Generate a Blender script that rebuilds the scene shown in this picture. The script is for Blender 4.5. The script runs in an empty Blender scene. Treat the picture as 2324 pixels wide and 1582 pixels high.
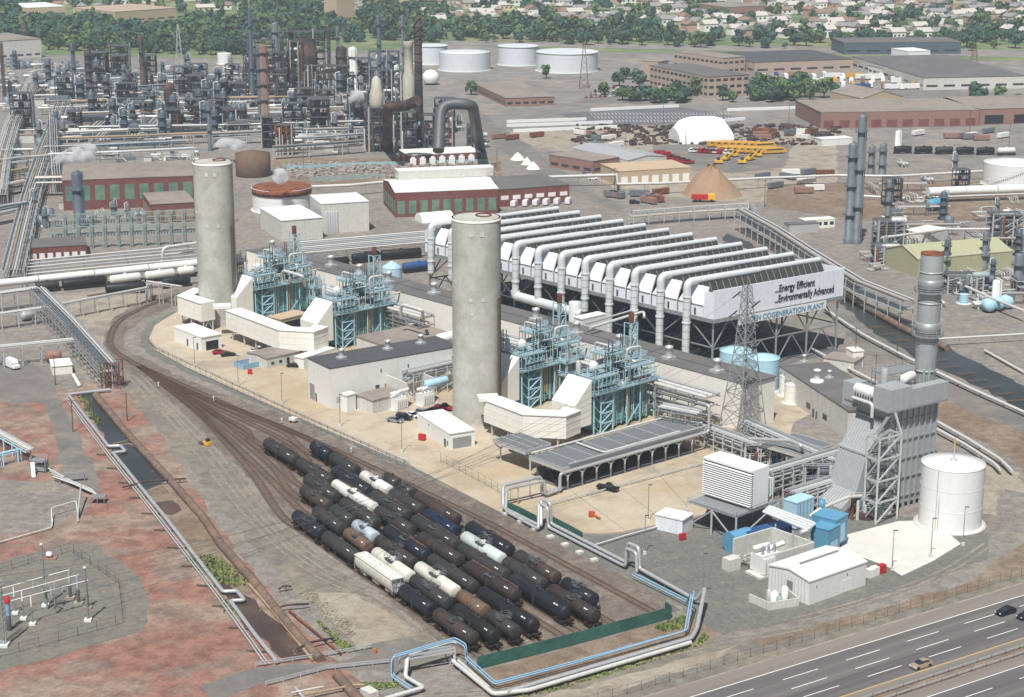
import bpy, math, random
from mathutils import Vector, Matrix
R = math.radians
S = bpy.context.scene
# ---------------------------------------------------------------- camera, sky, sun, exposure
CAM_H, FPX, PITCH, CX, CY = 145.0, 4100.0, R(15.1), 1162.0, 791.0     # photo measured in a 2324 x 1582 frame
cam = bpy.data.cameras.new('camera'); cam_o = bpy.data.objects.new('camera', cam)
S.collection.objects.link(cam_o); S.camera = cam_o
cam.sensor_width = 36.0; cam.lens = FPX/2324*36.0; cam.clip_start = 1.0; cam.clip_end = 20000.0
cam_o.location = (0, 0, CAM_H); cam_o.rotation_euler = (R(90)-PITCH, 0, 0)
SUN_EL, SUN_AZ = R(59), R(-15)          # shadows fall away from the camera and a little to the right
W = bpy.data.worlds.new('World'); S.world = W; W.use_nodes = True
nt = W.node_tree; bg = nt.nodes['Background']; sky = nt.nodes.new('ShaderNodeTexSky')
sky.sky_type = 'NISHITA'; sky.sun_disc = False; sky.sun_elevation = SUN_EL; sky.sun_rotation = R(180+15)
sky.dust_density = 3.0; sky.air_density = 1.0
nt.links.new(sky.outputs[0], bg.inputs[0]); bg.inputs[1].default_value = 0.052
sun = bpy.data.lights.new('sun', 'SUN'); sun_o = bpy.data.objects.new('sun', sun); S.collection.objects.link(sun_o)
sun.energy = 5.0; sun.angle = R(0.6); sun.color = (1.0, 0.985, 0.96)
sv = Vector((-math.sin(R(15))*math.cos(SUN_EL), -math.cos(R(15))*math.cos(SUN_EL), math.sin(SUN_EL)))
sun_o.rotation_euler = (-sv).to_track_quat('-Z', 'Y').to_euler(); sun_o.location = (0, 0, 300)
S.view_settings.view_transform = 'Standard'; S.view_settings.look = 'None'
S.view_settings.exposure = 0.08; S.view_settings.gamma = 1.0
S.cycles.max_bounces = 5; S.cycles.diffuse_bounces = 2; S.cycles.glossy_bounces = 2
S.cycles.transmission_bounces = 3; S.cycles.volume_bounces = 2; S.cycles.transparent_max_bounces = 12
S.cycles.use_denoising = True
COL = S.collection
rnd = random.Random(7)
# ---------------------------------------------------------------- photo pixel -> place
_c, _s = math.cos(PITCH), math.sin(PITCH)
def G(x, y, z=0.0):
    u = (x-CX)/FPX; v = (CY-y)/FPX
    t = (z-CAM_H)/(-_s+v*_c)
    return Vector((u*t, (_c+v*_s)*t, z))
def T(i, j, x, y, z=0.0): return G(581*i+x/4, 395.2*j+y/4, z)
def HT(bx, by, ty):
    Y = G(bx, by).y; v = (CY-ty)/FPX
    return CAM_H+(v*Y*_c-Y*_s)/(_c+v*_s)
def PXM(x, y):
    p = G(x, y); return FPX/(p.y*_c+CAM_H*_s)
# ---------------------------------------------------------------- materials
def lin(c):
    return tuple(((v/255.0+0.055)/1.055)**2.4 if v > 10 else v/255.0/12.92 for v in c)
MATS = {}
def mat(name, rgb, rough=0.75, metal=0.0, var=0.18, scale=0.35, rgb2=None, streak=0.0, rgb3=None, bump=0.0, spec=0.3, stretch=None, detail=6, grain=0.0):
    """procedural paint / earth: base colour, a second and third colour worked in by noise, optional vertical streaks"""
    m = bpy.data.materials.new(name); m.use_nodes = True; MATS[name] = m
    n = m.node_tree; L = n.links; B = n.nodes['Principled BSDF']
    B.inputs['Roughness'].default_value = rough; B.inputs['Metallic'].default_value = metal
    B.inputs['Specular IOR Level'].default_value = spec
    geo = n.nodes.new('ShaderNodeNewGeometry'); src = geo.outputs['Position']
    mp = n.nodes.new('ShaderNodeMapping'); L.new(src, mp.inputs[0])
    if stretch:
        if len(stretch) > 3:
            mp.inputs['Rotation'].default_value = (0, 0, -R(stretch[3])); m1 = mp
            mp = n.nodes.new('ShaderNodeMapping'); L.new(m1.outputs[0], mp.inputs[0])
        mp.inputs['Scale'].default_value = stretch[:3]
    def noise(sc, off, det=detail):
        a = n.nodes.new('ShaderNodeTexNoise'); a.inputs['Scale'].default_value = sc; a.inputs['Detail'].default_value = det
        a.inputs['Roughness'].default_value = 0.62
        o = n.nodes.new('ShaderNodeVectorMath'); o.inputs[1].default_value = (off, off*1.7, off*0.6)
        L.new(mp.outputs[0], o.inputs[0]); L.new(o.outputs[0], a.inputs['Vector']); return a.outputs[0]
    def ramp(f, a, b):
        r = n.nodes.new('ShaderNodeMapRange'); r.inputs[1].default_value = a; r.inputs[2].default_value = b
        r.interpolation_type = 'SMOOTHSTEP'; L.new(f, r.inputs[0]); return r.outputs[0]
    def mix(f, a, b, mode='MIX'):
        x = n.nodes.new('ShaderNodeMix'); x.data_type = 'RGBA'; x.blend_type = mode
        L.new(f, x.inputs[0]) if not isinstance(f, float) else setattr(x.inputs[0], 'default_value', f)
        for v, k in ((a, 6), (b, 7)):
            if isinstance(v, tuple): x.inputs[k].default_value = (*v, 1)
            else: L.new(v, x.inputs[k])
        return x.outputs[2]
    base = lin(rgb); col = base
    if rgb2: col = mix(ramp(noise(scale*0.5, 3.1), 0.44, 0.60), base, lin(rgb2))
    if rgb3: col = mix(ramp(noise(scale*0.9, 17.7), 0.50, 0.64), col, lin(rgb3))
    if streak > 0:
        m2 = n.nodes.new('ShaderNodeMapping'); L.new(src, m2.inputs[0]); m2.inputs['Scale'].default_value = (1.6, 1.6, 0.07)
        a = n.nodes.new('ShaderNodeTexNoise'); a.inputs['Scale'].default_value = 1.0; a.inputs['Detail'].default_value = 4
        L.new(m2.outputs[0], a.inputs['Vector'])
        col = mix(ramp(a.outputs[0], 0.45, 0.8), col if not isinstance(col, tuple) else tuple(col), tuple(c*(1-streak) for c in base))
    if var > 0:
        f = ramp(noise(scale*3.3, 9.3), 0.25, 0.75)
        g = n.nodes.new('ShaderNodeMapRange'); g.inputs[3].default_value = 1-var; g.inputs[4].default_value = 1+var; L.new(f, g.inputs[0])
        h = n.nodes.new('ShaderNodeCombineColor')
        for k in range(3): L.new(g.outputs[0], h.inputs[k])
        col = mix(1.0, col, h.outputs[0], 'MULTIPLY')
    if grain > 0:
        g = n.nodes.new('ShaderNodeMapRange'); g.inputs[1].default_value = .3; g.inputs[2].default_value = .7; g.inputs[3].default_value = 1-grain; g.inputs[4].default_value = 1+grain; L.new(noise(1.7, 5.5, 3), g.inputs[0])
        h = n.nodes.new('ShaderNodeCombineColor')
        for k in range(3): L.new(g.outputs[0], h.inputs[k])
        col = mix(1.0, col, h.outputs[0], 'MULTIPLY')
    if isinstance(col, tuple): B.inputs['Base Color'].default_value = (*col, 1)
    else: L.new(col, B.inputs['Base Color'])
    if bump > 0:
        b = n.nodes.new('ShaderNodeBump'); b.inputs['Strength'].default_value = bump; b.inputs['Distance'].default_value = 0.2
        L.new(noise(scale*5, 1.3), b.inputs['Height']); L.new(b.outputs[0], B.inputs['Normal'])
    return m
def MM(name): return MATS[name]
# ---------------------------------------------------------------- mesh builder
class MB:
    def __init__(s): s.v = []; s.f = []; s.sm = []
    def add(s, vs, fs, smooth=False):
        o = len(s.v); s.v.extend(vs); s.f.extend([tuple(i+o for i in f) for f in fs]); s.sm.extend([smooth]*len(fs)); return s
    def poly(s, pts, z=None):
        return s.add([(p[0], p[1], p[2] if z is None else z) for p in pts], [tuple(range(len(pts)))])
    def prism(s, pts, z0, z1, top=None):
        n = len(pts); a = sum(pts[i][0]*pts[(i+1) % n][1]-pts[(i+1) % n][0]*pts[i][1] for i in range(n))
        if a < 0: pts = list(reversed(pts)); top = list(reversed(top)) if top else None
        t = top or pts
        vs = [(p[0], p[1], z0) for p in pts]+[(p[0], p[1], z1) for p in t]
        return s.add(vs, [tuple(range(n-1, -1, -1)), tuple(range(n, 2*n))]+[(i, (i+1) % n, n+(i+1) % n, n+i) for i in range(n)])
    def box(s, c, sz, rz=0.0):
        x, y, z = sz[0]/2, sz[1]/2, sz[2]/2; k, h = math.cos(rz), math.sin(rz)
        vs = [(c[0]+a*x*k-b*y*h, c[1]+a*x*h+b*y*k, c[2]+d*z) for d in (-1, 1) for a, b in ((-1, -1), (1, -1), (1, 1), (-1, 1))]
        return s.add(vs, [(3, 2, 1, 0), (4, 5, 6, 7), (0, 1, 5, 4), (1, 2, 6, 5), (2, 3, 7, 6), (3, 0, 4, 7)])
    def beam(s, p, q, w, h=None):
        """square bar from p to q"""
        h = h or w; p = Vector(p); q = Vector(q); d = q-p
        if d.length < 1e-6: return s
        d.normalize(); a = Vector((0, 0, 1)) if abs(d.z) < 0.95 else Vector((1, 0, 0))
        x = d.cross(a).normalized(); y = x.cross(d); vs = []
        for e in (p, q):
            for i, j in ((-1, -1), (1, -1), (1, 1), (-1, 1)): vs.append(tuple(e+x*(i*w/2)+y*(j*h/2)))
        return s.add(vs, [(0, 1, 2, 3), (7, 6, 5, 4), (0, 4, 5, 1), (1, 5, 6, 2), (2, 6, 7, 3), (3, 7, 4, 0)])
    def tube(s, path, r, n=8, caps=True):
        P = [Vector(p) for p in path]; P = [p for i, p in enumerate(P) if i == 0 or (p-P[i-1]).length > 1e-5]
        if len(P) < 2: return s
        rr = r if isinstance(r, (list, tuple)) else [r]*len(P)
        d0 = (P[1]-P[0]).normalized(); a = Vector((0, 0, 1)) if abs(d0.z) < 0.9 else Vector((1, 0, 0))
        x = d0.cross(a).normalized(); vs = []; m = len(P)
        for i, p in enumerate(P):
            if i == 0: t = d0; w = 1
            elif i == m-1: t = (P[i]-P[i-1]).normalized(); w = 1
            else:
                e, g = (P[i]-P[i-1]).normalized(), (P[i+1]-P[i]).normalized(); t = e+g
                if t.length < 1e-4: t = g
                t.normalize(); w = 1/max(0.45, t.dot(g))
            x = (x-t*x.dot(t)); x = x.normalized() if x.length > 1e-5 else t.orthogonal().normalized()
            y = t.cross(x)
            # keep the tube's width through a mitred bend
            b = None
            if w > 1.02: b = (g-e).normalized()
            for k in range(n):
                an = 2*math.pi*k/n; o = x*math.cos(an)+y*math.sin(an)
                if b is not None: o = o+b*(o.dot(b)*(w-1))
                vs.append(tuple(p+o*rr[i]))
        fs = [(i*n+k, i*n+(k+1) % n, (i+1)*n+(k+1) % n, (i+1)*n+k) for i in range(m-1) for k in range(n)]
        s.add(vs, fs, n > 5)
        if caps: s.add([vs[k] for k in range(n)]+vs[-n:], [tuple(range(n-1, -1, -1)), tuple(range(n, 2*n))])
        return s
    def lathe(s, c, prof, n=24, smooth=True):
        """prof = [(r, z)...] bottom to top about the vertical through c"""
        vs = []; fs = []; m = len(prof)
        for r, z in prof:
            for k in range(n):
                a = 2*math.pi*k/n; vs.append((c[0]+r*math.cos(a), c[1]+r*math.sin(a), c[2]+z))
        for i in range(m-1):
            for k in range(n): fs.append((i*n+k, i*n+(k+1) % n, (i+1)*n+(k+1) % n, (i+1)*n+k))
        o = len(s.v); s.add(vs, fs, smooth)
        if prof[0][0] > 0.01: s.add(vs[:n], [tuple(range(n-1, -1, -1))])
        if prof[-1][0] > 0.01: s.add(vs[-n:], [tuple(range(n))])
        return s
    def cyl(s, c, r, z0, z1, n=16): return s.lathe((c[0], c[1], 0), [(r, z0), (r, z1)], n)
    def capsule(s, p, q, r, n=14, k=4, e=0.5):
        p = Vector(p); q = Vector(q); d = (q-p).normalized(); path = []; rr = []
        for i in range(k+1):
            a = math.pi/2*i/k; path.append(p-d*(r*e*math.cos(a))); rr.append(max(0.02, r*math.sin(a)))
        for i in range(k, -1, -1):
            a = math.pi/2*i/k; path.append(q+d*(r*e*math.cos(a))); rr.append(max(0.02, r*math.sin(a)))
        return s.tube(path, rr, n)
    def rail(s, pts, h=1.1, w=0.06, post=2.2, closed=False):
        """handrail: top and mid bar with posts along pts"""
        P = [Vector(p) for p in pts]; P = P+[P[0]] if closed else P
        for a, b in zip(P, P[1:]):
            for z in (h, h*0.55): s.beam(a+Vector((0, 0, z)), b+Vector((0, 0, z)), w)
            k = max(1, int((b-a).length/post))
            for i in range(k+1):
                q = a.lerp(b, i/k); s.beam(q, q+Vector((0, 0, h)), w)
        return s
    def build(s, name, m, parent=None, **kw):
        me = bpy.data.meshes.new(name); o = bpy.data.objects.new(name, me)
        if parent is not None:
            b = ORIG.get(parent.name, Vector((0, 0, 0))); off = b
        elif s.v:
            xs = [v[0] for v in s.v]; ys = [v[1] for v in s.v]; zs = [v[2] for v in s.v]
            off = Vector(((min(xs)+max(xs))/2, (min(ys)+max(ys))/2, min(zs))); o.location = off
        else: off = Vector((0, 0, 0))
        me.from_pydata([(v[0]-off[0], v[1]-off[1], v[2]-off[2]) for v in s.v], [], s.f)
        me.polygons.foreach_set('use_smooth', s.sm)
        for mm in (m if isinstance(m, (list, tuple)) else [m]): me.materials.append(MATS[mm] if isinstance(mm, str) else mm)
        COL.objects.link(o); ORIG[o.name] = off
        if parent is not None: o.parent = parent
        for k, v in kw.items(): o[k] = v
        return o
ORIG = {}
def thing(name, label, cat, loc=(0, 0, 0), group=None):
    o = bpy.data.objects.new(name, None); COL.objects.link(o); o.location = loc; o.empty_display_size = 0.5
    o['label'] = label; o['category'] = cat; o['kind'] = 'thing'
    if group: o['group'] = group
    ORIG[o.name] = Vector(loc); return o
def tag(o, label, cat, group=None):
    o['label'] = label; o['category'] = cat; o['kind'] = o.get('kind', 'thing')
    if group: o['group'] = group
    return o
def struct(o): o['kind'] = 'structure'; return o
def stuff(o): o['kind'] = 'stuff'; return o
KIDS = {}
def copy_tree(o, loc=None, rz=None, sc=None, label=None, group=None, paint=None, parent=None):
    """a copy of a thing with copies of its parts; paint = {part name stem: material}"""
    c = o.copy(); COL.objects.link(c)
    if parent is not None: c.parent = parent
    if loc is not None: c.location = loc
    if rz is not None: c.rotation_euler = (0, 0, rz)
    if sc is not None: c.scale = sc
    if label: c['label'] = label
    if group: c['group'] = group
    st = o.name.split('.')[0]
    if paint and st in paint and c.type == 'MESH':
        sl = c.material_slots[0]; sl.link = 'OBJECT'; sl.material = MATS[paint[st]]
    if o.name not in KIDS: KIDS[o.name] = list(o.children)
    for ch in KIDS[o.name]: copy_tree(ch, paint=paint, parent=c)
    return c
def proto_done(o):
    """remove a finished prototype that was only copied from"""
    for ch in list(o.children): proto_done(ch)
    bpy.data.objects.remove(o, do_unlink=True)
def V(x, y, z=0.0): return Vector((x, y, z))
def up(p, z): return Vector((p[0], p[1], z))
def rect(A, B, C):
    """rectangle on the ground with edge A-B, reaching across to C"""
    A, B, C = up(A, 0), up(B, 0), up(C, 0); u = (B-A).normalized(); w = (C-A)-u*(C-A).dot(u)
    return [A, B, B+w, A+w]
def bez(pts, n=8, radius=None):
    """rounded polyline: every inner corner replaced by a short arc"""
    P = [Vector(p) for p in pts]; out = [P[0]]
    for a, b, c in zip(P, P[1:], P[2:]):
        r = min(radius or 1.0, (a-b).length*0.48, (c-b).length*0.48)
        p = b+(a-b).normalized()*r; q = b+(c-b).normalized()*r
        for i in range(n+1):
            t = i/n; out.append(p.lerp(b, t).lerp(b.lerp(q, t), t))
    return out+[P[-1]]
def spl(pts, k=8):
    """smooth curve through points (Catmull-Rom)"""
    P = [Vector(p) for p in pts]; P = [P[0]*2-P[1]]+P+[P[-1]*2-P[-2]]; out = []
    for a, b, c, d in zip(P, P[1:], P[2:], P[3:]):
        for i in range(k):
            t = i/k; out.append(0.5*((2*b)+(c-a)*t+(2*a-5*b+4*c-d)*t*t+(3*b-a-3*c+d)*t*t*t))
    return out+[P[-2]]
def ribbon(pts, w, z):
    """flat strip of width w along pts"""
    P = [up(p, z) for p in pts]; l, r = [], []
    for i, p in enumerate(P):
        d = (P[min(i+1, len(P)-1)]-P[max(i-1, 0)]).normalized(); nrm = Vector((-d.y, d.x, 0)); l.append(p+nrm*w/2); r.append(p-nrm*w/2)
    m = MB(); n = len(P); return m.add([tuple(v) for v in l+r], [(n+i, n+i+1, i+1, i) for i in range(n-1)])
def offset(pts, d):
    P = [Vector(p) for p in pts]; out = []
    for i, p in enumerate(P):
        t = P[min(i+1, len(P)-1)]-P[max(i-1, 0)]; t.z = 0; t.normalize(); out.append(p+Vector((-t.y, t.x, 0))*d)
    return out
def along(pts, step, start=0.0):
    """points and directions every step metres along a polyline"""
    out = []; need = start
    for a, b in zip(pts, pts[1:]):
        L = (b-a).length
        while need <= L+1e-6:
            out.append((a.lerp(b, need/max(L, 1e-6)), (b-a).normalized())); need += step
        need -= L
    return out
# ================================================================ MATERIALS
mat('earth', (129, 123, 117), 0.95, 0, 0.22, 0.11, (121, 116, 109), rgb3=(137, 129, 117), bump=0.15, grain=0.2)
mat('far_earth', (128, 124, 119), 0.95, 0, 0.2, 0.04, (119, 116, 111), rgb3=(139, 131, 121), grain=0.15)
mat('red_soil', (136, 100, 88), 0.95, 0, 0.3, 0.09, (139, 123, 109), rgb3=(125, 109, 99), bump=0.2, grain=0.18)
mat('brown_soil', (121, 104, 88), 0.95, 0, 0.22, 0.12, (132, 118, 102), rgb3=(113, 99, 86), bump=0.2, grain=0.2)
mat('lane_dirt', (117, 113, 102), 0.95, 0, 0.24, 0.1, (128, 121, 107), rgb3=(116, 110, 103), bump=0.12, grain=0.16)
mat('pale_dirt', (153, 145, 130), 0.95, 0, 0.15, 0.12, (148, 137, 121), rgb3=(132, 123, 111), bump=0.15, grain=0.14)
mat('ballast', (112, 102, 92), 0.95, 0, 0.24, 0.16, (104, 96, 88), rgb3=(124, 114, 102), bump=0.3, grain=0.25)
mat('gravel', (109, 109, 103), 0.95, 0, 0.14, 0.3, (104, 105, 99), rgb3=(116, 114, 106), bump=0.25, grain=0.2)
mat('substation_gravel', (113, 111, 102), 0.95, 0, 0.12, 0.3, (118, 114, 104), rgb3=(106, 104, 99), bump=0.2, grain=0.15)
mat('yard_concrete', (180, 167, 147), 0.9, 0, 0.08, 0.05, (171, 154, 128), rgb3=(156, 144, 126), bump=0.05, grain=0.06)
mat('pad_concrete', (204, 200, 192), 0.85, 0, 0.06, 0.08, (212, 206, 196))
mat('wall_concrete', (198, 197, 190), 0.85, 0, 0.1, 0.3, streak=0.15)
mat('asphalt', (102, 99, 98), 0.9, 0, 0.12, 0.1, (84, 82, 82), rgb3=(114, 109, 105), stretch=(0.02, 2.6, 1, 34.5))
mat('shoulder', (128, 121, 113), 0.9, 0, 0.08, 0.1, (121, 114, 107), stretch=(0.05, 1.5, 1, 34.5))
mat('old_asphalt', (118, 113, 107), 0.9, 0, 0.12, 0.08, (108, 106, 102), rgb3=(126, 121, 113), grain=0.1)
mat('lot_asphalt', (98, 98, 102), 0.9, 0, 0.1, 0.08, (106, 104, 106))
mat('line_white', (232, 230, 224), 0.7, 0, 0.05); mat('line_yellow', (206, 174, 84), 0.7, 0, 0.08)
mat('grass', (112, 128, 72), 0.95, 0, 0.3, 0.5, (132, 132, 86), rgb3=(98, 116, 60), bump=0.5)
mat('dry_grass', (146, 138, 104), 0.95, 0, 0.22, 0.3, (126, 128, 88), rgb3=(156, 142, 116), bump=0.3)
mat('far_grass', (104, 118, 80), 0.95, 0, 0.25, 0.02, (126, 128, 92), rgb3=(88, 108, 72))
mat('water', (54, 57, 54), 0.3, 0, 0.1, 0.1, (62, 68, 70), spec=0.6); mat('mud_water', (74, 60, 53), 0.35, 0, 0.12, 0.12, (92, 74, 65), spec=0.5)
mat('concrete', (184, 184, 175), 0.9, 0, 0.07, 0.25, (168, 168, 156), streak=0.10)
mat('white_paint', (224, 225, 222), 0.5, 0, 0.03, 0.3, streak=0.05); mat('cream', (229, 226, 215), 0.6, 0, 0.04, 0.2, streak=0.06)
mat('pale_clad', (220, 220, 215), 0.6, 0, 0.03, 0.2, streak=0.06); mat('grey_clad', (222, 226, 230), 0.5, 0, 0.05, 0.2, streak=0.14)
mat('roof_grey', (99, 97, 96), 0.9, 0, 0.08, 0.08, (106, 104, 102)); mat('roof_dark', (78, 79, 82), 0.9, 0, 0.08, 0.1)
mat('roof_brown', (142, 132, 122), 0.9, 0, 0.12, 0.08, (130, 122, 114))
mat('teal', (150, 188, 194), 0.6, 0, 0.1, 0.4, streak=0.2); mat('teal_dark', (92, 142, 148), 0.6, 0, 0.18, 0.4, streak=0.35)
mat('steel', (150, 154, 154), 0.45, 0.35, 0.1, 0.5); mat('steel_light', (190, 192, 192), 0.4, 0.3, 0.08, 0.5)
mat('steel_dark', (92, 95, 97), 0.55, 0.3, 0.12, 0.5); mat('alu', (186, 188, 188), 0.32, 0.35, 0.07, 0.4)
mat('pipe_white', (200, 199, 194), 0.45, 0.1, 0.08, 0.4, streak=0.1); mat('pipe_blue', (132, 168, 192), 0.5, 0, 0.1, 0.5)
mat('pipe_brown', (108, 92, 82), 0.8, 0, 0.25, 0.5, (126, 104, 88)); mat('pipe_tan', (158, 138, 112), 0.8, 0, 0.2, 0.5)
mat('hrsg_grey', (164, 168, 168), 0.55, 0.15, 0.06, 0.2, streak=0.1); mat('fin_grey', (118, 122, 124), 0.7, 0.1, 0.1, 0.6)
mat('fin_dark', (66, 66, 62), 0.8, 0.1, 0.15, 0.5); mat('duct_white', (206, 210, 210), 0.45, 0.1, 0.05, 0.2, streak=0.08)
mat('rust', (132, 78, 52), 0.85, 0, 0.3, 0.6, (100, 62, 46)); mat('rust_rail', (104, 78, 62), 0.7, 0.2, 0.25, 0.6)
mat('stack_rust', (88, 46, 37), 0.85, 0, 0.2, 0.6); mat('sooty', (58, 51, 50), 0.85, 0, 0.25, 0.3, (96, 72, 66))
mat('brick', (116, 76, 70), 0.9, 0, 0.2, 0.3, (116, 66, 60)); mat('brick_pale', (142, 110, 100), 0.9, 0, 0.15, 0.3)
mat('office_stone', (172, 154, 138), 0.9, 0, 0.1, 0.2); mat('glass_dark', (48, 52, 58), 0.2, 0, 0.1, 0.5, spec=0.6)
mat('green_glass', (108, 136, 118), 0.4, 0, 0.15, 0.5, (90, 120, 104)); mat('opening', (34, 34, 36), 0.8, 0, 0.1)
mat('blue_paint', (92, 148, 178), 0.5, 0, 0.06, 0.3, streak=0.1); mat('blue_pale', (168, 204, 220), 0.5, 0, 0.04, 0.2, streak=0.1)
mat('deep_blue', (44, 76, 124), 0.5, 0, 0.1, 0.3); mat('red_paint', (178, 40, 38), 0.5, 0, 0.08); mat('orange', (186, 92, 50), 0.6, 0, 0.1)
mat('yellow', (222, 174, 58), 0.5, 0, 0.08); mat('bus_yellow', (206, 158, 66), 0.5, 0, 0.06); mat('green_mesh', (58, 102, 92), 0.85, 0, 0.14, 0.3, (48, 88, 80))
mat('tank_black', (32, 32, 34), 0.5, 0, 0.16, 0.5, (40, 39, 38), streak=0.2); mat('tank_grey', (52, 52, 52), 0.6, 0, 0.16, 0.4, (60, 57, 54), streak=0.2)
mat('tank_brown', (55, 50, 48), 0.65, 0, 0.2, 0.4, (72, 60, 53), streak=0.2); mat('tank_maroon', (55, 47, 46), 0.65, 0, 0.2, 0.4, (54, 45, 44), streak=0.2)
mat('tank_navy', (34, 37, 42), 0.45, 0, 0.12, 0.4, (40, 45, 53), streak=0.15); mat('tank_blue', (30, 42, 62), 0.45, 0, 0.12, 0.4); mat('tank_white', (212, 210, 204), 0.5, 0, 0.06, 0.4, streak=0.12)
mat('tank_palegreen', (190, 200, 196), 0.5, 0, 0.06, 0.4, streak=0.12); mat('tank_paleblue', (172, 180, 190), 0.5, 0, 0.08, 0.4, streak=0.12); mat('tank_cream', (206, 204, 190), 0.5, 0, 0.08, 0.4, streak=0.16)
mat('tank_rust', (100, 84, 71), 0.75, 0, 0.25, 0.5, (112, 86, 70), streak=0.2); mat('undercarriage', (44, 35, 32), 0.85, 0, 0.3, 1.0, (40, 34, 32))
mat('black', (22, 22, 24), 0.6, 0, 0.1); mat('timber', (98, 84, 72), 0.9, 0, 0.25, 0.8); mat('storage_white', (206, 212, 214), 0.5, 0, 0.03, 0.05, streak=0.06)
mat('olive_clad', (166, 166, 134), 0.7, 0, 0.05, 0.2, streak=0.1); mat('sand_pile', (152, 126, 102), 0.95, 0, 0.08, 0.2, bump=0.2); mat('salt', (232, 230, 224), 0.9, 0, 0.05)
mat('tent_white', (232, 232, 230), 0.6, 0, 0.02, 0.1, streak=0.03); mat('louvre_white', (230, 231, 229), 0.5, 0, 0.02, 0.3)
mat('car_tan', (176, 160, 138), 0.3, 0.3, 0.02); mat('car_dark', (36, 38, 46), 0.25, 0.2, 0.02); mat('car_red', (156, 26, 34), 0.3, 0.1, 0.02); mat('car_white', (222, 222, 222), 0.3, 0, 0.02)
mat('car_silver', (150, 154, 160), 0.3, 0.4, 0.02); mat('car_blue', (46, 74, 116), 0.3, 0.2, 0.02); mat('tyre', (26, 26, 27), 0.9, 0, 0.1)
mat('bark', (84, 70, 58), 0.95, 0, 0.2); mat('refinery_grey', (112, 120, 126), 0.55, 0.2, 0.14, 0.2, streak=0.2); mat('refinery_blue', (86, 100, 112), 0.55, 0.2, 0.16, 0.2, streak=0.2)
mat('refinery_dark', (46, 48, 53), 0.7, 0.2, 0.2, 0.2, (76, 66, 64)); mat('refinery_green', (148, 163, 158), 0.6, 0.1, 0.14, 0.3)
mat('insulator', (170, 174, 178), 0.4, 0, 0.05); mat('tan_clad', (184, 164, 138), 0.8, 0, 0.06, 0.2)
mat('teal_deck', (132, 154, 158), .7, 0, .15, .5); mat('stack_tan', (132, 108, 94), .85, 0, .2, .3, (112, 92, 84)); mat('vessel_cream', (186, 182, 166), .7, 0, .1, .2, streak=.3)
mat('lane_rut', (138, 130, 117), .95, 0, .2, .3, (124, 117, 107), grain=.2)
mat('junk', (150, 142, 136), 0.8, 0, 0.3, 1.0, (120, 104, 96), rgb3=(182, 176, 168))
# ================================================================ GROUND
SOFT = {'red_soil', 'earth', 'brown_soil', 'lane_dirt', 'pale_dirt', 'ballast', 'gravel', 'mud_water', 'water', 'old_asphalt', 'far_grass', 'substation_gravel'}
def sheet(name, px, z, m):
    P = [G(x, y) for x, y in px]; Q = []; rq = random.Random(len(px)*7+int(px[0][0]))
    if m in SOFT:      # worn, uneven edge
        for a, b_ in zip(P, P[1:]+P[:1]):
            L = (b_-a).length; k = min(40, max(1, int(L/3.5))); w = min(.9, L*.06)
            for i in range(k): Q.append(a.lerp(b_, i/k)+(V(rq.uniform(-w, w), rq.uniform(-w, w)) if i else V(0, 0)))
    else: Q = P
    return struct(MB().poly(Q, z).build(name, m))
o = MB().poly([V(-2400, -200), V(2400, -200), V(2400, 4600), V(-2400, 4600)], -0.06).build('ground', 'far_earth'); struct(o)
def tp(i, j, *p): return [(581*i+x/4, 395.2*j+y/4) for x, y in p]
sheet('ground', [(-500, 330), (2800, 380), (2900, 1700), (-500, 1700)], -0.02, 'earth')
sheet('red_soil', tp(0, 2, (-300, 260), (420, 330), (640, 400), (900, 250), (1120, 330), (1500, 850), (1900, 1500), (2300, 2000), (3000, 2800), (3600, 3300), (-300, 3300)), 0.004, 'red_soil')
sheet('gravel_apron', tp(0, 2, (-300, 60), (200, 130), (480, 180), (520, 400), (640, 640), (820, 1000), (940, 1300), (700, 1290), (560, 1120), (500, 800), (420, 500), (-300, 470)), 0.008, 'old_asphalt')
sheet('gravel_apron', tp(0, 2, (-300, 1180), (600, 1220), (820, 1420), (420, 1640), (-300, 1760)), 0.009, 'earth')
sheet('substation_pad', tp(0, 3, (-300, 420), (0, 360), (600, 205), (840, 190), (1120, 380), (1270, 500), (1330, 620), (1340, 900), (1270, 1000), (860, 1110), (0, 1360), (-300, 1440)), 0.012, 'substation_gravel')
sheet('dirt_lane', tp(0, 2, (1060, 60), (1100, 30), (1300, 220), (1700, 560), (2000, 900), (2500, 1560), (3200, 2140), (3900, 2600), (4100, 2760), (3700, 2960), (3300, 2900), (3000, 2500), (2400, 1900), (1900, 1300), (1500, 800), (1140, 420)), 0.016, 'lane_dirt')
sheet('pale_dirt', tp(1, 3, (560, 640), (900, 640), (1480, 980), (1480, 1020), (1390, 1040), (1050, 1100), (930, 1160), (850, 1040), (690, 900), (600, 780)), 0.020, 'pale_dirt')
sheet('ballast_bed', [(405, 655), (330, 680), (258, 720), (235, 760), (238, 800), (330, 870), (430, 945), (500, 1020), (600, 1120), (655, 1170), (1020, 1480), (1080, 1498), (1545, 1385), (1500, 1350), (1320, 1262), (1160, 1170), (900, 1056), (640, 940), (420, 862), (330, 815), (278, 790), (285, 755), (330, 722), (405, 690)], 0.022, 'ballast')
sheet('gravel_strip', [(450, 690), (345, 728), (318, 765), (330, 800), (430, 850), (660, 945), (930, 1065), (1150, 1170), (1330, 1268), (1560, 1382), (1580, 1360), (1440, 1285), (1240, 1165), (1140, 1120), (930, 1030), (700, 930), (430, 815), (352, 775), (352, 745), (420, 700)], 0.026, 'gravel')
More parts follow.
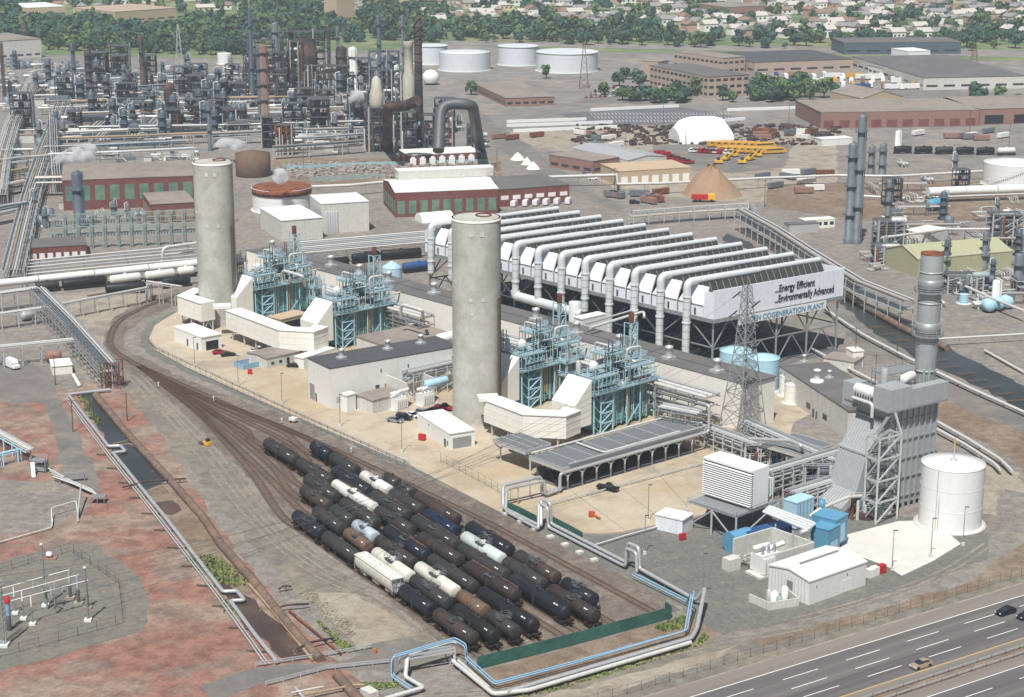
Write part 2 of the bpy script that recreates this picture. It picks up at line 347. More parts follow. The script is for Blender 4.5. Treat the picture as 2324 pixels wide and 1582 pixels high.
sheet('plant_yard', [(560, 590), (430, 690), (352, 738), (338, 768), (350, 793), (420, 832), (560, 895), (700, 958), (935, 1058), (1140, 1165), (1254, 1185), (1287, 1200), (1322, 1209), (1362, 1212), (1412, 1207), (1500, 1190), (1760, 1130), (1800, 960), (1870, 925), (1760, 830), (1200, 690)], 0.030, 'yard_concrete')
sheet('gravel_lot', [(1254, 1187), (1287, 1203), (1322, 1213), (1362, 1216), (1412, 1211), (1500, 1193), (1800, 1130), (2120, 1180), (2250, 1210), (2240, 1270), (2000, 1350), (1850, 1400), (1640, 1440), (1600, 1420), (1480, 1330), (1250, 1210)], 0.028, 'gravel')
sheet('concrete_pad', tp(3, 3, (500, 250), (720, 110), (1180, -10), (1500, -20), (1750, 195), (1500, 350), (1215, 485), (1080, 400), (890, 330)), 0.034, 'pad_concrete')
sheet('brown_verge', [(1030, 1500), (1085, 1525), (1555, 1400), (1600, 1390), (1640, 1420), (1600, 1470), (1200, 1570), (1080, 1560)], 0.024, 'brown_soil')
sheet('dirt_strip', [(1000, 1640), (1180, 1582), (1600, 1470), (1760, 1432), (2000, 1390), (2190, 1330), (2330, 1250), (2400, 1220), (2400, 1300), (2100, 1410), (1743, 1500), (1400, 1620), (1300, 1700)], 0.020, 'lane_dirt')
sheet('sandy_road', [(1100, 1640), (1200, 1590), (1600, 1485), (1680, 1460), (1640, 1490), (1400, 1570), (1200, 1650)], 0.023, 'pale_dirt')
sheet('rust_verge', tp(3, 3, (2400, 150), (2240, 240), (2000, 440), (1700, 590), (1000, 790), (400, 950), (-100, 1060), (-100, 1130), (700, 950), (1300, 790), (2000, 590), (2400, 450)), 0.026, 'brown_soil')
sheet('sandy_road', tp(3, 2, (1930, 1050), (2290, 1130), (2330, 1320), (2150, 1280), (2080, 1370), (2080, 1520), (1930, 1500)), 0.024, 'pale_dirt')
sheet('rust_verge', tp(3, 2, (1440, 330), (1700, 440), (2324, 760), (2500, 850), (2500, 1300), (2200, 1000), (1900, 830), (1440, 610)), 0.012, 'brown_soil')
sheet('paved_road', [(1880, 690), (1915, 690), (1985, 752), (2110, 840), (2240, 900), (2400, 980), (2400, 1010), (2220, 940), (2100, 880), (1990, 822), (1920, 760)], 0.014, 'old_asphalt')
sheet('paved_road', tp(1, 3, (-500, 1480), (0, 1320), (750, 1270), (1060, 1160), (1400, 1050), (1480, 1080), (1780, 1110), (1760, 1200), (1330, 1330), (700, 1330), (0, 1480), (-400, 1640)), 0.018, 'old_asphalt')
sheet('brown_bank', tp(2, 1, (1900, 560), (2200, 620), (2700, 900), (3050, 1130), (3700, 1450), (3700, 1600), (3000, 1250), (2400, 950), (2000, 760)), 0.010, 'brown_soil')
for k, (a, b_) in enumerate((((1290, 1110), (1420, 1205)), ((1380, 1085), (1500, 1178)), ((1480, 1060), (1560, 1150)), ((1260, 1150), (1560, 1075)), ((700, 945), (760, 925)), ((880, 1010), (940, 990)), ((500, 850), (560, 832)), ((990, 1060), (1090, 1030)))):
    p, q_ = G(*a), G(*b_); struct(MB().beam(up(p, .033), up(q_, .033), .14, .006).build('pavement_joint', 'old_asphalt'))
sheet('tan_dirt', [(95, 672), (300, 655), (400, 650), (330, 690), (262, 728), (236, 770), (240, 805), (262, 850), (225, 870), (170, 800)], .010, 'pale_dirt')
# water
sheet('water_channel', [(1880, 655), (1896, 672), (1948, 728), (1993, 762), (2060, 800), (2120, 833), (2168, 852), (2243, 885), (2330, 945), (2400, 985), (2400, 915), (2324, 876), (2280, 853), (2218, 822), (2160, 792), (2068, 738), (1993, 703), (1918, 663), (1760, 590), (1690, 545), (1650, 530), (1640, 545), (1720, 585), (1800, 622)], 0.016, 'water')
sheet('water_channel', tp(0, 2, (700, 425), (860, 405), (900, 470), (960, 590), (1180, 830), (1200, 880), (1300, 960), (1390, 1060), (1480, 1130), (1520, 1200), (1330, 1290), (1230, 1200), (1000, 900), (900, 740)), 0.020, 'water')
sheet('ditch_bed', tp(0, 2, (1330, 1295), (1480, 1250), (1600, 1340), (1760, 1480), (2000, 1790), (2280, 2220), (2100, 2330), (1900, 2040), (1560, 1620)), 0.019, 'brown_soil')
sheet('mud_channel', [(470, 1290), (500, 1300), (540, 1345), (581, 1362), (630, 1412), (707, 1495), (645, 1500), (580, 1440), (520, 1365)], 0.021, 'mud_water')
sheet('mud_channel', tp(0, 2, (1400, 1400), (1560, 1380), (1650, 1470), (1560, 1520), (1480, 1500)), 0.021, 'mud_water')
# vegetation patches by the channel and verges
random.seed(3)
def grass_patch(px, n, h=0.5, m='grass', name='grass'):
    P = [G(x, y) for x, y in px]; xs = [p.x for p in P]; ys = [p.y for p in P]; b = MB()
    def inside(q):
        c = False
        for i in range(len(P)):
            a, d = P[i], P[i-1]
            if (a.y > q[1]) != (d.y > q[1]) and q[0] < (d.x-a.x)*(q[1]-a.y)/(d.y-a.y)+a.x: c = not c
        return c
    k = 0
    while k < n:
        q = (random.uniform(min(xs), max(xs)), random.uniform(min(ys), max(ys)))
        if not inside(q): k += 0.1; continue
        k += 1; a = random.uniform(0, 6.28); s = random.uniform(.15, .45); hh = h*random.uniform(.3, .9)
        dx, dy = math.cos(a)*s, math.sin(a)*s; lx, ly = random.uniform(-.3, .3), random.uniform(-.3, .3)
        b.add([(q[0]-dx, q[1]-dy, 0.03), (q[0]+dx, q[1]+dy, 0.03), (q[0]+lx+dx*.4, q[1]+ly+dy*.4, hh), (q[0]+lx-dx*.4, q[1]+ly-dy*.4, hh*.9)], [(0, 1, 2, 3)])
    o = b.build(name, m); stuff(o); tag(o, {'grass': 'bright green grass tufts growing by the pipes and ditch', 'weeds': 'low dry weeds on the verge'}[name], 'grass'); return o
def merged_grass():
    b = MB()
    for px, n, h in [(tp(0, 3, (1680, 310), (1950, 300), (2280, 500), (2200, 600), (2000, 560), (1760, 430)), 900, .7),
                     (tp(0, 3, (1970, 640), (2060, 720), (2200, 850), (2040, 830)), 250, .6),
                     (tp(1, 3, (520, 850), (740, 1050), (920, 1150), (790, 1180), (600, 960)), 700, .4),
                     (tp(1, 3, (940, 1450), (1290, 1450), (1300, 1500), (1000, 1540)), 300, .4),
                     (tp(2, 3, (0, 1560), (400, 1470), (1250, 1230), (1600, 1130), (1700, 1090), (1720, 1110), (1250, 1270), (440, 1520), (60, 1600)), 1500, .45),
                     (tp(2, 3, (1290, 960), (1450, 900), (1560, 860), (1580, 950), (1400, 1000)), 500, 1.0),
                     (tp(2, 3, (1690, 1080), (1740, 1010), (1780, 1050), (1720, 1110)), 120, .8),
                     (tp(0, 2, (700, 430), (760, 440), (900, 650), (880, 700), (800, 600)), 260, .7),
                     (tp(3, 2, (1440, 880), (1500, 900), (1500, 940), (1440, 930)), 60, .6)]:
        o = grass_patch(px, n, h); me = o.data; off = o.location
        b.add([tuple(v.co+off) for v in me.vertices], [tuple(p.vertices) for p in me.polygons]); bpy.data.objects.remove(o)
    stuff(tag(b.build('grass', 'grass'), 'bright green grass tufts along the ditch and pipe verges', 'grass'))
merged_grass()
# ================================================================ HIGHWAY
hA, hB = G(1743, 1528), G(2263, 1369); HD = (hB-hA).normalized(); HN = Vector((-HD.y, HD.x, 0))   # HN points away from the camera side
def hoff(x, y): return (G(x, y)-hA).dot(HN)
off_yel = (hoff(1915.5, 1580)+hoff(2322, 1449))/2; off_sh = hoff(2032, 1410)
def hstrip(o0, o1, z, a=-500, b=900):
    return MB().poly([hA+HD*a+HN*o0, hA+HD*b+HN*o0, hA+HD*b+HN*o1, hA+HD*a+HN*o1], z)
struct(hstrip(off_sh, off_yel-22, 0.040).build('road_shoulder', 'shoulder'))
struct(hstrip(-0.2, off_yel+0.3, 0.046).build('highway', 'asphalt'))
struct(hstrip(off_yel-8.2, off_yel-22, 0.046).build('highway', 'asphalt'))
hw = thing('road_marking', 'white and yellow lane lines painted along the motorway', 'road marking', tuple(hA))
hstrip(-0.02, -0.22, 0.052).build('edge_line', 'line_white', hw); hstrip(off_yel-.1, off_yel+.1, 0.052).build('median_line', 'line_yellow', hw)
hstrip(off_yel-8.3, off_yel-8.5, 0.052).build('edge_line', 'line_white', hw)
rows = [((1743+125/4, 1185.5+1425/4)), ((1743+200/4, 1185.5+1505/4)), ((1743+310/4, 1185.5+1580/4))]
cyc = 0
for r_, (x, y) in enumerate(rows):
    p0 = G(x, y); t0 = (p0-hA).dot(HD); o0 = off_yel*(r_+1)/4
    for k in range(-6, 16):
        s0 = t0+k*15.6; a = hA+HD*s0+HN*(o0-.09); b = a+HD*8.6; c = HN*.18
        MB().poly([a, b, b+c, a+c], 0.052).build('lane_dash', 'line_white', hw)
for k in range(-6, 16):
    s0 = k*15.6+6; a = hA+HD*s0+HN*(off_yel-12.2); b = a+HD*8.6; c = HN*.18
    MB().poly([a, b, b+c, a+c], 0.052).build('lane_dash', 'line_white', hw)
def guardrail(o0, a, b, label, posts=True):
    g = thing('guardrail', label, 'guardrail', tuple(hA+HD*((a+b)/2)+HN*o0))
    p, q = hA+HD*a+HN*o0, hA+HD*b+HN*o0
    MB().beam(up(p, .62), up(q, .62), .09, .32).build('rail', 'steel_light', g)
    n = int((b-a)/3.8)
    for i in range(n): 
        e = p.lerp(q, i/n); MB().beam(up(e, 0), up(e, .78), .14).build('post', 'steel_dark', g)
guardrail(off_yel-3.1, -25, 70, 'steel guardrail on the motorway median, the row beside the yellow line')
guardrail(off_yel-5.2, -25, 70, 'steel guardrail on the motorway median, the row away from the yellow line')
struct(hstrip(off_yel-3.0, off_yel-5.3, 0.058).build('median_strip', 'brown_soil'))
struct(hstrip(off_sh+.1, off_sh-.35, 0.055).build('kerb', 'pale_dirt'))
# chain link fence along the highway
def wire_fence(pts, label, h=2.2, step=3.0, m='steel_dark', mesh=True, name='chain_link_fence'):
    P = [Vector(p) for p in pts]; f = thing(name, label, 'fence', tuple(P[0]))
    for z in ((h, h*.5, .25) if mesh else (h,)):
        b = MB()
        for p, q in zip(P, P[1:]): b.beam(up(p, z), up(q, z), .03)
        b.build('wire', m, f)
    for p, d in along(P, step): MB().beam(up(p, 0), up(p, h+.15), .07).build('post', m, f)
    return f
wire_fence([hA+HD*a+HN*(off_sh+2.4) for a in range(-40, 91, 10)], 'thin chain link fence between the motorway and the dirt track', 1.9, 3.2)
# ================================================================ RAIL YARD
# each row: cars by the photo pixels of their two tank ends (tank axis about 2.55 m up), rear end first
ROWS = {
 'A': [((674, 1172), (736, 1213), 'navy', 'g'), ((744, 1219), (806, 1267), 'grey', 'p'), ((817, 1274), (903, 1333), 'hopper', 'h'), ((912, 1343), (977, 1388), 'navy', 'p'), ((994, 1396), (1083, 1451), 'brown', 'g')],
 'B': [((718, 1163), (783, 1202), 'grey', 'p'), ((791, 1213), (838, 1245), 'rust', 'r'), ((850, 1258), (930, 1315), 'cream', 'r'), ((939, 1319), (1020, 1374), 'grey', 'r'), ((1036, 1387), (1128, 1448), 'black', 'p')],
 'C': [((688, 1115), (751, 1151), 'brown', 'g'), ((759, 1160), (798, 1188), 'grey', 'p'), ((809, 1195), (853, 1223), 'paleblue', 'r'), ((858, 1229), (943, 1281), 'brown', 'g'), ((951, 1290), (1036, 1347), 'cream', 'r'), ((1045, 1356), (1103, 1391), 'rust', 'p'), ((1114, 1402), (1173, 1438), 'grey', 'r')],
 'D': [((698, 1090), (763, 1132), 'grey', 'w'), ((779, 1143), (864, 1190), 'grey', 'w'), ((874, 1207), (964, 1266), 'navy', 'w'), ((978, 1272), (1083, 1335), 'grey', 'p'), ((1094, 1346), (1213, 1425), 'black', 'p')],
 'E': [((609, 1006), (669, 1047), 'grey', 'w'), ((684, 1052), (746, 1096), 'grey', 'w'), ((762, 1101), (851, 1156), 'white', 'w'), ((858, 1162), (936, 1208), 'grey', 'g'), ((952, 1222), (1053, 1274), 'brown', 'p'), ((1061, 1288), (1173, 1355), 'maroon', 'w')],
 'G': [((761, 1071), (836, 1120), 'navy', 'w'), ((848, 1126), (930, 1172), 'grey', 'w'), ((940, 1182), (1038, 1240), 'grey', 'w'), ((1046, 1247), (1157, 1308), 'grey', 'p'), ((1160, 1317), (1286, 1395), 'navy', 'p')],
 'F': [((709, 1015), (748, 1036), 'navy', 'r'), ((757, 1040), (815, 1070), 'grey', 'p'), ((822, 1083), (884, 1117), 'white', 'r'), ((892, 1122), (962, 1160), 'grey', 'p'), ((968, 1170), (1040, 1208), 'blue', 'p'), ((1053, 1222), (1141, 1273), 'palegreen', 'r'), ((1149, 1279), (1242, 1328), 'grey', 'p'), ((1250, 1342), (1345, 1404), 'maroon', 'g')],
 'H': [((876, 1087), (905, 1102), 'grey', 'p'), ((914, 1108), (936, 1122), 'grey', 'r'), ((944, 1130), (1040, 1182), 'brown', 'p'), ((1062, 1198), (1170, 1251), 'navy', 'w'), ((1178, 1263), (1268, 1314), 'brown', 'r'), ((1281, 1327), (1340, 1366), 'navy', 'r')],
}
TRACKPOS = {'A': 'track beside the dirt lane', 'B': 'second track from dirt lane', 'C': 'third track from dirt lane', 'D': 'fourth track from dirt lane',
            'E': 'fifth track from dirt lane', 'G': 'sixth track from dirt lane', 'F': 'seventh track from dirt lane', 'H': 'filled track nearest the plant'}
CNAME = {'navy': 'blue-black', 'grey': 'dark grey', 'brown': 'dull brown', 'rust': 'rusty tan', 'cream': 'pale cream', 'black': 'black', 'paleblue': 'pale blue-grey', 'white': 'white', 'maroon': 'maroon-brown', 'blue': 'dark blue', 'palegreen': 'pale green-white'}
ZT = 2.55
def lathe_x(b, x0, x1, r, z, n=16, head=0.9):
    return b.capsule(V(x0+head*.5, 0, z), V(x1-head*.5, 0, z), r, n, 4, head*.5/r)
def wheelset_proto():
    w = MB().tube([V(0, -.07, 0), V(0, .07, 0)], .46, 12); return w
def make_bogie(parent, x):
    b = MB()
    for s in (-1, 1):
        b.beam(V(x-1.2, s*.98, .55), V(x-.45, s*.98, .38), .2, .3); b.beam(V(x+1.2, s*.98, .55), V(x+.45, s*.98, .38), .2, .3)
        b.box((x, s*.98, .52), (1.1, .24, .5)); b.box((x-.9, s*.98, .5), (.34, .28, .34)); b.box((x+.9, s*.98, .5), (.34, .28, .34))
    b.box((x, 0, .62), (.5, 1.9, .3))
    bo = b.build('bogie', 'undercarriage', parent)
    for dx in (-.9, .9):
        for s in (-1, 1): MB().tube([V(x+dx, s*.68, .5), V(x+dx, s*.82, .5)], .46, 12).build('wheel', 'rust_rail', bo)
        MB().tube([V(x+dx, -.68, .5), V(x+dx, .68, .5)], .09, 6).build('axle', 'undercarriage', bo)
def make_tank_car(style, L):
    """tank car of length L along x, styles: p plain, g girdled platform, r railed platform, w full top walkway"""
    t = thing('tank_car', 'tank car', 'tank car'); h = L/2; r = 1.46
    tk = lathe_x(MB(), -h+.35, h-.35, r, ZT, 20).build('tank', 'tank_grey', t)
    for k in range(1, 5):
        x = -h+.35+(L-.7)*k/5; MB().tube([V(x-.04, 0, ZT), V(x+.04, 0, ZT)], r+.025, 20).build('weld_band', 'tank_grey', tk)
    b = MB().box((0, 0, 1.02), (L+.4, .5, .34)); b.box((-h+.3, 0, 1.0), (.3, 2.6, .3)); b.box((h-.3, 0, 1.0), (.3, 2.6, .3))
    for s in (-1, 1): b.box((s*(h-1.9), 0, 1.25), (1.0, 2.2, .45))
    b.build('sill', 'undercarriage', t)
    make_bogie(t, -h+1.9); make_bogie(t, h-1.9)
    for s in (-1, 1):
        MB().box((s*(h+.42), 0, .9), (.7, .28, .3)).build('coupler', 'undercarriage', t)
        b = MB()
        for y in (-1.25, 1.25): b.beam(V(s*(h-.2), y, 1.1), V(s*(h-.2), y, 2.2), .05)
        b.beam(V(s*(h-.2), -1.25, 2.2), V(s*(h-.2), 1.25, 2.2), .05); b.build('end_handrail', 'undercarriage', t)
    dz = ZT+r-.05
    d = MB().lathe((0, 0, dz), [(.62, 0), (.62, .42), (.5, .52), (.2, .56)], 14).build('dome', 'tank_grey', t)
    b = MB(); b.box((.75, .15, dz+.15), (.3, .3, .3)); b.tube([V(-.75, -.1, dz), V(-.75, -.1, dz+.45)], .12, 8); b.tube([V(-.4, .5, dz-.1), V(-.4, .5, dz+.35)], .09, 6); b.box((0, 0, dz+.6), (.28, .28, .12))
    b.build('valve', 'steel_dark', d)
    pw = 2.3 if style != 'r' else 3.0
    if style in 'grw':
        b = MB()
        for s in (-1, 1): b.box((0, s*1.05, dz-.02), (pw, .6, .06)); b.box((s*1.0, 0, dz-.02), (.5, 1.6, .06))
        b.build('platform', 'steel_dark', t)
    if style in 'gr':
        b = MB(); q = [V(-pw/2, -1.3, dz), V(pw/2, -1.3, dz), V(pw/2, 1.3, dz), V(-pw/2, 1.3, dz)]
        b.rail(q, 1.0 if style == 'r' else .8, .05, 1.2, True); b.build('railing', 'steel' if style == 'r' else 'steel_dark', t)
    if style == 'w':
        b = MB().box((0, .55, dz+.12), (L-1.6, .5, .06))
        for k in range(9): b.box((-h+1+(L-2)*k/8, .5, dz-.02), (.08, .5, .3))
        b.build('walkway', 'sooty', t)
        b = MB(); b.rail([V(-h+.9, .85, dz+.1), V(h-.9, .85, dz+.1)], .75, .04, 1.9); b.build('railing', 'sooty', t)
    b = MB()
    for s in (-.2, .2): b.tube([V(s, -1.52, 1.1), V(s, -1.56, 2.5), V(s, -1.2, dz-.25)], .03, 4)
    for k in range(7): b.beam(V(-.2, -1.55, 1.2+k*.28), V(.2, -1.55, 1.2+k*.28), .03)
    b.build('ladder', 'steel_dark', t)
    # reporting marks: two white dashes on the shoulder of the tank and a data panel on the rear
    for k, (x0, w) in enumerate(((h-3.1, .55), (h-2.4, .42))):
        b = MB(); m = []
        for a in (44, 52, 60): m.append((math.cos(R(a))*(r+.02), ZT+math.sin(R(a))*(r+.02)))
        m = m if k < 2 else m
        vs = [(x0+e*w, -y, z) for e in (0, 1) for y, z in m[:2]]
        b.add(vs, [(0, 2, 3, 1)]); b.build('reporting_mark', 'line_white', t)
    return t
def make_hopper(L):
    t = thing('hopper_car', 'white covered hopper car with roof hatches beside the dirt lane', 'hopper car'); h = L/2; N = 9
    prof = [(1.05, 1.35), (1.42, 1.9), (1.58, 2.6), (1.55, 3.5), (1.35, 4.0), (1.05, 4.2)]
    ring = [(-y, z) for y, z in prof]+[(y, z) for y, z in reversed(prof)]; n = len(ring)
    vs = [(x, y, z) for x in (-h+.9, h-.9) for y, z in ring]
    b = MB().add(vs, [(i, (i+1) % n, n+(i+1) % n, n+i) for i in range(n)], False); b.add(vs[:n], [tuple(range(n))]); b.add(vs[n:], [tuple(range(n-1, -1, -1))])
    b.build('body', 'tank_cream', t)
    MB().box((0, 0, 4.26), (L-.6, 2.0, .1)).build('roof', 'tank_white', t)
    b = MB()
    for s in (-1, 1): b.box((0, s*1.3, 4.14), (L-.6, .5, .06))
    b.build('running_board', 'tank_cream', t)
    for k in range(7): MB().lathe((-h+1.9+(L-3.8)*k/6, 0, 4.3), [(.38, 0), (.38, .12), (.1, .18)], 12).build('hatch', 'tank_white', t)
    for s in (-1, 1):
        b = MB()
        for y in (-1.45, -.5, .5, 1.45): b.beam(V(s*(h-.35), y, 1.0), V(s*(h-.35), y, 4.2), .1)
        b.beam(V(s*(h-.35), -1.45, 4.2), V(s*(h-.35), 1.45, 4.2), .12); b.beam(V(s*(h-.35), -1.45, 2.6), V(s*(h-.35), 1.45, 2.6), .1)
        b.add([(s*(h-.9), -1.2, 3.6), (s*(h-.9), 1.2, 3.6), (s*(h-.3), 1.0, 1.4), (s*(h-.3), -1.0, 1.4)], [(0, 1, 2, 3)])
        b.build('end_frame', 'steel_light', t)
        for k in range(6): MB().beam(V(s*(h-.28), -1.3, 1.2+k*.5), V(s*(h-.28), -.7, 1.2+k*.5), .05).build('ladder_rung', 'steel_dark', t)
    for k in range(3): MB().prism([V(-h+3+k*(L-6)/2-1.4, -.9), V(-h+3+k*(L-6)/2+1.4, -.9), V(-h+3+k*(L-6)/2+1.4, .9), V(-h+3+k*(L-6)/2-1.4, .9)], 1.5, .55, None).build('discharge_gate', 'tank_cream', t)
    MB().box((0, 0, 1.15), (L, .5, .3)).build('sill', 'undercarriage', t)
    make_bogie(t, -h+1.9); make_bogie(t, h-1.9)
    for s in (-1, 1): MB().box((s*(h+.42), 0, .95), (.7, .28, .3)).build('coupler', 'undercarriage', t)
    return t
PROTO = {st: make_tank_car(st, 16.0) for st in 'pgrw'}
ROWLINE = {}
ORD = ['first', 'second', 'third', 'fourth', 'fifth', 'sixth', 'seventh', 'eighth']
for rk, cars in ROWS.items():
    P = []
    for a, b, c, s in cars: P += [G(*a, ZT), G(*b, ZT)]
    n = len(P); mx = sum(p.x for p in P)/n; my = sum(p.y for p in P)/n
    sxx = sum((p.x-mx)**2 for p in P); sxy = sum((p.x-mx)*(p.y-my) for p in P); syy = sum((p.y-my)**2 for p in P)
    an = .5*math.atan2(2*sxy, sxx-syy); d = V(math.cos(an), math.sin(an)); d = d if d.y < 0 else -d
    ROWLINE[rk] = (V(mx, my), d); ang = math.atan2(d.y, d.x)
    pts = [((G(*a, ZT)-V(mx, my, ZT)).dot(d), (G(*b, ZT)-V(mx, my, ZT)).dot(d)) for a, b, c, s in cars]
    for i, ((a, b, c, s), (t0, t1)) in enumerate(zip(cars, pts)):
        t1 += .9; t0 -= .9
        if i+1 < len(cars): t1 = min(t1, (t1+pts[i+1][0]-.9)/2) if pts[i+1][0]-.9 < t1 else t1
        L = t1-t0; mid = V(mx, my)+d*((t0+t1)/2)
        e = len(cars)-1-i; where = ('nearest the green fence, ' if e == 0 else ORD[e]+' from green fence, ')+TRACKPOS[rk]
        if s == 'h':
            hp = make_hopper(L-1.0); hp.location = (mid.x, mid.y, .22); hp.rotation_euler = (0, 0, ang); continue
        m = 'tank_'+c; sc = (L-.9)/16.0
        copy_tree(PROTO[s], (mid.x, mid.y, .22), ang, (sc, 1.0, 1.0), CNAME[c]+' tank car, '+where, 'tank cars stored in the rail yard',
                  {'tank': m, 'weld_band': m, 'dome': m})
for p in PROTO.values(): proto_done(p)
# ---------------------------------------------------------------- tracks
def track(pts, label, ties=True):
    P = [up(p, 0) for p in pts]; g = thing('railway_track', label, 'railway track', tuple(P[0]), 'railway tracks of the yard')
    for s in (-.72, .72):
        b = MB(); Q = offset(P, s)
        for p, q in zip(Q, Q[1:]): b.beam(up(p, .17), up(q, .17), .09, .15)
        b.build('rail', 'rust_rail', g)
    if ties:
        b = MB()
        for p, d in along(P, .75): b.box((p.x, p.y, .05), (.26, 2.5, .1), math.atan2(d.y, d.x))
        stuff(b.build('sleepers', 'timber', g))
    return g
def rowpt(rk, t): o, d = ROWLINE[rk]; return o+d*t
throat = [G(250, 770), G(268, 800), G(318, 832)]
ladder = {'A': [(430, 920), (500, 990), (580, 1085)], 'B': [(430, 918), (510, 990), (600, 1075)], 'C': [(440, 915), (530, 985), (620, 1062)], 'D': [(440, 912), (540, 975), (630, 1040)],
          'E': [(430, 903), (500, 945), (560, 978)], 'G': [(470, 916), (560, 958), (660, 1010)], 'F': [(470, 910), (570, 950), (650, 985)], 'H': [(560, 938), (660, 980), (780, 1038)]}
for rk in ROWS:
    o, d = ROWLINE[rk]; fence = (G(1085, 1512)-o).dot(d); q = o+d*200
    # stop just short of the green fence
    f0, f1 = G(1085, 1505), G(1540, 1388); fn = V(-(f1-f0).y, (f1-f0).x).normalized()
    te = (f0-o).dot(fn)/d.dot(fn)-1.0; tb = (G(*ROWS[rk][0][0])-o).dot(d)-2
    pts = spl([throat[2]]+[G(*p) for p in ladder[rk]]+[o+d*tb, o+d*(tb+15)], 8)+[o+d*te]
    track(pts, 'rusty railway track under the tank cars, '+TRACKPOS[rk])
track(spl([G(440, 655), G(405, 670), G(330, 697), G(270, 730), G(250, 770), G(262, 798), G(318, 832), G(425, 887), G(581, 947), G(631, 966), G(756, 1020), G(906, 1090), G(1093, 1180), G(1162, 1216), G(1312, 1297), G(1480, 1388)], 8), 'empty railway track curving round the plant yard to the green fence')
# ---------------------------------------------------------------- green screen fence
gf = thing('green_fence', 'green windscreen fence across the end of the tank car tracks', 'fence', tuple(G(1085, 1520)))
FP = [(1083, 1520), (1160, 1501), (1240, 1481), (1320, 1460), (1400, 1438), (1480, 1416), (1524, 1404)]
for a, b in zip(FP, FP[1:]):
    p, q = G(*a), G(*b); n = V(-(q-p).y, (q-p).x).normalized()*.03
    MB().prism([p-n, q-n, q+n, p+n], .1, 2.6).build('screen_panel', 'green_mesh', gf)
    k = max(1, round((q-p).length/3.0))
    for i in range(k): e = p.lerp(q, i/k)+n*3; MB().beam(up(e, 0), up(e, 2.9), .1).build('post', 'steel', gf)
p, q = G(1524, 1404), G(1509, 1392); n = V(-(q-p).y, (q-p).x).normalized()*.03
MB().prism([p-n, q-n, q+n, p+n], .1, 2.6).build('screen_panel', 'green_mesh', gf)
gf = thing('green_fence', 'short green screen panel behind the silver pipes at the yard corner', 'fence', tuple(G(1560, 1230)))
for (a, b) in (((1148, 1160), (1178, 1172)), ((1178, 1172), (1218, 1193)), ((1255, 1195), (1290, 1213)), ((1290, 1213), (1322, 1231))):
    p, q = G(*a), G(*b); n = V(-(q-p).y, (q-p).x).normalized()*.03
    MB().prism([p-n, q-n, q+n, p+n], .1, 2.4).build('screen_panel', 'green_mesh', gf)
    MB().beam(up(p, 0), up(p, 2.6), .1).build('post', 'steel', gf)
# ================================================================ COMMON BUILDERS
def quad_wall(A, B, f0, f1, z0, z1, t=.04):
    """thin plate lying on wall A-B between fractions f0..f1, facing outward to the right of A->B"""
    A, B = up(A, 0), up(B, 0); d = B-A; n = V(d.y, -d.x).normalized()*t; p, q = A+d*f0, A+d*f1
    return MB().prism([p, q, q+n, p+n], z0, z1)
def building(name, label, cat, R4, z, wall='pale_clad', roof='roof_grey', feats=(), z0=0.0, eave=.25, group=None, gable=0.0, parapet=0.0, rt=.3):
    """R4 = ground rectangle (R4[0]-R4[1] is the face toward the camera); feats = (part, side, f0, f1, z0, z1, material)"""
    a = sum(R4[i].x*R4[(i+1) % 4].y-R4[(i+1) % 4].x*R4[i].y for i in range(4))
    if a < 0: R4 = [R4[0], R4[3], R4[2], R4[1]]; flip = True
    else: flip = False
    g = thing(name, label, cat, tuple(R4[0]), group); c = sum(R4, V(0, 0))/4
    w = MB().prism(R4, z0, z).build('wall', wall, g)
    big = [p+(p-c).normalized()*eave for p in R4]
    if gable > 0:
        # ridge along the longer side
        L01, L12 = (R4[1]-R4[0]).length, (R4[2]-R4[1]).length
        if L01 >= L12: e = [big[0], big[1], big[2], big[3]]; s = [R4[0], R4[1], R4[2], R4[3]]
        else: e = [big[1], big[2], big[3], big[0]]; s = [R4[1], R4[2], R4[3], R4[0]]
        r0, r1 = (e[0]+e[3])/2, (e[1]+e[2])/2
        b = MB(); k = rt
        vs = [up(e[0], z), up(e[1], z), up(r1, z+gable), up(r0, z+gable), up(e[3], z), up(e[2], z)]
        vs2 = [v+V(0, 0, k) for v in vs]
        b.add([tuple(v) for v in vs+vs2], [(6, 7, 8, 9), (9, 8, 11, 10), (1, 0, 3, 2), (2, 3, 4, 5), (0, 1, 7, 6), (5, 4, 10, 11), (0, 6, 9, 3), (3, 9, 10, 4), (1, 2, 8, 7), (2, 5, 11, 8)])
        b.build('roof', roof, g)
        for (p, q, rr) in ((s[0], s[3], (s[0]+s[3])/2), (s[1], s[2], (s[1]+s[2])/2)):
            n = (q-p).cross(V(0, 0, 1)).normalized()*.1
            MB().add([tuple(v) for v in (up(p, z), up(q, z), up(rr, z+gable))]+[tuple(v+n) for v in (up(p, z), up(q, z), up(rr, z+gable))], [(0, 1, 2), (5, 4, 3), (0, 3, 4, 1), (1, 4, 5, 2), (2, 5, 3, 0)]).build('gable', wall, g)
    else:
        MB().prism(big, z, z+rt).build('roof', roof, g)
        if parapet > 0:
            for i in range(4):
                p, q = big[i], big[(i+1) % 4]; MB().beam(up(p, z+rt+parapet/2), up(q, z+rt+parapet/2), .2, parapet).build('coping', wall, g)
    for (nm, side, f0, f1, a0, a1, m) in feats:
        s = (4-side) % 4 if flip else side
        # side 0 = R4[0]-R4[1]; when flipped the face order runs the other way
        if flip: s = [3, 2, 1, 0][side]; f0, f1 = 1-f1, 1-f0
        quad_wall(R4[s], R4[(s+1) % 4], f0, f1, a0, a1).build(nm, m, g)
    return g
def prect(A, B, C, z=0.0): return rect(G(*A, z), G(*B, z), G(*C, z))
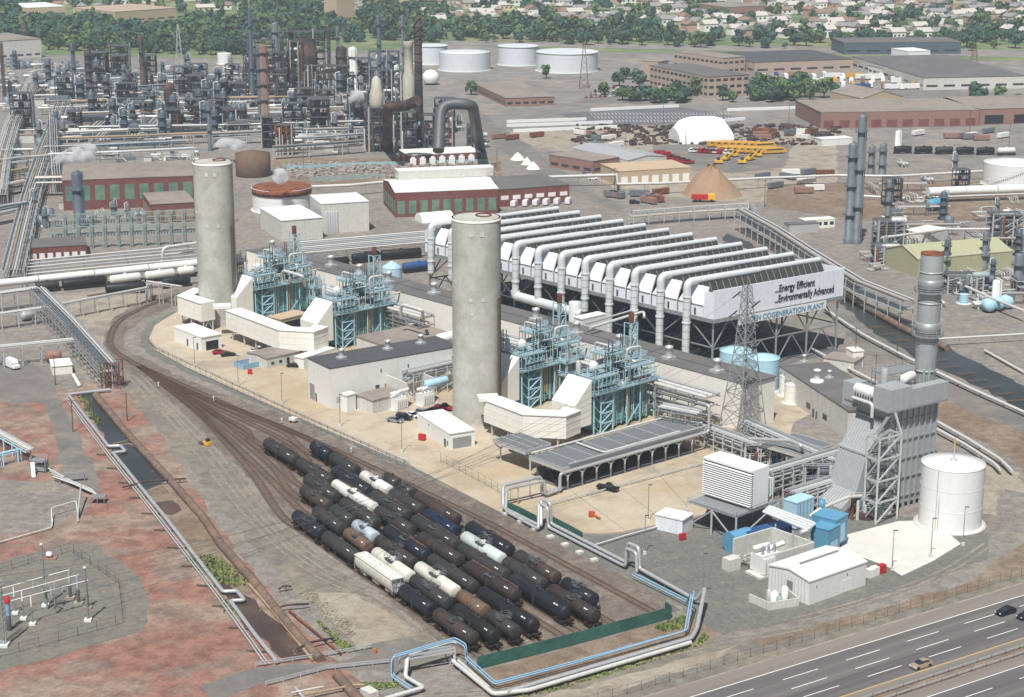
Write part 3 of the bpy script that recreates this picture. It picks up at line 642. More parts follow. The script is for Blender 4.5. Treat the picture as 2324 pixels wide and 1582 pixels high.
def pipe(path, r, m, name='pipeline', label=None, cat='pipe', group=None, n=10, rad=1.2, supports=None, sup_m='steel', parent=None, bands=None):
    P = bez([Vector(p) for p in path], 5, rad) if rad else [Vector(p) for p in path]
    b = MB().tube(P, r, n)
    if parent is not None: return b.build('pipe', m, parent)
    g = thing(name, label, cat, tuple(up(P[0], 0)), group); b.build('pipe', m, g)
    if bands:
        for p, d in along(P, bands): MB().tube([p-d*.08, p+d*.08], r+.05, n).build('flange', m, g)
    if supports:
        for p, d in along(P, supports, supports*.3):
            if p.z-r > .35 and abs(d.z) < .3: MB().beam(up(p, 0), up(p, p.z-r), .22).build('support', sup_m, g)
    return g
def rack(path, z, width, pipes, label, step=6.0, levels=(0,), fm='steel', name='pipe_rack', cat='pipe rack', group=None, post=.28, brace=True, sheet_m=None, n=6):
    """pipe rack along ground path; pipes = [(offset, level, radius, material)]"""
    P = [up(p, 0) for p in path]; g = thing(name, label, cat, tuple(P[0]), group)
    A, B = offset(P, width/2), offset(P, -width/2)
    for (o, lv, r, m) in pipes: MB().tube(bez([up(q, z-levels[lv]+r+.12) for q in offset(P, o)], 3, 1.0), r, n).build('pipe', m, g)
    for p, d in along(P, step, .3):
        nrm = V(-d.y, d.x)*width/2; b = MB()
        for s in (-1, 1): b.beam(up(p+nrm*s, 0), up(p+nrm*s, z+.1), post)
        for lv in levels: b.beam(up(p-nrm, z-lv), up(p+nrm, z-lv), post)
        b.build('frame', fm, g)
    for Q in (A, B):
        b = MB()
        for p, q in zip(Q, Q[1:]):
            for lv in levels: b.beam(up(p, z-lv-.15), up(q, z-lv-.15), post*.8)
        b.build('beam', fm, g)
    return g
def tank(px, r, h, label, m='storage_white', cone=.12, name='storage_tank', group=None, stairs=True, rim=False, n=40, bands=3, base=True):
    c = G(*px) if not isinstance(px, Vector) else px; g = thing(name, label, 'tank', tuple(c), group)
    MB().lathe(c, [(r, 0), (r, h)], n).build('shell', m, g)
    if rim:   # open top, floating roof sunk inside
        MB().lathe(c, [(r*.985, h*.80), (.01, h*.80+.02)], n).build('floating_roof', 'steel_dark', g)
        MB().lathe(c, [(r+.02, h+.02), (r+.45, h+.02), (r+.45, h+.25), (r-.3, h+.25)], n).build('wind_girder', m, g)
    else: MB().lathe(c, [(r+.08, h), (r+.08, h+.12), (r*.5, h+.12+cone*r*.5), (.05, h+.12+cone*r)], n).build('roof', m, g)
    for k in range(bands):
        z = h*(k+1)/(bands+1); MB().lathe(c, [(r, z-.05), (r+.04, z-.05), (r+.04, z+.05), (r, z+.05)], n).build('weld_band', m, g)
    if base: MB().lathe(c, [(r+1.0, .02), (r+1.0, .25), (r, .3)], n).build('ring_footing', 'wall_concrete', g)
    if stairs:
        a0 = R(200); k = 26; b = MB()
        for i in range(k):
            a = a0+R(95)*i/k; b.box((c.x+math.cos(a)*(r+.45), c.y+math.sin(a)*(r+.45), .3+h*i/k), (.8, .35, .06), a)
        Q = [V(c.x+math.cos(a0+R(95)*i/k)*(r+.85), c.y+math.sin(a0+R(95)*i/k)*(r+.85), 1.2+h*i/k) for i in range(k+1)]
        b.tube(Q, .04, 4); b.build('spiral_stair', 'steel', g)
        b = MB(); ring = [V(c.x+math.cos(R(q))*(r-.1), c.y+math.sin(R(q))*(r-.1), h+.1) for q in range(200, 340, 14)]
        b.rail(ring, 1.0, .05, 3.0); b.build('railing', 'steel', g)
    return g
def column(px, r, h, label, m='refinery_grey', plats=4, group=None, name='distillation_column', cage=True, base=None, n=14, top='dome', cat='column'):
    c = G(*px) if not isinstance(px, Vector) else px; g = thing(name, label, cat, tuple(c), group)
    prof = [(r*1.15, 0), (r*1.15, 2.0), (r, 2.2), (r, h)]+([(r*.85, h+r*.35), (r*.45, h+r*.55), (.02, h+r*.6)] if top == 'dome' else [(r*.9, h)])
    MB().lathe(c, prof, n).build('shell', m, g)
    for k in range(plats):
        z = h*(k+1)/(plats+.4); MB().lathe(c, [(r, z-.06), (r+1.0, z-.06), (r+1.0, z), (r, z)], n, False).build('platform', 'steel_dark', g)
        b = MB(); ring = [V(c.x+math.cos(R(q))*(r+.95), c.y+math.sin(R(q))*(r+.95), z) for q in range(0, 360, 45)]
        b.rail(ring, 1.1, .06, 3.0, True); b.build('railing', 'steel', g)
    if cage:
        b = MB()
        for dx in (-.25, .25): b.beam(V(c.x+dx, c.y-r-.3, 0), V(c.x+dx, c.y-r-.3, h), .07)
        b.build('ladder', 'steel', g)
        MB().tube([V(c.x+r+.35, c.y, 1), V(c.x+r+.35, c.y, h+.6), V(c.x, c.y, h+.8+r*.5)], .22, 6).build('overhead_pipe', m, g)
    return g
def lamp_post(px, h, label, group=None):
    c = G(*px); g = thing('lamp_post', label, 'lamp post', tuple(c), group)
    MB().box((c.x, c.y, .35), (.7, .7, .7)).build('footing', 'wall_concrete', g)
    MB().tube([up(c, .6), up(c, h)], [.11, .07], 8).build('pole', 'steel', g)
    MB().box((c.x+.35, c.y-.1, h), (.9, .35, .16)).build('lamp_head', 'steel_dark', g); return g
def utility_pole(px, h, label, m='timber', arms=1, group='wooden utility poles'):
    c = G(*px); g = thing('utility_pole', label, 'utility pole', tuple(c), group)
    MB().tube([up(c, 0), up(c, h)], [.17, .11], 6).build('pole', m, g)
    for k in range(arms): MB().beam(V(c.x-1.1, c.y, h-.5-k), V(c.x+1.1, c.y, h-.5-k), .14).build('crossarm', m, g)
    return g
def lattice(b, A, B, n, w=.12, cross=True):
    """braced bays between two vertical-ish chords A=(p,q) and B=(p,q)"""
    for i in range(n):
        p0, p1 = A[0].lerp(A[1], i/n), A[0].lerp(A[1], (i+1)/n); q0, q1 = B[0].lerp(B[1], i/n), B[0].lerp(B[1], (i+1)/n)
        b.beam(p0, q1, w)
        if cross: b.beam(q0, p1, w)
        b.beam(p1, q1, w)
    return b
UA = R(43); PU = V(math.cos(UA), math.sin(UA)); PV = V(math.sin(UA), -math.cos(UA))      # plant grid: PU away right, PV toward right
# ================================================================ CONCRETE CHIMNEYS
def chimney(px, ty, r, label, wide_side):
    c = G(*px); h = HT(px[0], px[1], ty); g = thing('chimney', label, 'chimney', tuple(c)); n = 48
    sh = MB().lathe(c, [(r*1.03, 0), (r, h*.35), (r, h)], n).build('shell', 'concrete', g)
    nb = 18
    for k in range(1, nb): z = h*k/nb; e = .03*r*max(0, 1-z/h/.35); MB().lathe(c, [(r+e, z-.05), (r+.018+e, z-.05), (r+.018+e, z+.05), (r, z+.05)], n).build('pour_joint', 'concrete', sh)
    MB().lathe(c, [(r+.12, h-.6), (r+.12, h), (r-.45, h), (r-.45, h-2.2), (.02, h-2.2)], n).build('rim', 'cream', g)
    for dx, dy, rr, hh in ((-.6, -1.0, 2.05, -.5), (1.9, 1.6, 2.15, .35)):
        MB().lathe(V(c.x+dx, c.y+dy), [(rr, h-3), (rr, h+hh), (rr-.15, h+hh), (rr-.15, h-2.1), (.02, h-2.1)], 24).build('flue', 'stack_rust', g)
    for (a, z, w) in ((-100, h*.935, 1.0), (-75, h*.935, 1.0), (-102, h*.62, .9), (-72, h*.62, .9), (-148, h*.70, .9), (-99, h*.55, .6)):
        an = R(a); p = V(c.x+math.cos(an)*(r+.0), c.y+math.sin(an)*(r+.0)); MB().box((p.x, p.y, z), (.2, w, w*1.1), an).build('vent_hatch', 'wall_concrete', g)
    # caged ladder up the right-hand side
    an = R(-30); p = V(c.x+math.cos(an)*(r+.5), c.y+math.sin(an)*(r+.5)); t = V(-math.sin(an), math.cos(an)); b = MB()
    for s in (-.75, .75): b.beam(up(p+t*s, 2), up(p+t*s, h*.62 if wide_side else h*.66), .14)
    z = 2.2
    while z < h*.62: b.beam(up(p-t*.75, z), up(p+t*.75, z), .16); b.beam(up(p+t*.55, z), up(p-t*.9+V(math.cos(an), math.sin(an))*.5, z), .05); z += .5
    b.build('ladder', 'rust_rail', g)
    z = h*.63; b = MB(); ring = [V(c.x+math.cos(R(q))*(r+1.1), c.y+math.sin(R(q))*(r+1.1), z) for q in range(-40, 15, 9)]
    b.rail(ring, 1.1, .07, 1.5); b.build('platform_railing', 'steel', g)
    return c, h, r
CR = chimney((1083, 951), 492, 6.45, 'broad concrete chimney beside the white garage shed, nearer the tank cars', True)
CL = chimney((498, 731), 366, 6.25, 'broad concrete chimney beside the parked cars, nearer the curved track', False)
# ================================================================ FLUE DUCTS
def duct(pts, w, z0, z1, label, legs=True, collar=None):
    """box duct along ground points (outer edge = camera side)"""
    P = [up(p, 0) for p in pts]; g = thing('flue_duct', label, 'duct', tuple(P[0])); I = offset(P, w); b = MB(); n = len(P)
    vs = [up(p, z0) for p in P]+[up(p, z1) for p in P]+[up(p, z0) for p in I]+[up(p, z1) for p in I]
    fs = []
    for i in range(n-1): fs += [(i, i+1, n+i+1, n+i), (n+i, n+i+1, 3*n+i+1, 3*n+i), (2*n+i+1, 2*n+i, 3*n+i, 3*n+i+1), (2*n+i, 2*n+i+1, i+1, i)]
    fs += [(0, n, 3*n, 2*n), (n-1, 2*n+n-1, 3*n+n-1, 2*n-1)]
    b.add([tuple(v) for v in vs], fs); b.build('casing', 'cream', g)
    C = offset(P, -.03)
    for zz in (z0+(z1-z0)*.33, z0+(z1-z0)*.66):
        m = MB()
        for p, q in zip(C, C[1:]): m.beam(up(p, zz), up(q, zz), .06)
        m.build('panel_joint', 'pale_clad', g)
    O = offset(P, -.25); Q = offset(P, w+.25); m = MB(); k = len(O)
    m.add([tuple(up(p, z1+.02)) for p in O]+[tuple(up(p, z1+.02)) for p in Q]+[tuple(up(p, z1+.18)) for p in O]+[tuple(up(p, z1+.18)) for p in Q],
          [f for i in range(k-1) for f in ((2*k+i, 2*k+i+1, 3*k+i+1, 3*k+i), (i, i+1, 2*k+i+1, 2*k+i), (k+i+1, k+i, 3*k+i, 3*k+i+1), (k+i, k+i+1, i+1, i))]+[(0, 2*k, 3*k, k), (k-1, 2*k-1, 4*k-1, 3*k-1)])
    m.build('top_cover', 'white_paint', g)
    if legs:
        for p, d in along(offset(P, w*.5), 7.0, 2.5):
            m = MB()
            for s in (-1, 1):
                e = p+V(-d.y, d.x)*(s*w*.35); m.beam(up(e, 0), up(e, z0), .4); m.beam(up(e, 0), up(p, z0), .2)
            m.build('leg', 'steel_light', g)
    return g
def duct_wedge(P0, u, n_, w, z0, z1, zt, L, label):
    """inclined inlet hood that joins the duct to the boiler end"""
    g = thing('duct_hood', label, 'duct', tuple(P0)); a = P0; b_ = P0+n_*w
    vs = [up(a, z0), up(b_, z0), up(b_-u*L, z0), up(a-u*L, z0), up(a, zt), up(b_, zt), up(b_-u*L, z1), up(a-u*L, z1)]
    MB().add([tuple(v) for v in vs], [(3, 2, 1, 0), (4, 5, 6, 7), (0, 1, 5, 4), (1, 2, 6, 5), (2, 3, 7, 6), (3, 0, 4, 7)]).build('hood_casing', 'cream', g)
    t = [v+V(0, 0, .03) for v in (vs[4], vs[5], vs[6], vs[7])]; e = [v+V(0, 0, .18) for v in t]
    MB().add([tuple(v) for v in t+e], [(3, 2, 1, 0), (4, 5, 6, 7), (0, 1, 5, 4), (1, 2, 6, 5), (2, 3, 7, 6), (3, 0, 4, 7)]).build('hood_cover', 'white_paint', g)
    return g
# ================================================================ TEAL HEAT RECOVERY BOILERS
def handrail_box(b, x0, x1, y0, y1, z, fr, h=1.1):
    b.rail([fr(x0, y0, z), fr(x1, y0, z), fr(x1, y1, z), fr(x0, y1, z)], h, .09, 1.6, True)
def hrsg(P0, label, seed, L=23.0, Wd=9.5):
    rr = random.Random(seed); u, n_ = PU, -PV
    def fr(x, y, z): return V(P0.x+u.x*x+n_.x*y, P0.y+u.y*x+n_.y*y, z)
    g = thing('boiler', label, 'boiler', tuple(P0), 'teal heat recovery boilers')
    def part(nm, b, m): return b.build(nm, m, g)
    zA, zB, zC = 11.0, 15.2, 19.2
    # casing of the boiler, set back behind the steel frame
    part('casing', MB().prism([fr(5.5, 1.4, 0), fr(L-1, 1.4, 0), fr(L-1, Wd-.5, 0), fr(5.5, Wd-.5, 0)], 1.0, zA-.4), 'teal_dark')
    part('inlet_casing', MB().prism([fr(.3, 1.6, 0), fr(5.5, 1.6, 0), fr(5.5, Wd-.6, 0), fr(.3, Wd-.6, 0)], 1.2, zA-1.2), 'teal_dark')
    for k in range(9):
        x = 6.0+k*(L-7.5)/8; part('casing_rib', MB().box(tuple(fr(x, 1.28, zA/2)), (.22, .26, zA-1.4), UA), 'teal')
    for k in range(4): z = 2.2+k*2.5; part('casing_band', MB().beam(fr(5.6, 1.3, z), fr(L-1.2, 1.3, z), .16), 'teal')
    # columns
    xs = [0, 2.6, 7.2, 12.5, 17.6, L]
    for x in xs:
        for y in (0, Wd): part('column', MB().beam(fr(x, y, 0), fr(x, y, zA if x not in (2.6, 7.2) else zB), .38), 'teal')
    # bracing of the stair bay
    for (a, b_) in ((2.6, 7.2),):
        for k in range(4):
            z0, z1 = zA*k/4, zA*(k+1)/4
            part('brace', MB().beam(fr(a, -.05, z0), fr(b_, -.05, z1), .26), 'blue_pale'); part('crossbeam', MB().beam(fr(a, -.05, z1), fr(b_, -.05, z1), .28), 'blue_pale')
            part('stair_flight', MB().beam(fr(a+.3, .9, z0+.2), fr(b_-.3, .9, z1), .8, .14), 'teal')
            m = MB(); m.rail([fr(a+.3, .45, z0+.3), fr(b_-.3, .45, z1+.1)], 1.0, .07, 1.3); part('stair_rail', m, 'teal')
    for k in range(4): z0, z1 = zA*k/4, zA*(k+1)/4; part('brace', MB().beam(fr(0, 0, z1), fr(2.6, 0, z0), .2), 'teal')
    for x0, x1 in ((12.5, 17.6),): part('brace', MB().beam(fr(x0, 0, .5), fr(x1, 0, zA*.5), .22), 'teal')
    part('downcomer', MB().tube([fr(13.6, .6, 0), fr(13.6, .6, zA)], .42, 10), 'pipe_tan'); part('downcomer', MB().tube([fr(8.4, .7, 1), fr(8.4, .7, zB-2)], .3, 8), 'steel_light')
    # platforms with handrails
    for z, x0, x1, y0, y1 in ((zA, -.8, L+.6, -.9, Wd+.5), (zB, -.6, 8.8, -.6, Wd*.6), (zB, 14.2, L+.8, .6, Wd), (zC, 8.0, 15.0, 3.0, Wd)):
        part('platform', MB().prism([fr(x0, y0, 0), fr(x1, y0, 0), fr(x1, y1, 0), fr(x0, y1, 0)], z, z+.22), 'teal_deck')
        m = MB(); handrail_box(m, x0, x1, y0, y1, z+.2, fr); part('railing', m, 'blue_pale')
        m = MB()
        k = 6
        for i in range(k+1):
            x = x0+(x1-x0)*i/k; m.beam(fr(x, y0+.05, z-3.2), fr(x, y0+.05, z+.1), .16); m.beam(fr(x, y1-.05, z-3.2), fr(x, y1-.05, z+.1), .16)
        part('hanger', m, 'teal') if z > zA else None
    # second access bay at the far end
    for k in range(5):
        z = 1.8+k*2.0; part('landing', MB().box(tuple(fr(L+2.0, 1.6, z)), (3.4, 2.6, .12), UA), 'teal')
        m = MB(); m.rail([fr(L+.4, .3, z), fr(L+3.6, .3, z), fr(L+3.6, 2.9, z)], 1.0, .07, 1.4); part('railing', m, 'blue_pale')
    for x in (L+.4, L+3.7): part('column', MB().beam(fr(x, .3, 0), fr(x, .3, zA), .26), 'teal'); part('column', MB().beam(fr(x, 2.9, 0), fr(x, 2.9, zA), .26), 'teal')
    # steam drum with saddles, silencers, vents and deaerator
    part('steam_drum', MB().capsule(fr(9.5, 5.6, zA+3.6), fr(20.5, 5.6, zA+3.6), 1.05, 14), 'sooty' if 0 else 'steel_dark')
    part('steam_drum', MB().capsule(fr(10.2, 8.3, zA+5.4), fr(19.0, 8.3, zA+5.4), .8, 12), 'steel_light')
    part('drum_end', MB().capsule(fr(20.3, 5.6, zA+3.6), fr(20.9, 5.6, zA+3.6), 1.12, 14), 'pale_clad')
    part('surge_vessel', MB().lathe(fr(4.2, 4.4, zB+.3), [(.2, 0), (1.1, .5), (1.25, 1.2), (1.25, 2.0), (1.1, 2.7), (.3, 3.2)], 14), 'pale_clad')
    part('silencer', MB().lathe(fr(1.2, 7.0, zB), [(.7, 0), (.7, 3.4), (.5, 3.7)], 12), 'steel_light')
    for x, y, h in ((5.8, 1.6, 21.5), (8.6, 1.8, 24.0), (8.7, 3.4, 24.0), (17.6, 7.6, 23.5), (18.4, 7.6, 23.0)): part('vent_pipe', MB().tube([fr(x, y, zB-3), fr(x, y, h)], .17, 6), 'steel_dark')
    # stair tower and red-capped vent stack
    for dx, dy in ((0, 0), (2.6, 0), (2.6, 2.4), (0, 2.4)): part('tower_post', MB().beam(fr(20.6+dx, 6.6+dy, zA), fr(20.6+dx, 6.6+dy, 25.5), .3), 'teal')
    m = MB()
    for k in range(4):
        z0 = zA+k*3.6; z1 = z0+3.6
        m.beam(fr(20.6, 6.6, z0), fr(23.2, 6.6, z1), .18); m.beam(fr(20.6, 6.6, z1), fr(23.2, 6.6, z1), .2); m.beam(fr(20.6, 9.0, z1), fr(20.6, 6.6, z1), .2); m.beam(fr(23.2, 6.6, z0), fr(23.2, 9.0, z1), .16)
    part('tower_bracing', m, 'teal')
    part('vent_stack', MB().tube([fr(21.9, 7.8, zA), fr(21.9, 7.8, 25.5)], .6, 10), 'steel_light'); part('stack_cap', MB().lathe(fr(21.9, 7.8, 25.0), [(.75, 0), (.75, 3.0), (.6, 3.0), (.6, .2)], 12), 'stack_rust')
    # upper frame towers near the inlet
    for x, y in ((-.2, Wd+.3), (-.2, Wd+3), (3.4, Wd+.3), (3.4, Wd+3)): part('column', MB().beam(fr(x, y, 4), fr(x, y, 20.5), .28), 'teal')
    for z in (14.0, 17.5):
        part('platform', MB().prism([fr(-.6, Wd, 0), fr(4, Wd, 0), fr(4, Wd+3.4, 0), fr(-.6, Wd+3.4, 0)], z, z+.18), 'teal_deck')
        m = MB(); handrail_box(m, -.6, 4, Wd, Wd+3.4, z+.18, fr); part('railing', m, 'blue_pale')
    for k in range(5): part('riser_pipe', MB().tube([fr(.2+k*.7, Wd+1.2, 6), fr(.2+k*.7, Wd+1.2, 19+rr.uniform(0, 3))], .2, 6), ('steel_light', 'pipe_tan', 'steel')[k % 3])
    # lagged pipes looping over the top, valves and motors
    part('pipe', MB().tube(bez([fr(12, 5.6, zA+4.6), fr(12, 5.6, zC+1.8), fr(12, Wd+2, zC+1.8), fr(12, Wd+2, 10), fr(20, Wd+6, 10)], 4, 1), .32, 8), 'pipe_white')
    part('pipe', MB().tube(bez([fr(18, 5.6, zA+4.6), fr(18, 5.6, zC), fr(23.0, 5.2, zC), fr(23.6, 5.2, 12.5), fr(30, 5.2, 12.5)], 4, 1), .34, 8), 'pipe_white')
    part('pipe', MB().tube(bez([fr(9, 3.0, zA), fr(9, 3.0, zB+2.2), fr(16, 2.6, zB+2.2), fr(16, 2.6, zA+.5)], 4, .8), .24, 8), 'alu')
    part('pipe', MB().tube(bez([fr(-.5, 5, zB-1), fr(-1.2, 5, zB-1), fr(-1.2, 8.5, zB-3), fr(-1.2, 8.5, 5)], 4, .8), .36, 8), 'steel_light')
    for k in range(10):
        x, y = rr.uniform(1, L-1), rr.uniform(.6, 4.2); s = rr.uniform(.5, 1.1)
        part('valve_motor', MB().lathe(fr(x, y, zA+.25), [(s*.5, 0), (s*.5, s*.8), (s*.25, s), (s*.25, s*1.5)], 8), ('orange', 'pipe_tan', 'steel_dark', 'steel_light')[k % 4])
    for k in range(44):
        x, y = rr.uniform(0, L), rr.uniform(-.4, Wd-1); h = rr.uniform(1.0, 5.5); part('conduit', MB().tube([fr(x, y, zA+.2), fr(x, y, zA+h), fr(x+rr.uniform(-2, 2), y, zA+h)], rr.uniform(.07, .16), 6), rr.choice(('teal', 'alu', 'steel', 'pipe_white', 'steel_dark')))
    for k in range(16):
        x = rr.uniform(6, L); part('wall_pipe', MB().tube([fr(x, 1.0, rr.uniform(.5, 4)), fr(x, 1.0, zA)], rr.uniform(.08, .2), 6), rr.choice(('teal', 'blue_pale', 'steel_light', 'teal_dark', 'pipe_tan')))
    for z, x0, x1, y in ((13.1, 1, 8, -.8), (13.1, 15, L, -.6), (17.3, 0, 8, 1.5), (17.2, 14, L, 2.5), (21.0, 9, 14, 4)):
        m = MB(); m.rail([fr(x0, y, z), fr(x1, y, z), fr(x1, y+3, z)], 1.1, .08, 1.3); part('railing', m, 'blue_pale'); part('walkway', MB().box(tuple(fr((x0+x1)/2, y+.5, z)), (x1-x0, 1.0, .1), UA), 'teal_deck')
    for k in range(8): x = 1+k*2.8; part('tall_post', MB().beam(fr(x, (k % 2)*5+.5, zA), fr(x, (k % 2)*5+.5, rr.uniform(17, 22)), .22), 'teal')
    for k in range(4): part('cabinet', MB().box(tuple(fr(rr.uniform(1, L-2), rr.uniform(.6, 3), zA+.9)), (rr.uniform(.6, 1.6), .6, 1.4), UA), rr.choice(('steel_light', 'blue_pale', 'sooty')))
    return g
HR = [((1184, 933), 'teal boiler with open steel platforms close behind the nearer chimney'), ((1347, 990), 'teal boiler with open steel platforms beside the fan cooler bank'),
      ((582, 733), 'teal boiler with open steel platforms close behind the farther chimney'), ((763, 795), 'teal boiler with open steel platforms beside the flat roofed control building')]
for k, (p, lb) in enumerate(HR): hrsg(G(*p), lb, 11+k)
ZD0, ZD1 = 3.4, 9.3
def dz(x, y): return G(x, y, ZD1)
duct([dz(1098, 908), dz(1187, 942), dz(1285, 946), dz(1318, 932)], 5.2, ZD0, ZD1, 'long cream flue duct bending from the nearer chimney to its right boiler')
duct([dz(512, 705), dz(633, 750), dz(712, 754.5), dz(745, 742)], 5.2, ZD0, ZD1, 'long cream flue duct bending from the farther chimney past parked cars')
duct([dz(560, 718), dz(470, 668), dz(440, 654), dz(402, 672), dz(456, 690)][2:], 5.0, ZD0, ZD1, 'short cream flue duct on the rail curve side of the farther chimney')
p = G(1347, 990); duct_wedge(p-PU*.9, PU, -PV, 8.6, ZD0, ZD1, 15.2, 6.0, 'cream inlet hood on the boiler beside the fan coolers')
p = G(763, 795); duct_wedge(p-PU*.9, PU, -PV, 8.6, ZD0, ZD1, 15.2, 6.0, 'cream inlet hood on the boiler beside the control building')
p = G(1184, 933); duct_wedge(p-PU*.9, PU, -PV, 8.6, ZD0, ZD1, 15.2, 6.5, 'cream inlet hood tucked behind the nearer chimney')
p = G(582, 733); duct_wedge(p-PU*.9, PU, -PV, 8.6, ZD0, ZD1, 15.2, 6.5, 'cream inlet hood tucked behind the farther chimney')
for (x, y, c, l) in ((1113, 906, CR, 'white duct collar on the nearer chimney'), (508, 698, CL, 'white duct collar on the farther chimney')):
    q = dz(x, y); MB_ = MB().box((q.x-.6, q.y+.4, ZD1+.35), (5.4, 4.2, .9), R(10)); tag(MB_.build('duct_collar', 'white_paint'), l, 'duct')
# ================================================================ TURBINE HALL
ZH = 12.5
A, B, C = G(560, 570, ZH), G(1689, 875, ZH), G(1753, 853, ZH)
hallR = rect(A, B, C)
def roofvent(px, z, label, parent=None, s=1.0):
    c = G(*px, z); g = thing('roof_fan', label, 'roof fan', tuple(c), 'roof fans on the turbine hall') if parent is None else parent
    MB().box((c.x, c.y, z+.35*s), (3.0*s, 3.0*s, .7*s), UA).build('curb', 'steel_light', g)
    MB().lathe(V(c.x, c.y, z+.7*s), [(1.15*s, 0), (1.0*s, .5*s), (1.0*s, 2.1*s), (1.15*s, 2.2*s), (1.15*s, 2.9*s), (.9*s, 2.9*s), (.85*s, 2.2*s)], 16).build('fan_drum', 'steel_light', g)
    return g
hall = building('turbine_hall', 'long grey flat roofed turbine hall running between boilers and condenser', 'building', hallR, ZH, 'cream', 'roof_grey', [('wall_joint', 0, .1*k, .1*k+.002, 0, ZH-.3, 'pale_clad') for k in range(1, 10)], eave=.4)
m0, m1 = (hallR[0]+hallR[3])/2, (hallR[1]+hallR[2])/2
MB().beam(up(m0, ZH+.36), up(m1, ZH+.36), .35, .14).build('ridge_seam', 'steel_dark', hall)
for f in (.33, .62, .83): p, q = hallR[0].lerp(hallR[1], f), hallR[3].lerp(hallR[2], f); MB().beam(up(p, ZH+.35), up(q, ZH+.35), .3, .1).build('roof_seam', 'steel_dark', hall)
VENTS = [(618, 563), (751, 598), (816, 618), (882, 635), (985, 661), (1216, 720), (1308, 752), (1406, 782), (1518, 808), (1627, 838)]
WHERE = ['by the far end of the turbine hall roof', 'second along the turbine hall roof from the far end', 'third along the turbine hall roof from the far end', 'fourth along the turbine hall roof from the far end', 'beside the nearer chimney on the hall roof',
         'near the white steam main on the hall roof', 'beside the pipe bridge on the hall roof', 'third from the pale blue tanks on the hall roof', 'second from the pale blue tanks on the hall roof', 'beside the pale blue tanks on the hall roof']
for v, w in zip(VENTS, WHERE): roofvent((v[0], v[1]+6), ZH+.3, 'grey drum roof fan '+w)
building('annex_block', 'small pale flat block between turbine hall and steam risers', 'building', prect((1322, 742), (1375, 730), (1310, 735), 12.0), 14.2, 'pale_clad', 'pale_clad')
# ================================================================ AIR COOLED CONDENSER
ZB, ZTP, ZP = 17.8, 26.2, 27.6
O = up(G(1619, 725, ZB), 0); K1 = up(G(1913, 670, ZB), 0); LE = up(G(965, 570.3, ZB), 0)
au = K1-O; av = LE-O; LU, LV = au.length, av.length; au.normalize(); av.normalize()
def ac(x, y, z): return V(O.x+au.x*x+av.x*y, O.y+au.y*x+av.y*y, z)
ACC = thing('air_cooled_condenser', 'huge raised air cooled condenser with rows of white steam ducts', 'condenser', tuple(O))
def ap(nm, b, m): return b.build(nm, m, ACC)
YO = 3.4; NS = 12; PITCH_ = (LV-YO)/NS
ap('fan_deck', MB().prism([ac(.4, .4, 0), ac(LU-.4, .4, 0), ac(LU-.4, LV-.4, 0), ac(.4, LV-.4, 0)], ZB-.2, ZB+.4), 'steel_dark')
ap('deck_edge_beam', MB().beam(ac(0, 0, ZB-.6), ac(0, LV, ZB-.6), .5, 1.2), 'steel')
ap('deck_edge_beam', MB().beam(ac(0, -.1, ZB-.6), ac(LU, -.1, ZB-.6), .5, 1.2), 'steel')
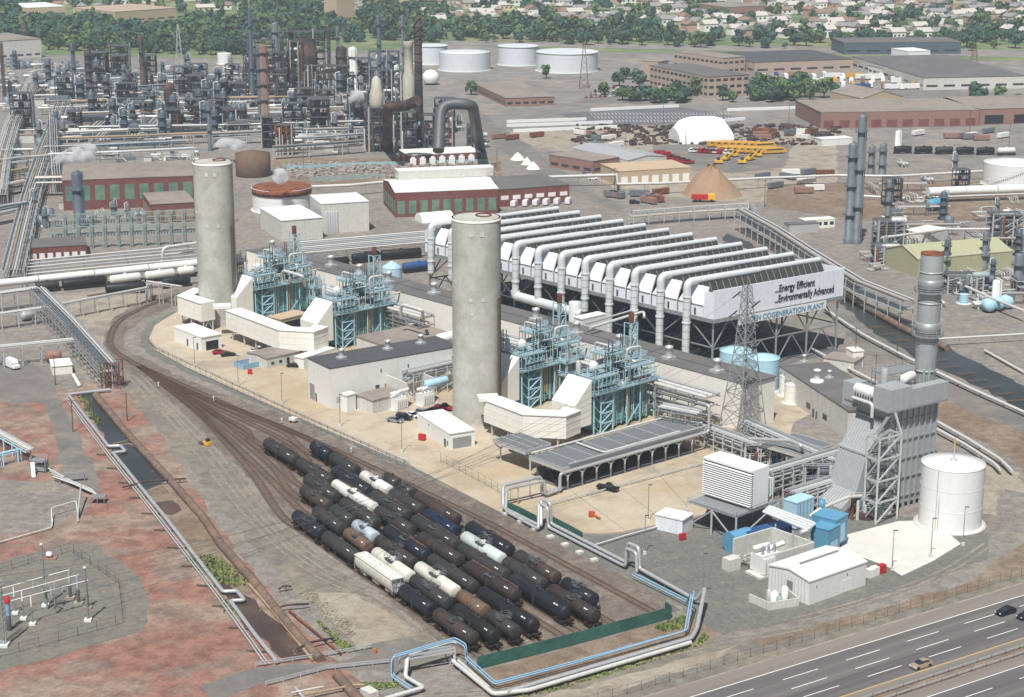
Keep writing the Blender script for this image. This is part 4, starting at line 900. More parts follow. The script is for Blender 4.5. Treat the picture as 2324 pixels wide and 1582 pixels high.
# sign wind wall
ap('wind_wall', MB().prism([ac(-.1, -.05, 0), ac(LU, -.05, 0), ac(LU, .3, 0), ac(-.1, .3, 0)], ZB-.2, ZTP), 'grey_clad')
ap('wind_wall', MB().prism([ac(LU-.3, .35, 0), ac(LU, .35, 0), ac(LU, LV, 0), ac(LU-.3, LV, 0)], ZB-.2, ZTP), 'grey_clad')
ap('wind_wall', MB().prism([ac(0, LV-.3, 0), ac(LU-.35, LV-.3, 0), ac(LU-.35, LV, 0), ac(0, LV, 0)], ZB-.2, ZTP-1), 'grey_clad')
ap('corner_panel', MB().prism([ac(-.15, .35, 0), ac(.15, .35, 0), ac(.15, YO+.1, 0), ac(-.15, YO+.1, 0)], ZB-.2, ZTP-.6), 'grey_clad')
for k in range(NS):
    y0, y1 = YO+k*PITCH_, YO+(k+1)*PITCH_; yc = (y0+y1)/2; hb = ZB+3.4
    # end panel of the street: upright lower part and tapering upper part
    w = PITCH_*.47
    lo = [ac(-.15, yc-w, ZB-.2), ac(-.15, yc+w, ZB-.2), ac(-.15, yc+w, hb), ac(-.15, yc-w, hb)]
    b = MB().add([tuple(p) for p in lo]+[tuple(p+au*.3) for p in lo], [(0, 1, 2, 3), (7, 6, 5, 4), (0, 4, 5, 1), (1, 5, 6, 2), (2, 6, 7, 3), (3, 7, 4, 0)]); ap('end_panel', b, 'grey_clad')
    tp_ = [ac(-.15, yc-w, hb+.03), ac(-.15, yc+w, hb+.03), ac(1.9, yc+w*.55, ZTP+.3), ac(1.9, yc-w*.98, ZTP+.3)]
    b = MB().add([tuple(p) for p in tp_]+[tuple(p+V(au.x*.3, au.y*.3, -.2)) for p in tp_], [(0, 1, 2, 3), (7, 6, 5, 4), (0, 4, 5, 1), (1, 5, 6, 2), (2, 6, 7, 3), (3, 7, 4, 0)]); ap('hood_panel', b, 'grey_clad')
    b = MB().add([tuple(p) for p in (ac(1.9, yc+w*.55, ZTP+.3), ac(-.1, yc+w, hb), ac(3.2, yc+w, hb), ac(3.2, yc+w*.5, ZTP))], [(0, 1, 2, 3)]); ap('hood_side', b, 'grey_clad')
    ap('door', MB().box(tuple(ac(-.22, yc-w*.35, ZB+1.3)), (.08, .8, 2.0), math.atan2(au.y, au.x)), 'steel_dark')
    ap('sill_rail', MB().beam(ac(-.3, y0+.3, hb), ac(-.3, y1-.3, hb), .12), 'steel_dark')
    # fin tube A-frame
    x0, x1 = 3.2, LU-1.0; npan = 19
    for i in range(npan):
        a, e = x0+(x1-x0)*i/npan+.10, x0+(x1-x0)*(i+1)/npan-.10
        for s in (-1, 1):
            q = [ac(a, yc+s*w*1.0, ZB+1.2), ac(e, yc+s*w*1.0, ZB+1.2), ac(e, yc+s*.55, ZP-.2), ac(a, yc+s*.55, ZP-.2)]
            if s == -1:
                me_ = MB().add([tuple(p) for p in q]+[tuple(p-V(0, 0, .35)) for p in q], [(0, 1, 2, 3), (7, 6, 5, 4), (0, 4, 5, 1), (1, 5, 6, 2), (2, 6, 7, 3), (3, 7, 4, 0)])
                ap('fin_panel', me_, 'fin_dark')
    q = [ac(x0, yc+w, ZB+1.2), ac(x1, yc+w, ZB+1.2), ac(x1, yc+.55, ZP-.2), ac(x0, yc+.55, ZP-.2)]
    ap('fin_slope', MB().add([tuple(p) for p in q]+[tuple(p-V(0, 0, .3)) for p in q], [(3, 2, 1, 0), (4, 5, 6, 7), (0, 1, 5, 4), (2, 3, 7, 6)]), 'fin_dark')
    b = MB()
    for i in range(npan+1): x = x0+(x1-x0)*i/npan; b.beam(ac(x, yc-w, ZB+1.25), ac(x, yc-.55, ZP-.15), .1)
    stuff(ap('panel_frame', b, 'steel_light'))
    # steam duct along the ridge, wide first half then narrow, elbow and riser
    r1, r2 = 1.12, .84; xn = LU*.50
    path = [ac(1.6, yc, ZP), ac(xn-1.2, yc, ZP), ac(xn+1.2, yc, ZP+.05), ac(LU-1.0, yc, ZP+.05)]
    ap('steam_duct', MB().tube(path, [r1, r1, r2, r2], 16), 'duct_white')
    long_riser = k >= 0
    zt = 1.0 if k < 4 else 11.5
    p = bez([ac(2.4, yc, ZP), ac(-1.7, yc, ZP), ac(-1.7, yc, zt)], 6, 2.2)
    ap('riser', MB().tube(p, r1+.02, 16), 'duct_white')
    for z in (15.5, 23.3): ap('riser_flange', MB().tube([ac(-1.7, yc, z-.2), ac(-1.7, yc, z+.2)], r1+.22, 16), 'duct_white')
    z = zt+1
    while z < 23:
        if abs(z-15.5) > .6: ap('riser_band', MB().tube([ac(-1.7, yc, z-.05), ac(-1.7, yc, z+.05)], r1+.07, 16), 'steel')
        z += 2.2
# steam main feeding the middle risers
p = [ac(-1.7, YO+PITCH_*(k+.5), 10.8) for k in (7.6, 7, 6, 5, 4)]
ap('steam_main', MB().tube(bez([ac(-1.7, YO+PITCH_*7.5, 12.5), ac(-1.7, YO+PITCH_*7.5, 10.8), ac(-1.7, YO+PITCH_*5.2, 10.4), ac(-1.7, YO+PITCH_*4.6, 10.0)], 6, 2.5), 1.5, 18), 'duct_white')
ap('steam_header', MB().lathe(ac(-1.7, YO+PITCH_*4.9, 4), [(2.0, 0), (2.0, 9.5), (1.9, 9.6), (.1, 9.8)], 20), 'duct_white')
# legs and bracing underneath, inner members coloured darker to imitate the shade
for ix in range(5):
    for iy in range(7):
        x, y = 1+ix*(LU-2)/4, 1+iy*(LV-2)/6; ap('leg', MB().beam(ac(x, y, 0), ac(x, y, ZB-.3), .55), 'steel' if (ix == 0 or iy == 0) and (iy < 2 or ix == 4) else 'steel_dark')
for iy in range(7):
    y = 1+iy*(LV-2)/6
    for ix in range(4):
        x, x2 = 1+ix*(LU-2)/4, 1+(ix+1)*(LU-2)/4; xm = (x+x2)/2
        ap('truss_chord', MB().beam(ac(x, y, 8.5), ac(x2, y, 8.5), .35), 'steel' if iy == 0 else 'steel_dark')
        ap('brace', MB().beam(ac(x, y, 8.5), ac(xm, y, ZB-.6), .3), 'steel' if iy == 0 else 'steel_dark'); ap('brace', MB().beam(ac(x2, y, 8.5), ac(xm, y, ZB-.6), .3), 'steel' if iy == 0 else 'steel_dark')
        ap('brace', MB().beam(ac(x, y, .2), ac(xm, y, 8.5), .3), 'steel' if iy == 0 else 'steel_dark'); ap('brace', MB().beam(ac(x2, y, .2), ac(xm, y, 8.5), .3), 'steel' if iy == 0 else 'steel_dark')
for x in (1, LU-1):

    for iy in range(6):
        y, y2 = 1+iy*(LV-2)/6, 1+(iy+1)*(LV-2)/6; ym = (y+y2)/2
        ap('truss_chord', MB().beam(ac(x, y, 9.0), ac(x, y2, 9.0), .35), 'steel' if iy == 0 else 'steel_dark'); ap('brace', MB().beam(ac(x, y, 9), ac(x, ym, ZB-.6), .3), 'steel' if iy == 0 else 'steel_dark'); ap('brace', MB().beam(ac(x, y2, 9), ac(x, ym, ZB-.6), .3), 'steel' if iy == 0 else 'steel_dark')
for ix in range(4):
    for iy in range(6): x, y = 1+(ix+.5)*(LU-2)/4, 1+(iy+.5)*(LV-2)/6; ap('fan_ring', MB().lathe(ac(x, y, ZB-1.8), [(4.2, 0), (4.0, 1.4)], 20), 'steel_dark')
struct(MB().poly([ac(-3, -2, 0), ac(LU+1, 0, 0), ac(LU+2, LV+2, 0), ac(-3, LV+2, 0)], .036).build('condenser_shade_sheet', 'lot_asphalt'))  # dark asphalt sheet added so the ground below the deck looks shaded
for k in range(9):  # skids coloured dark to deepen the gloom below the deck
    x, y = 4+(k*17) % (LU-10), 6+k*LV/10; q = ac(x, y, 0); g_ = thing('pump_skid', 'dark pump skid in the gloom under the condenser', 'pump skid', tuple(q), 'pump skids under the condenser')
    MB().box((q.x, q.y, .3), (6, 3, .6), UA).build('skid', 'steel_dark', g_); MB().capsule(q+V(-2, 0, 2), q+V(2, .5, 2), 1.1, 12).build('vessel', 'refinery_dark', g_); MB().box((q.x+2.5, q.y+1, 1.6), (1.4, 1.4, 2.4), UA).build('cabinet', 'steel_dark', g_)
# lettering
def lettering(txt, size, m, org, ex, name, parent, depth=.06, fit=None):
    cu = bpy.data.curves.new(name, 'FONT'); cu.body = txt; cu.size = size; cu.extrude = depth; cu.offset = size*.012
    to = bpy.data.objects.new(name, cu); COL.objects.link(to); dg = bpy.context.evaluated_depsgraph_get(); dg.update()
    me = bpy.data.meshes.new_from_object(to.evaluated_get(dg)); bpy.data.objects.remove(to); w = max(v.co.x for v in me.vertices)
    k = fit/w if fit else 1; b = MB(); nrm = ex.cross(V(0, 0, 1)).normalized()
    b.add([tuple(org+ex*(v.co.x*k)+V(0, 0, v.co.y)+nrm*v.co.z) for v in me.vertices], [tuple(p.vertices) for p in me.polygons]); bpy.data.meshes.remove(me)
    return b.build(name, m, parent)
lettering('...Energy Efficient', 3.1, 'black', ac(LU*.455, -.16, ZTP-3.7), au, 'lettering', ACC, .05, LU*.31)
lettering('...Environmentally Advanced', 3.1, 'black', ac(LU*.455, -.16, ZTP-6.8), au, 'lettering', ACC, .05, LU*.465)
sg = thing('plant_sign', 'white board with blue lettering hung below the condenser wall', 'sign', tuple(ac(LU*.17, -.6, ZB)))
MB().prism([ac(LU*.17, -.75, 0), ac(LU*.85, -.75, 0), ac(LU*.85, -.6, 0), ac(LU*.17, -.6, 0)], ZB-2.9, ZB-.35).build('board', 'white_paint', sg)
lettering('LINDEN COGENERATION PLANT', 2.2, 'blue_paint', ac(LU*.19, -.83, ZB-2.4), au, 'lettering', sg, .04, LU*.64)
# ================================================================ BUILDINGS OF THE YARD
zc = 11.4; ctl = prect((751, 838), (1045, 787), (688, 815), zc)
cb = building('control_building', 'white windowless control building with dark flat roof and roller door', 'building', ctl, zc, 'pale_clad', 'roof_dark', eave=.15, feats=[
    ('door', 3, .30, .36, 0, 2.4, 'stack_rust'), ('roller_door', 3, .06, .27, 0, 4.6, 'steel'), ('window', 0, .035, .075, 1.6, 3.2, 'steel_light'), ('window', 0, .33, .36, 3.6, 4.6, 'steel_dark'), ('window', 0, .40, .44, 3.6, 4.6, 'pipe_tan'),
    ('wall_light', 0, .37, .38, 8, 9, 'steel_dark'), ('wall_light', 0, .58, .59, 8, 9, 'steel_dark'), ('wall_light', 0, .93, .94, 8, 9, 'steel_dark')])
for px, w in (((775, 809), 'nearest the roller door end'), ((880, 789), 'in the middle'), ((955, 776), 'nearest the chimney')):
    roofvent((px[0], px[1]+4), zc+.3, 'pale drum roof fan on the control building, '+w, None, .75)
sR = prect((1019.7, 1020.4), (948.5, 973), (1068.5, 1005.4)); sR = [sR[1], sR[0], sR[3], sR[2]]
building('garage_shed', 'white garage shed with roller door beside the nearer chimney', 'shed', sR, 4.1, 'white_paint', 'white_paint', [('roller_door', 1, .14, .86, 0, 2.9, 'steel'), ('door', 0, .84, .90, 0, 2.2, 'steel_dark'), ('window', 0, .93, .96, .8, 2.0, 'steel_dark'), ('wall_lamp', 0, .35, .37, 2.8, 3.3, 'steel_dark')])
sL = prect((458, 798), (396, 773), (497, 787)); sL = [sL[1], sL[0], sL[3], sL[2]]
building('garage_shed', 'white garage shed with open door beside the farther chimney', 'shed', sL, 4.3, 'white_paint', 'white_paint', [('doorway', 1, .22, .84, 0, 2.9, 'opening'), ('door', 0, .46, .52, 0, 2.2, 'steel_dark'), ('door', 0, .82, .88, 0, 2.2, 'steel_dark')])
building('store_shed', 'low brown roofed store shed by the blue skip', 'shed', prect((606, 838), (688, 819), (600, 815)), 3.0, 'wall_concrete', 'roof_brown', [('door', 0, .55, .62, 0, 2.2, 'opening'), ('window', 0, .12, .2, 1, 1.9, 'glass_dark'), ('window', 0, .34, .42, 1, 1.9, 'glass_dark')], gable=.5)
building('switch_hut', 'ribbed grey metal hut beside the control building yard', 'shed', prect((846, 940), (915, 922), (815, 924)), 3.6, 'wall_concrete', 'roof_brown', [('rib', 0, .1*k, .1*k+.012, .1, 3.4, 'steel_light') for k in range(1, 10)], gable=.3)
building('white_kiosk', 'small white kiosk against the control building', 'shed', prect((788, 936), (808, 930), (781, 930)), 4.6, 'white_paint', 'white_paint')
building('relay_hut', 'long low pale hut between the duct and control building', 'shed', prect((690, 838), (760, 815), (680, 830)), 3.2, 'pale_clad', 'pale_clad')
building('blue_lined_shelter', 'open sided pump shelter holding a blue tank under the farther duct', 'shelter', prect((640, 765), (700, 750), (632, 752)), 5.5, 'tan_clad', 'tan_clad', [('opening', 0, .12, .97, .3, 4.6, 'opening')])
tag(MB().capsule(G(648, 760, 1.5), G(694, 748, 1.5), 1.2, 14).build('blue_tank', 'blue_paint'), 'bright blue horizontal tank under the tan shelter', 'tank')
# service block behind the control building with rooftop unit
building('service_block', 'low grey service block with rooftop unit behind the control building', 'building', prect((885, 790), (1030, 760), (880, 750), 6), 6, 'wall_concrete', 'roof_brown')
tag(MB().capsule(G(996, 770, 8.0), G(1030, 762, 8.0), 1.6, 14).build('rooftop_unit', 'pale_clad'), 'rounded pale rooftop unit beside the nearer chimney', 'ventilation unit')
# transformer bays with concrete blast walls beside the control building
def slab(a, b_, z, w, label, m='wall_concrete', z0=0.0, name='blast_wall'):
    p, q = G(*a), G(*b_); n = V(-(q-p).y, (q-p).x).normalized()*w/2; o = MB().prism([p-n, q-n, q+n, p+n], z0, z).build(name, m); tag(o, label, 'wall'); return o
slab((878, 905), (925, 925), 7.0, .5, 'grey concrete blast wall by the transformers, first from the metal hut'); slab((945, 895), (985, 912), 7.0, .5, 'grey concrete blast wall by the transformers, nearer the chimney')
def transformer(px, rz, label, sc=1.0, m='pale_clad'):
    c = G(*px); g = thing('transformer', label, 'transformer', tuple(c), 'power transformers')
    k, h = math.cos(rz), math.sin(rz)
    def L(x, y, z): return (c.x+(x*k-y*h)*sc, c.y+(x*h+y*k)*sc, z*sc)
    MB().box(L(0, 0, .2), (6.4*sc, 4.2*sc, .4*sc), rz).build('plinth', 'wall_concrete', g); MB().box(L(0, 0, 2.2), (4.4*sc, 2.2*sc, 3.6*sc), rz).build('tank_body', m, g)
    for s in (-1, 1):
        for i in range(6): MB().box(L(-1.9+i*.75, s*1.6, 2.1), (.3*sc, .9*sc, 3.0*sc), rz).build('radiator', m, g)
    MB().capsule(L(-2.2, .9, 5.0), L(1.2, .9, 5.0), .5*sc, 10).build('conservator', 'white_paint', g)
    for i in range(3): MB().lathe(L(-1.4+i*1.4, -.5, 4.0), [(.28*sc, 0), (.34*sc, .3*sc), (.2*sc, 1.0*sc), (.3*sc, 1.1*sc), (.12*sc, 1.9*sc)], 10).build('bushing', 'insulator', g)
    return g
transformer((905, 928), R(43), 'pale transformer between the two blast walls', .9); transformer((965, 918), R(43), 'pale transformer beside the nearer chimney', .9)
for k in range(6): tag(MB().tube([G(886+k*3.6, 903-k*1.0, 8.4), G(912+k*3.6, 886-k*1.0, 9.6)], .42, 8).build('bus_duct', 'duct_white'), 'white bus duct leaning from transformers to the control building', 'bus duct', 'white bus ducts above the transformers') if k % 2 == 0 else None
for k in range(5): tag(MB().tube([G(958+k*6, 886-k*1.5, 8.4), G(990+k*6, 868-k*1.5, 9.6)], .42, 8).build('bus_duct', 'duct_white'), 'white bus duct leaning from transformers to the control building', 'bus duct', 'white bus ducts above the transformers') if k % 2 == 0 else None
rack([G(925, 905), G(1030, 880)], 7.5, 5.0, [(-1.8, 0, .5, 'alu'), (-.6, 0, .35, 'pipe_white'), (.6, 0, .5, 'alu'), (1.8, 0, .3, 'blue_pale'), (0, 1, .4, 'steel_light'), (1.4, 1, .3, 'steel_light')], 'pipe rack with silver pipes between blast walls and nearer chimney', 4.0, (0, 2.2), 'steel_light')
tag(MB().capsule(G(968, 872, 9.6), G(1012, 862, 9.6), 1.1, 12).build('blowdown_tank', 'blue_pale'), 'pale horizontal vessel on the rack beside the nearer chimney', 'vessel')
# pipe bridges along the front of the turbine hall
hn = (hallR[1]-hallR[0]).normalized(); ho = V(hn.y, -hn.x)
for (f0, f1, w) in ((.24, .47, 'between the far boilers and nearer chimney'), (.56, .98, 'between the near boilers and the lattice tower')):
    a, b_ = hallR[0].lerp(hallR[1], f0)-(hallR[3]-hallR[0]).normalized()*7, hallR[0].lerp(hallR[1], f1)-(hallR[3]-hallR[0]).normalized()*7
    rack([a, b_], 9.5, 6.0, [(-2.4, 0, .5, 'pipe_white'), (-1.2, 0, .35, 'alu'), (0, 0, .5, 'pipe_white'), (1.2, 0, .3, 'steel_light'), (2.4, 0, .45, 'alu'), (-1.5, 1, .4, 'steel'), (0, 1, .5, 'pipe_white'), (1.6, 1, .4, 'alu'), (-.6, 2, .4, 'steel_light'), (1.0, 2, .4, 'steel_light')],
         'three tier pipe rack before the hall '+w, 6.5, (0, 2.6, 5.2), 'steel', n=8)
pipe([G(1340, 744, 15), G(1440, 713, 15), G(1462, 707, 15), G(1462, 720, 14)], .42, 'pipe_white', label='white lagged pipe crossing the hall roof to the condenser', rad=1.5); pipe([G(1330, 735, 15.6), G(1436, 704, 15.6)], .3, 'alu', label='thin silver pipe crossing the hall roof to the condenser')
for (x, y, k) in ((640, 613, 0), (910, 690, 1), (1040, 690, 2)):
    pipe([G(x, y+30, 11), G(x, y, 15.5), G(x+48, y+14, 15.5), G(x+52, y+36, 10)], .5, 'pipe_white', label=['white arched pipe loop beside the farthest boiler top', 'white arched pipe loop between the farther boilers and hall', 'white arched pipe loop behind the nearer chimney'][k], rad=2.0)
# ================================================================ FAN COOLERS
def fancooler(A, B, C, z, label, npan, posts):
    R4 = rect(G(*A, z), G(*B, z), G(*C, z)); g = thing('fan_cooler', label, 'fan cooler', tuple(R4[0])); u = (R4[1]-R4[0]); w = R4[3]-R4[0]
    MB().prism(R4, z-1.1, z-.12).build('plenum', 'steel_light', g)
    for i in range(npan):
        p = R4[0]+u*((i+.015)/npan)+w*.03; q = R4[0]+u*((i+.985)/npan)+w*.03; b = MB()
        b.prism([p, q, q+w*.94, p+w*.94], z-.12, z)
        for k in range(12):
            e = w*(.94*(k+.5)/12); b.beam(up(p+e, z+.03), up(q+e, z+.03), .22, .07)
        b.build('fin_panel', 'fin_grey', g)
    for i in range(npan+1): p = R4[0]+u*(i/npan); MB().beam(up(p, z+.06), up(p+w, z+.06), .16).build('panel_divider', 'steel_light', g)
    for i in range(posts):
        p = R4[0]+u*((i+.5)/posts); n = w.normalized()
        for e, f in ((n*.6, .02), (w-n*.6, .0)):
            b = MB().beam(up(p+e, 0), up(p+e, z-2.4), .42); un = u.normalized()
            for s in (-1, 1): b.beam(up(p+e, z-2.9), up(p+e+un*(s*u.length/posts*.45), z-1.1), .26)
            b.build('post', 'steel_light', g)
        MB().lathe(up(p+w*.5, z-2.0), [(1.6, 0), (1.7, .9)], 14).build('fan_ring', 'steel_dark', g)
    return R4
fc = fancooler((1276, 1062), (1590, 974), (1203, 1033), 5.9, 'long bank of grey fan coolers on Y shaped posts', 8, 10)
fancooler((1192, 1023), (1251, 1007), (1125, 994), 5.9, 'small separate fan cooler beside the garage shed', 3, 2)
for k, (o, z, r, l) in enumerate(((-.9, 5.0, .38, 'silver pipe along the front edge of the fan coolers, lower'), (-.2, 6.5, .25, 'thin silver pipe along the front edge of the fan coolers, upper'))):
    un = (fc[1]-fc[0]).normalized(); wn = (fc[3]-fc[0]).normalized(); p, q = fc[0]+wn*o, fc[1]+wn*o+un*2
    pipe([up(p-un*1.5, 1.2), up(p-un*1.5, z), up(q, z), up(q, z+7), up(q+wn*4, z+7)] if k == 0 else [up(p+un*2, z), up(q, z)], r, 'alu', label=l, rad=1.0, n=10)
pipe([up(fc[3]+un*1, 6.3), up(fc[2], 6.3), up(fc[2]+un*4, 6.3)], .28, 'pipe_white', label='white pipe along the boiler side edge of the fan coolers')
MBp = up(fc[0]+(fc[1]-fc[0])*.31, 6.4); pipe([MBp+wn*11, MBp+wn*1.0, MBp+wn*1.0+un*26], .26, 'pipe_white', label='white L shaped pipe lying on the fan cooler roof', rad=1)
b0, b1 = fc[1]-un*1, fc[1]+un*12
rack([b0+wn*13, b0+wn*2+un*3], 9.0, 5.0, [(-1.8, 0, .35, 'alu'), (-.6, 0, .35, 'pipe_white'), (.8, 0, .45, 'alu'), (1.9, 0, .3, 'steel_light'), (-1, 1, .4, 'steel'), (1, 1, .4, 'alu')], 'steel pipe rack at the boiler end of the fan coolers', 4, (0, 3.2), 'steel')
struct(MB().poly([fc[0]+un*1, fc[1]-un*1, fc[2]-un*1, fc[3]+un*1], .036).build('cooler_shade_sheet', 'lot_asphalt'))  # dark sheet laid to imitate the shade under the cooler bank
for k in range(8):  # dark pump sets added to blacken the shade under the bank
    p = fc[0]+un*(3+k*(fc[1]-fc[0]).length/8.6)+wn*4; g_ = thing('added_dark_pump', 'dark pump set in shade under the long fan cooler bank', 'pump', tuple(p), 'pumps under the fan coolers'); MB().box((p.x, p.y, .8), (2.6, 1.6, 1.6), R(33)).build('casing', 'refinery_dark', g_); MB().capsule(up(p+wn*3, 1.6), up(p+wn*3+un*2.4, 1.6), .9, 10).build('vessel', 'refinery_dark', g_); MB().box((p.x+wn.x*6, p.y+wn.y*6, 1.6), (4.2, .3, 3.2), R(33)).build('panel', 'steel_dark', g_)
# ================================================================ LATTICE TOWER
tc = G(1684, 1012); th = HT(1690, 1012, 648); tw = thing('lattice_tower', 'tall galvanised lattice power tower standing before the condenser sign', 'power tower', tuple(tc))
def tleg(sx, sy, z):
    f = z/th; hw = 4.6*(1-f)**1.0+1.0*f if f < .62 else 1.9-.9*(f-.62)/.38
    hw = 4.8-2.9*f/.62 if f < .62 else 1.9-1.1*(f-.62)/.38
    a = R(33); x, y = sx*hw, sy*hw; return V(tc.x+x*math.cos(a)-y*math.sin(a), tc.y+x*math.sin(a)+y*math.cos(a), z)
zz = [0, 5, 10, 14.5, 18.5, 22, 25, 28, 31, 34, 37, 40, 42.5]; zz = [z*th/42.5 for z in zz]
for sx, sy in ((-1, -1), (1, -1), (1, 1), (-1, 1)):
    b = MB()
    for z0, z1 in zip(zz, zz[1:]): b.beam(tleg(sx, sy, z0), tleg(sx, sy, z1), .24)
    b.build('leg', 'steel', tw)
for (s0, s1) in (((-1, -1), (1, -1)), ((1, -1), (1, 1)), ((1, 1), (-1, 1)), ((-1, 1), (-1, -1))):
    b = MB()
    for z0, z1 in zip(zz, zz[1:]):
        b.beam(tleg(*s0, z0), tleg(*s1, z1), .13); b.beam(tleg(*s1, z0), tleg(*s0, z1), .13); b.beam(tleg(*s0, z1), tleg(*s1, z1), .13)
    b.build('bracing', 'steel', tw)
ARM = []
for z, w in ((th*.66, 6.2), (th*.79, 7.2), (th*.92, 5.4)):
    for s in (-1, 1):
        a = R(33+90-14); d = V(math.cos(a), math.sin(a))*s; t = tc+d*w; b = MB()
        for e in (-.8, .8): b.beam(up(tc+d*.8, z+e*.7), up(t, z), .12)
        b.beam(up(tc+d*w*.5, z-.3), up(tc+d*w*.5, z+.3), .08); b.build('crossarm', 'steel', tw)
        MB().tube([up(t, z), up(t+V(.7, 1.1, 0)*1.4, z+.25)], .17, 6).build('insulator', 'black', tw); MB().tube([up(t, z), up(t-V(.9, .9, 0)*1.5, z-.7)], .17, 6).build('insulator', 'black', tw)
        ARM.append(up(t-V(.9, .9, 0)*1.5, z-.7))
MB().beam(up(tc, th), up(tc, th+2.2), .1).build('lightning_mast', 'steel', tw)
# conductors sweeping over the tank cars toward a line beyond the frame
for i, (p, (x, y)) in enumerate(zip(ARM, ((-200, 1335), (-200, 1365), (-200, 1400), (-200, 1440), (-200, 1480), (-200, 1520)))):
    q = G(x, y, 22); pts = [p.lerp(q, t/24)-V(0, 0, 4*9*(t/24)*(1-t/24)) for t in range(25)]
    tag(MB().tube(pts, .035, 4).build('power_cable', 'steel_dark'), 'thin overhead power cable crossing the tank cars from the lattice tower', 'cable', 'overhead power cables')
# ================================================================ GREY BOILER UNIT WITH SILVER STACK
U6 = R(34); u6 = V(math.cos(U6), math.sin(U6)); w6 = V(-math.sin(U6), math.cos(U6))
Q0 = G(2006, 1163); Z6 = HT(2006, 1163, 930); L6 = 15.5; D6 = 10.5
def f6(x, y, z): return V(Q0.x+u6.x*x+w6.x*y, Q0.y+u6.y*x+w6.y*y, z)
g6 = thing('grey_boiler', 'tall grey heat recovery boiler with ribbed inlet duct and penthouses', 'boiler', tuple(Q0))
def P6(nm, b, m='hrsg_grey'): return b.build(nm, m, g6)
def box6(x0, x1, y0, y1, z0, z1): return MB().prism([f6(x0, y0, 0), f6(x1, y0, 0), f6(x1, y1, 0), f6(x0, y1, 0)], z0, z1)
P6('casing', box6(0, L6, 0, D6, 1.2, Z6))
for k in range(9): x = .3+k*(L6-.6)/8; P6('column', MB().box(tuple(f6(x, -.18, Z6/2)), (.4, .5, Z6), U6))
for k in range(5): z = 3+k*4.6; P6('stiffener', MB().beam(f6(0, -.15, z), f6(L6, -.15, z), .35), 'steel'); P6('stiffener', MB().beam(f6(-.1, 0, z), f6(-.1, D6, z), .3), 'steel')
# inclined ribbed inlet transition (x negative side)
ZI = Z6-3.2
def tri_slab(pts, nm, m='hrsg_grey'): return P6(nm, MB().add([tuple(p) for p in pts], [tuple(range(len(pts)))]), m)
prof = [(-.05, ZI), (-5.2, 14.5), (-8.0, 6.0), (-12.5, 3.0)]; b = MB()
for (xa, za), (xb, zb_) in zip(prof, prof[1:]):
    q = [f6(xa, 1.2, za), f6(xb, 1.2, zb_), f6(xb, D6-.5, zb_), f6(xa, D6-.5, za)]; b.add([tuple(p) for p in q], [(3, 2, 1, 0)])
for y in (1.2, D6-.5):
    poly = [f6(x, y, z) for x, z in prof]+[f6(-12.5, y, 1.0), f6(-.05, y, 1.0)]; b.add([tuple(p) for p in poly], [tuple(range(len(poly)))])
b.add([tuple(p) for p in (f6(-12.5, 1.2, 1), f6(-12.5, D6-.5, 1), f6(-12.5, D6-.5, 3), f6(-12.5, 1.2, 3))], [(0, 1, 2, 3)])
P6('inlet_transition', b, 'hrsg_grey')
for k in range(11):
    y = 1.3+k*(D6-2.0)/10
    for (xa, za), (xb, zb_) in zip(prof, prof[1:]): P6('rib', MB().beam(f6(xa-.1, y, za+.1), f6(xb-.1, y, zb_+.1), .16), 'steel_light')
P6('flange_beam', MB().beam(f6(-5.3, .8, 14.6), f6(-5.3, D6, 14.6), .5), 'steel_light'); P6('flange_beam', MB().beam(f6(-.4, .8, ZI+.2), f6(-.4, D6, ZI+.2), .5), 'steel')
# roof deck and penthouses
P6('roof_deck', box6(-2.4, L6+1.0, -2.2, D6+1.5, Z6, Z6+.4), 'steel')
P6('penthouse', box6(-2.2, 4.6, -2.2, 3.2, Z6+.4, Z6+5.4)); P6('penthouse', box6(4.7, L6+1.0, -2.2, .4, Z6+.4, Z6+4.6)); P6('penthouse', box6(-2.2, 2.2, 9.4, 13.0, Z6-1.4, Z6+4.2))
P6('penthouse_floor', box6(4.7, L6+1, .4, 3.2, Z6+.4, Z6+1.2), 'steel')
P6('steam_drum', MB().capsule(f6(-1.0, 4.2, Z6+3.0), f6(-1.0, 9.4, Z6+3.0), 1.4, 16), 'pale_clad')
for k in range(7): y = 4.0+k*.85; P6('riser_tube', MB().tube(bez([f6(-2.4, y, Z6-.2), f6(-2.5, y, Z6+2.6), f6(-1.2, y, Z6+4.7), f6(.6, y, Z6+3.2), f6(.6, y, Z6)], 4, 1.0), .16, 6), 'alu')
P6('feed_pipe', MB().tube(bez([f6(-2.9, 9.0, Z6+1.2), f6(-2.9, 2.6, Z6+1.2), f6(-2.9, 2.6, Z6-2)], 5, 1), .4, 8), 'pipe_white')
P6('steam_drum', MB().capsule(f6(9.2, 5.2, Z6+4.4), f6(13.6, 6.6, Z6+4.4), 1.15, 14), 'pale_clad'); P6('steam_drum', MB().capsule(f6(6.4, 6.4, Z6+2.2), f6(13.0, 6.4, Z6+2.2), .8, 12), 'pale_clad')
P6('silencer', MB().lathe(f6(4.4, 6.4, Z6), [(.85, 0), (.85, 7.4), (.7, 7.6)], 14), 'hrsg_grey')
for x, y, h in ((6.2, 4.4, 5.5), (7.0, 4.4, 6.0), (14.2, 3.4, 6.5), (15.0, 2.6, 6.2)): P6('vent_pipe', MB().tube([f6(x, y, Z6), f6(x, y, Z6+h)], .35, 8), 'refinery_green')
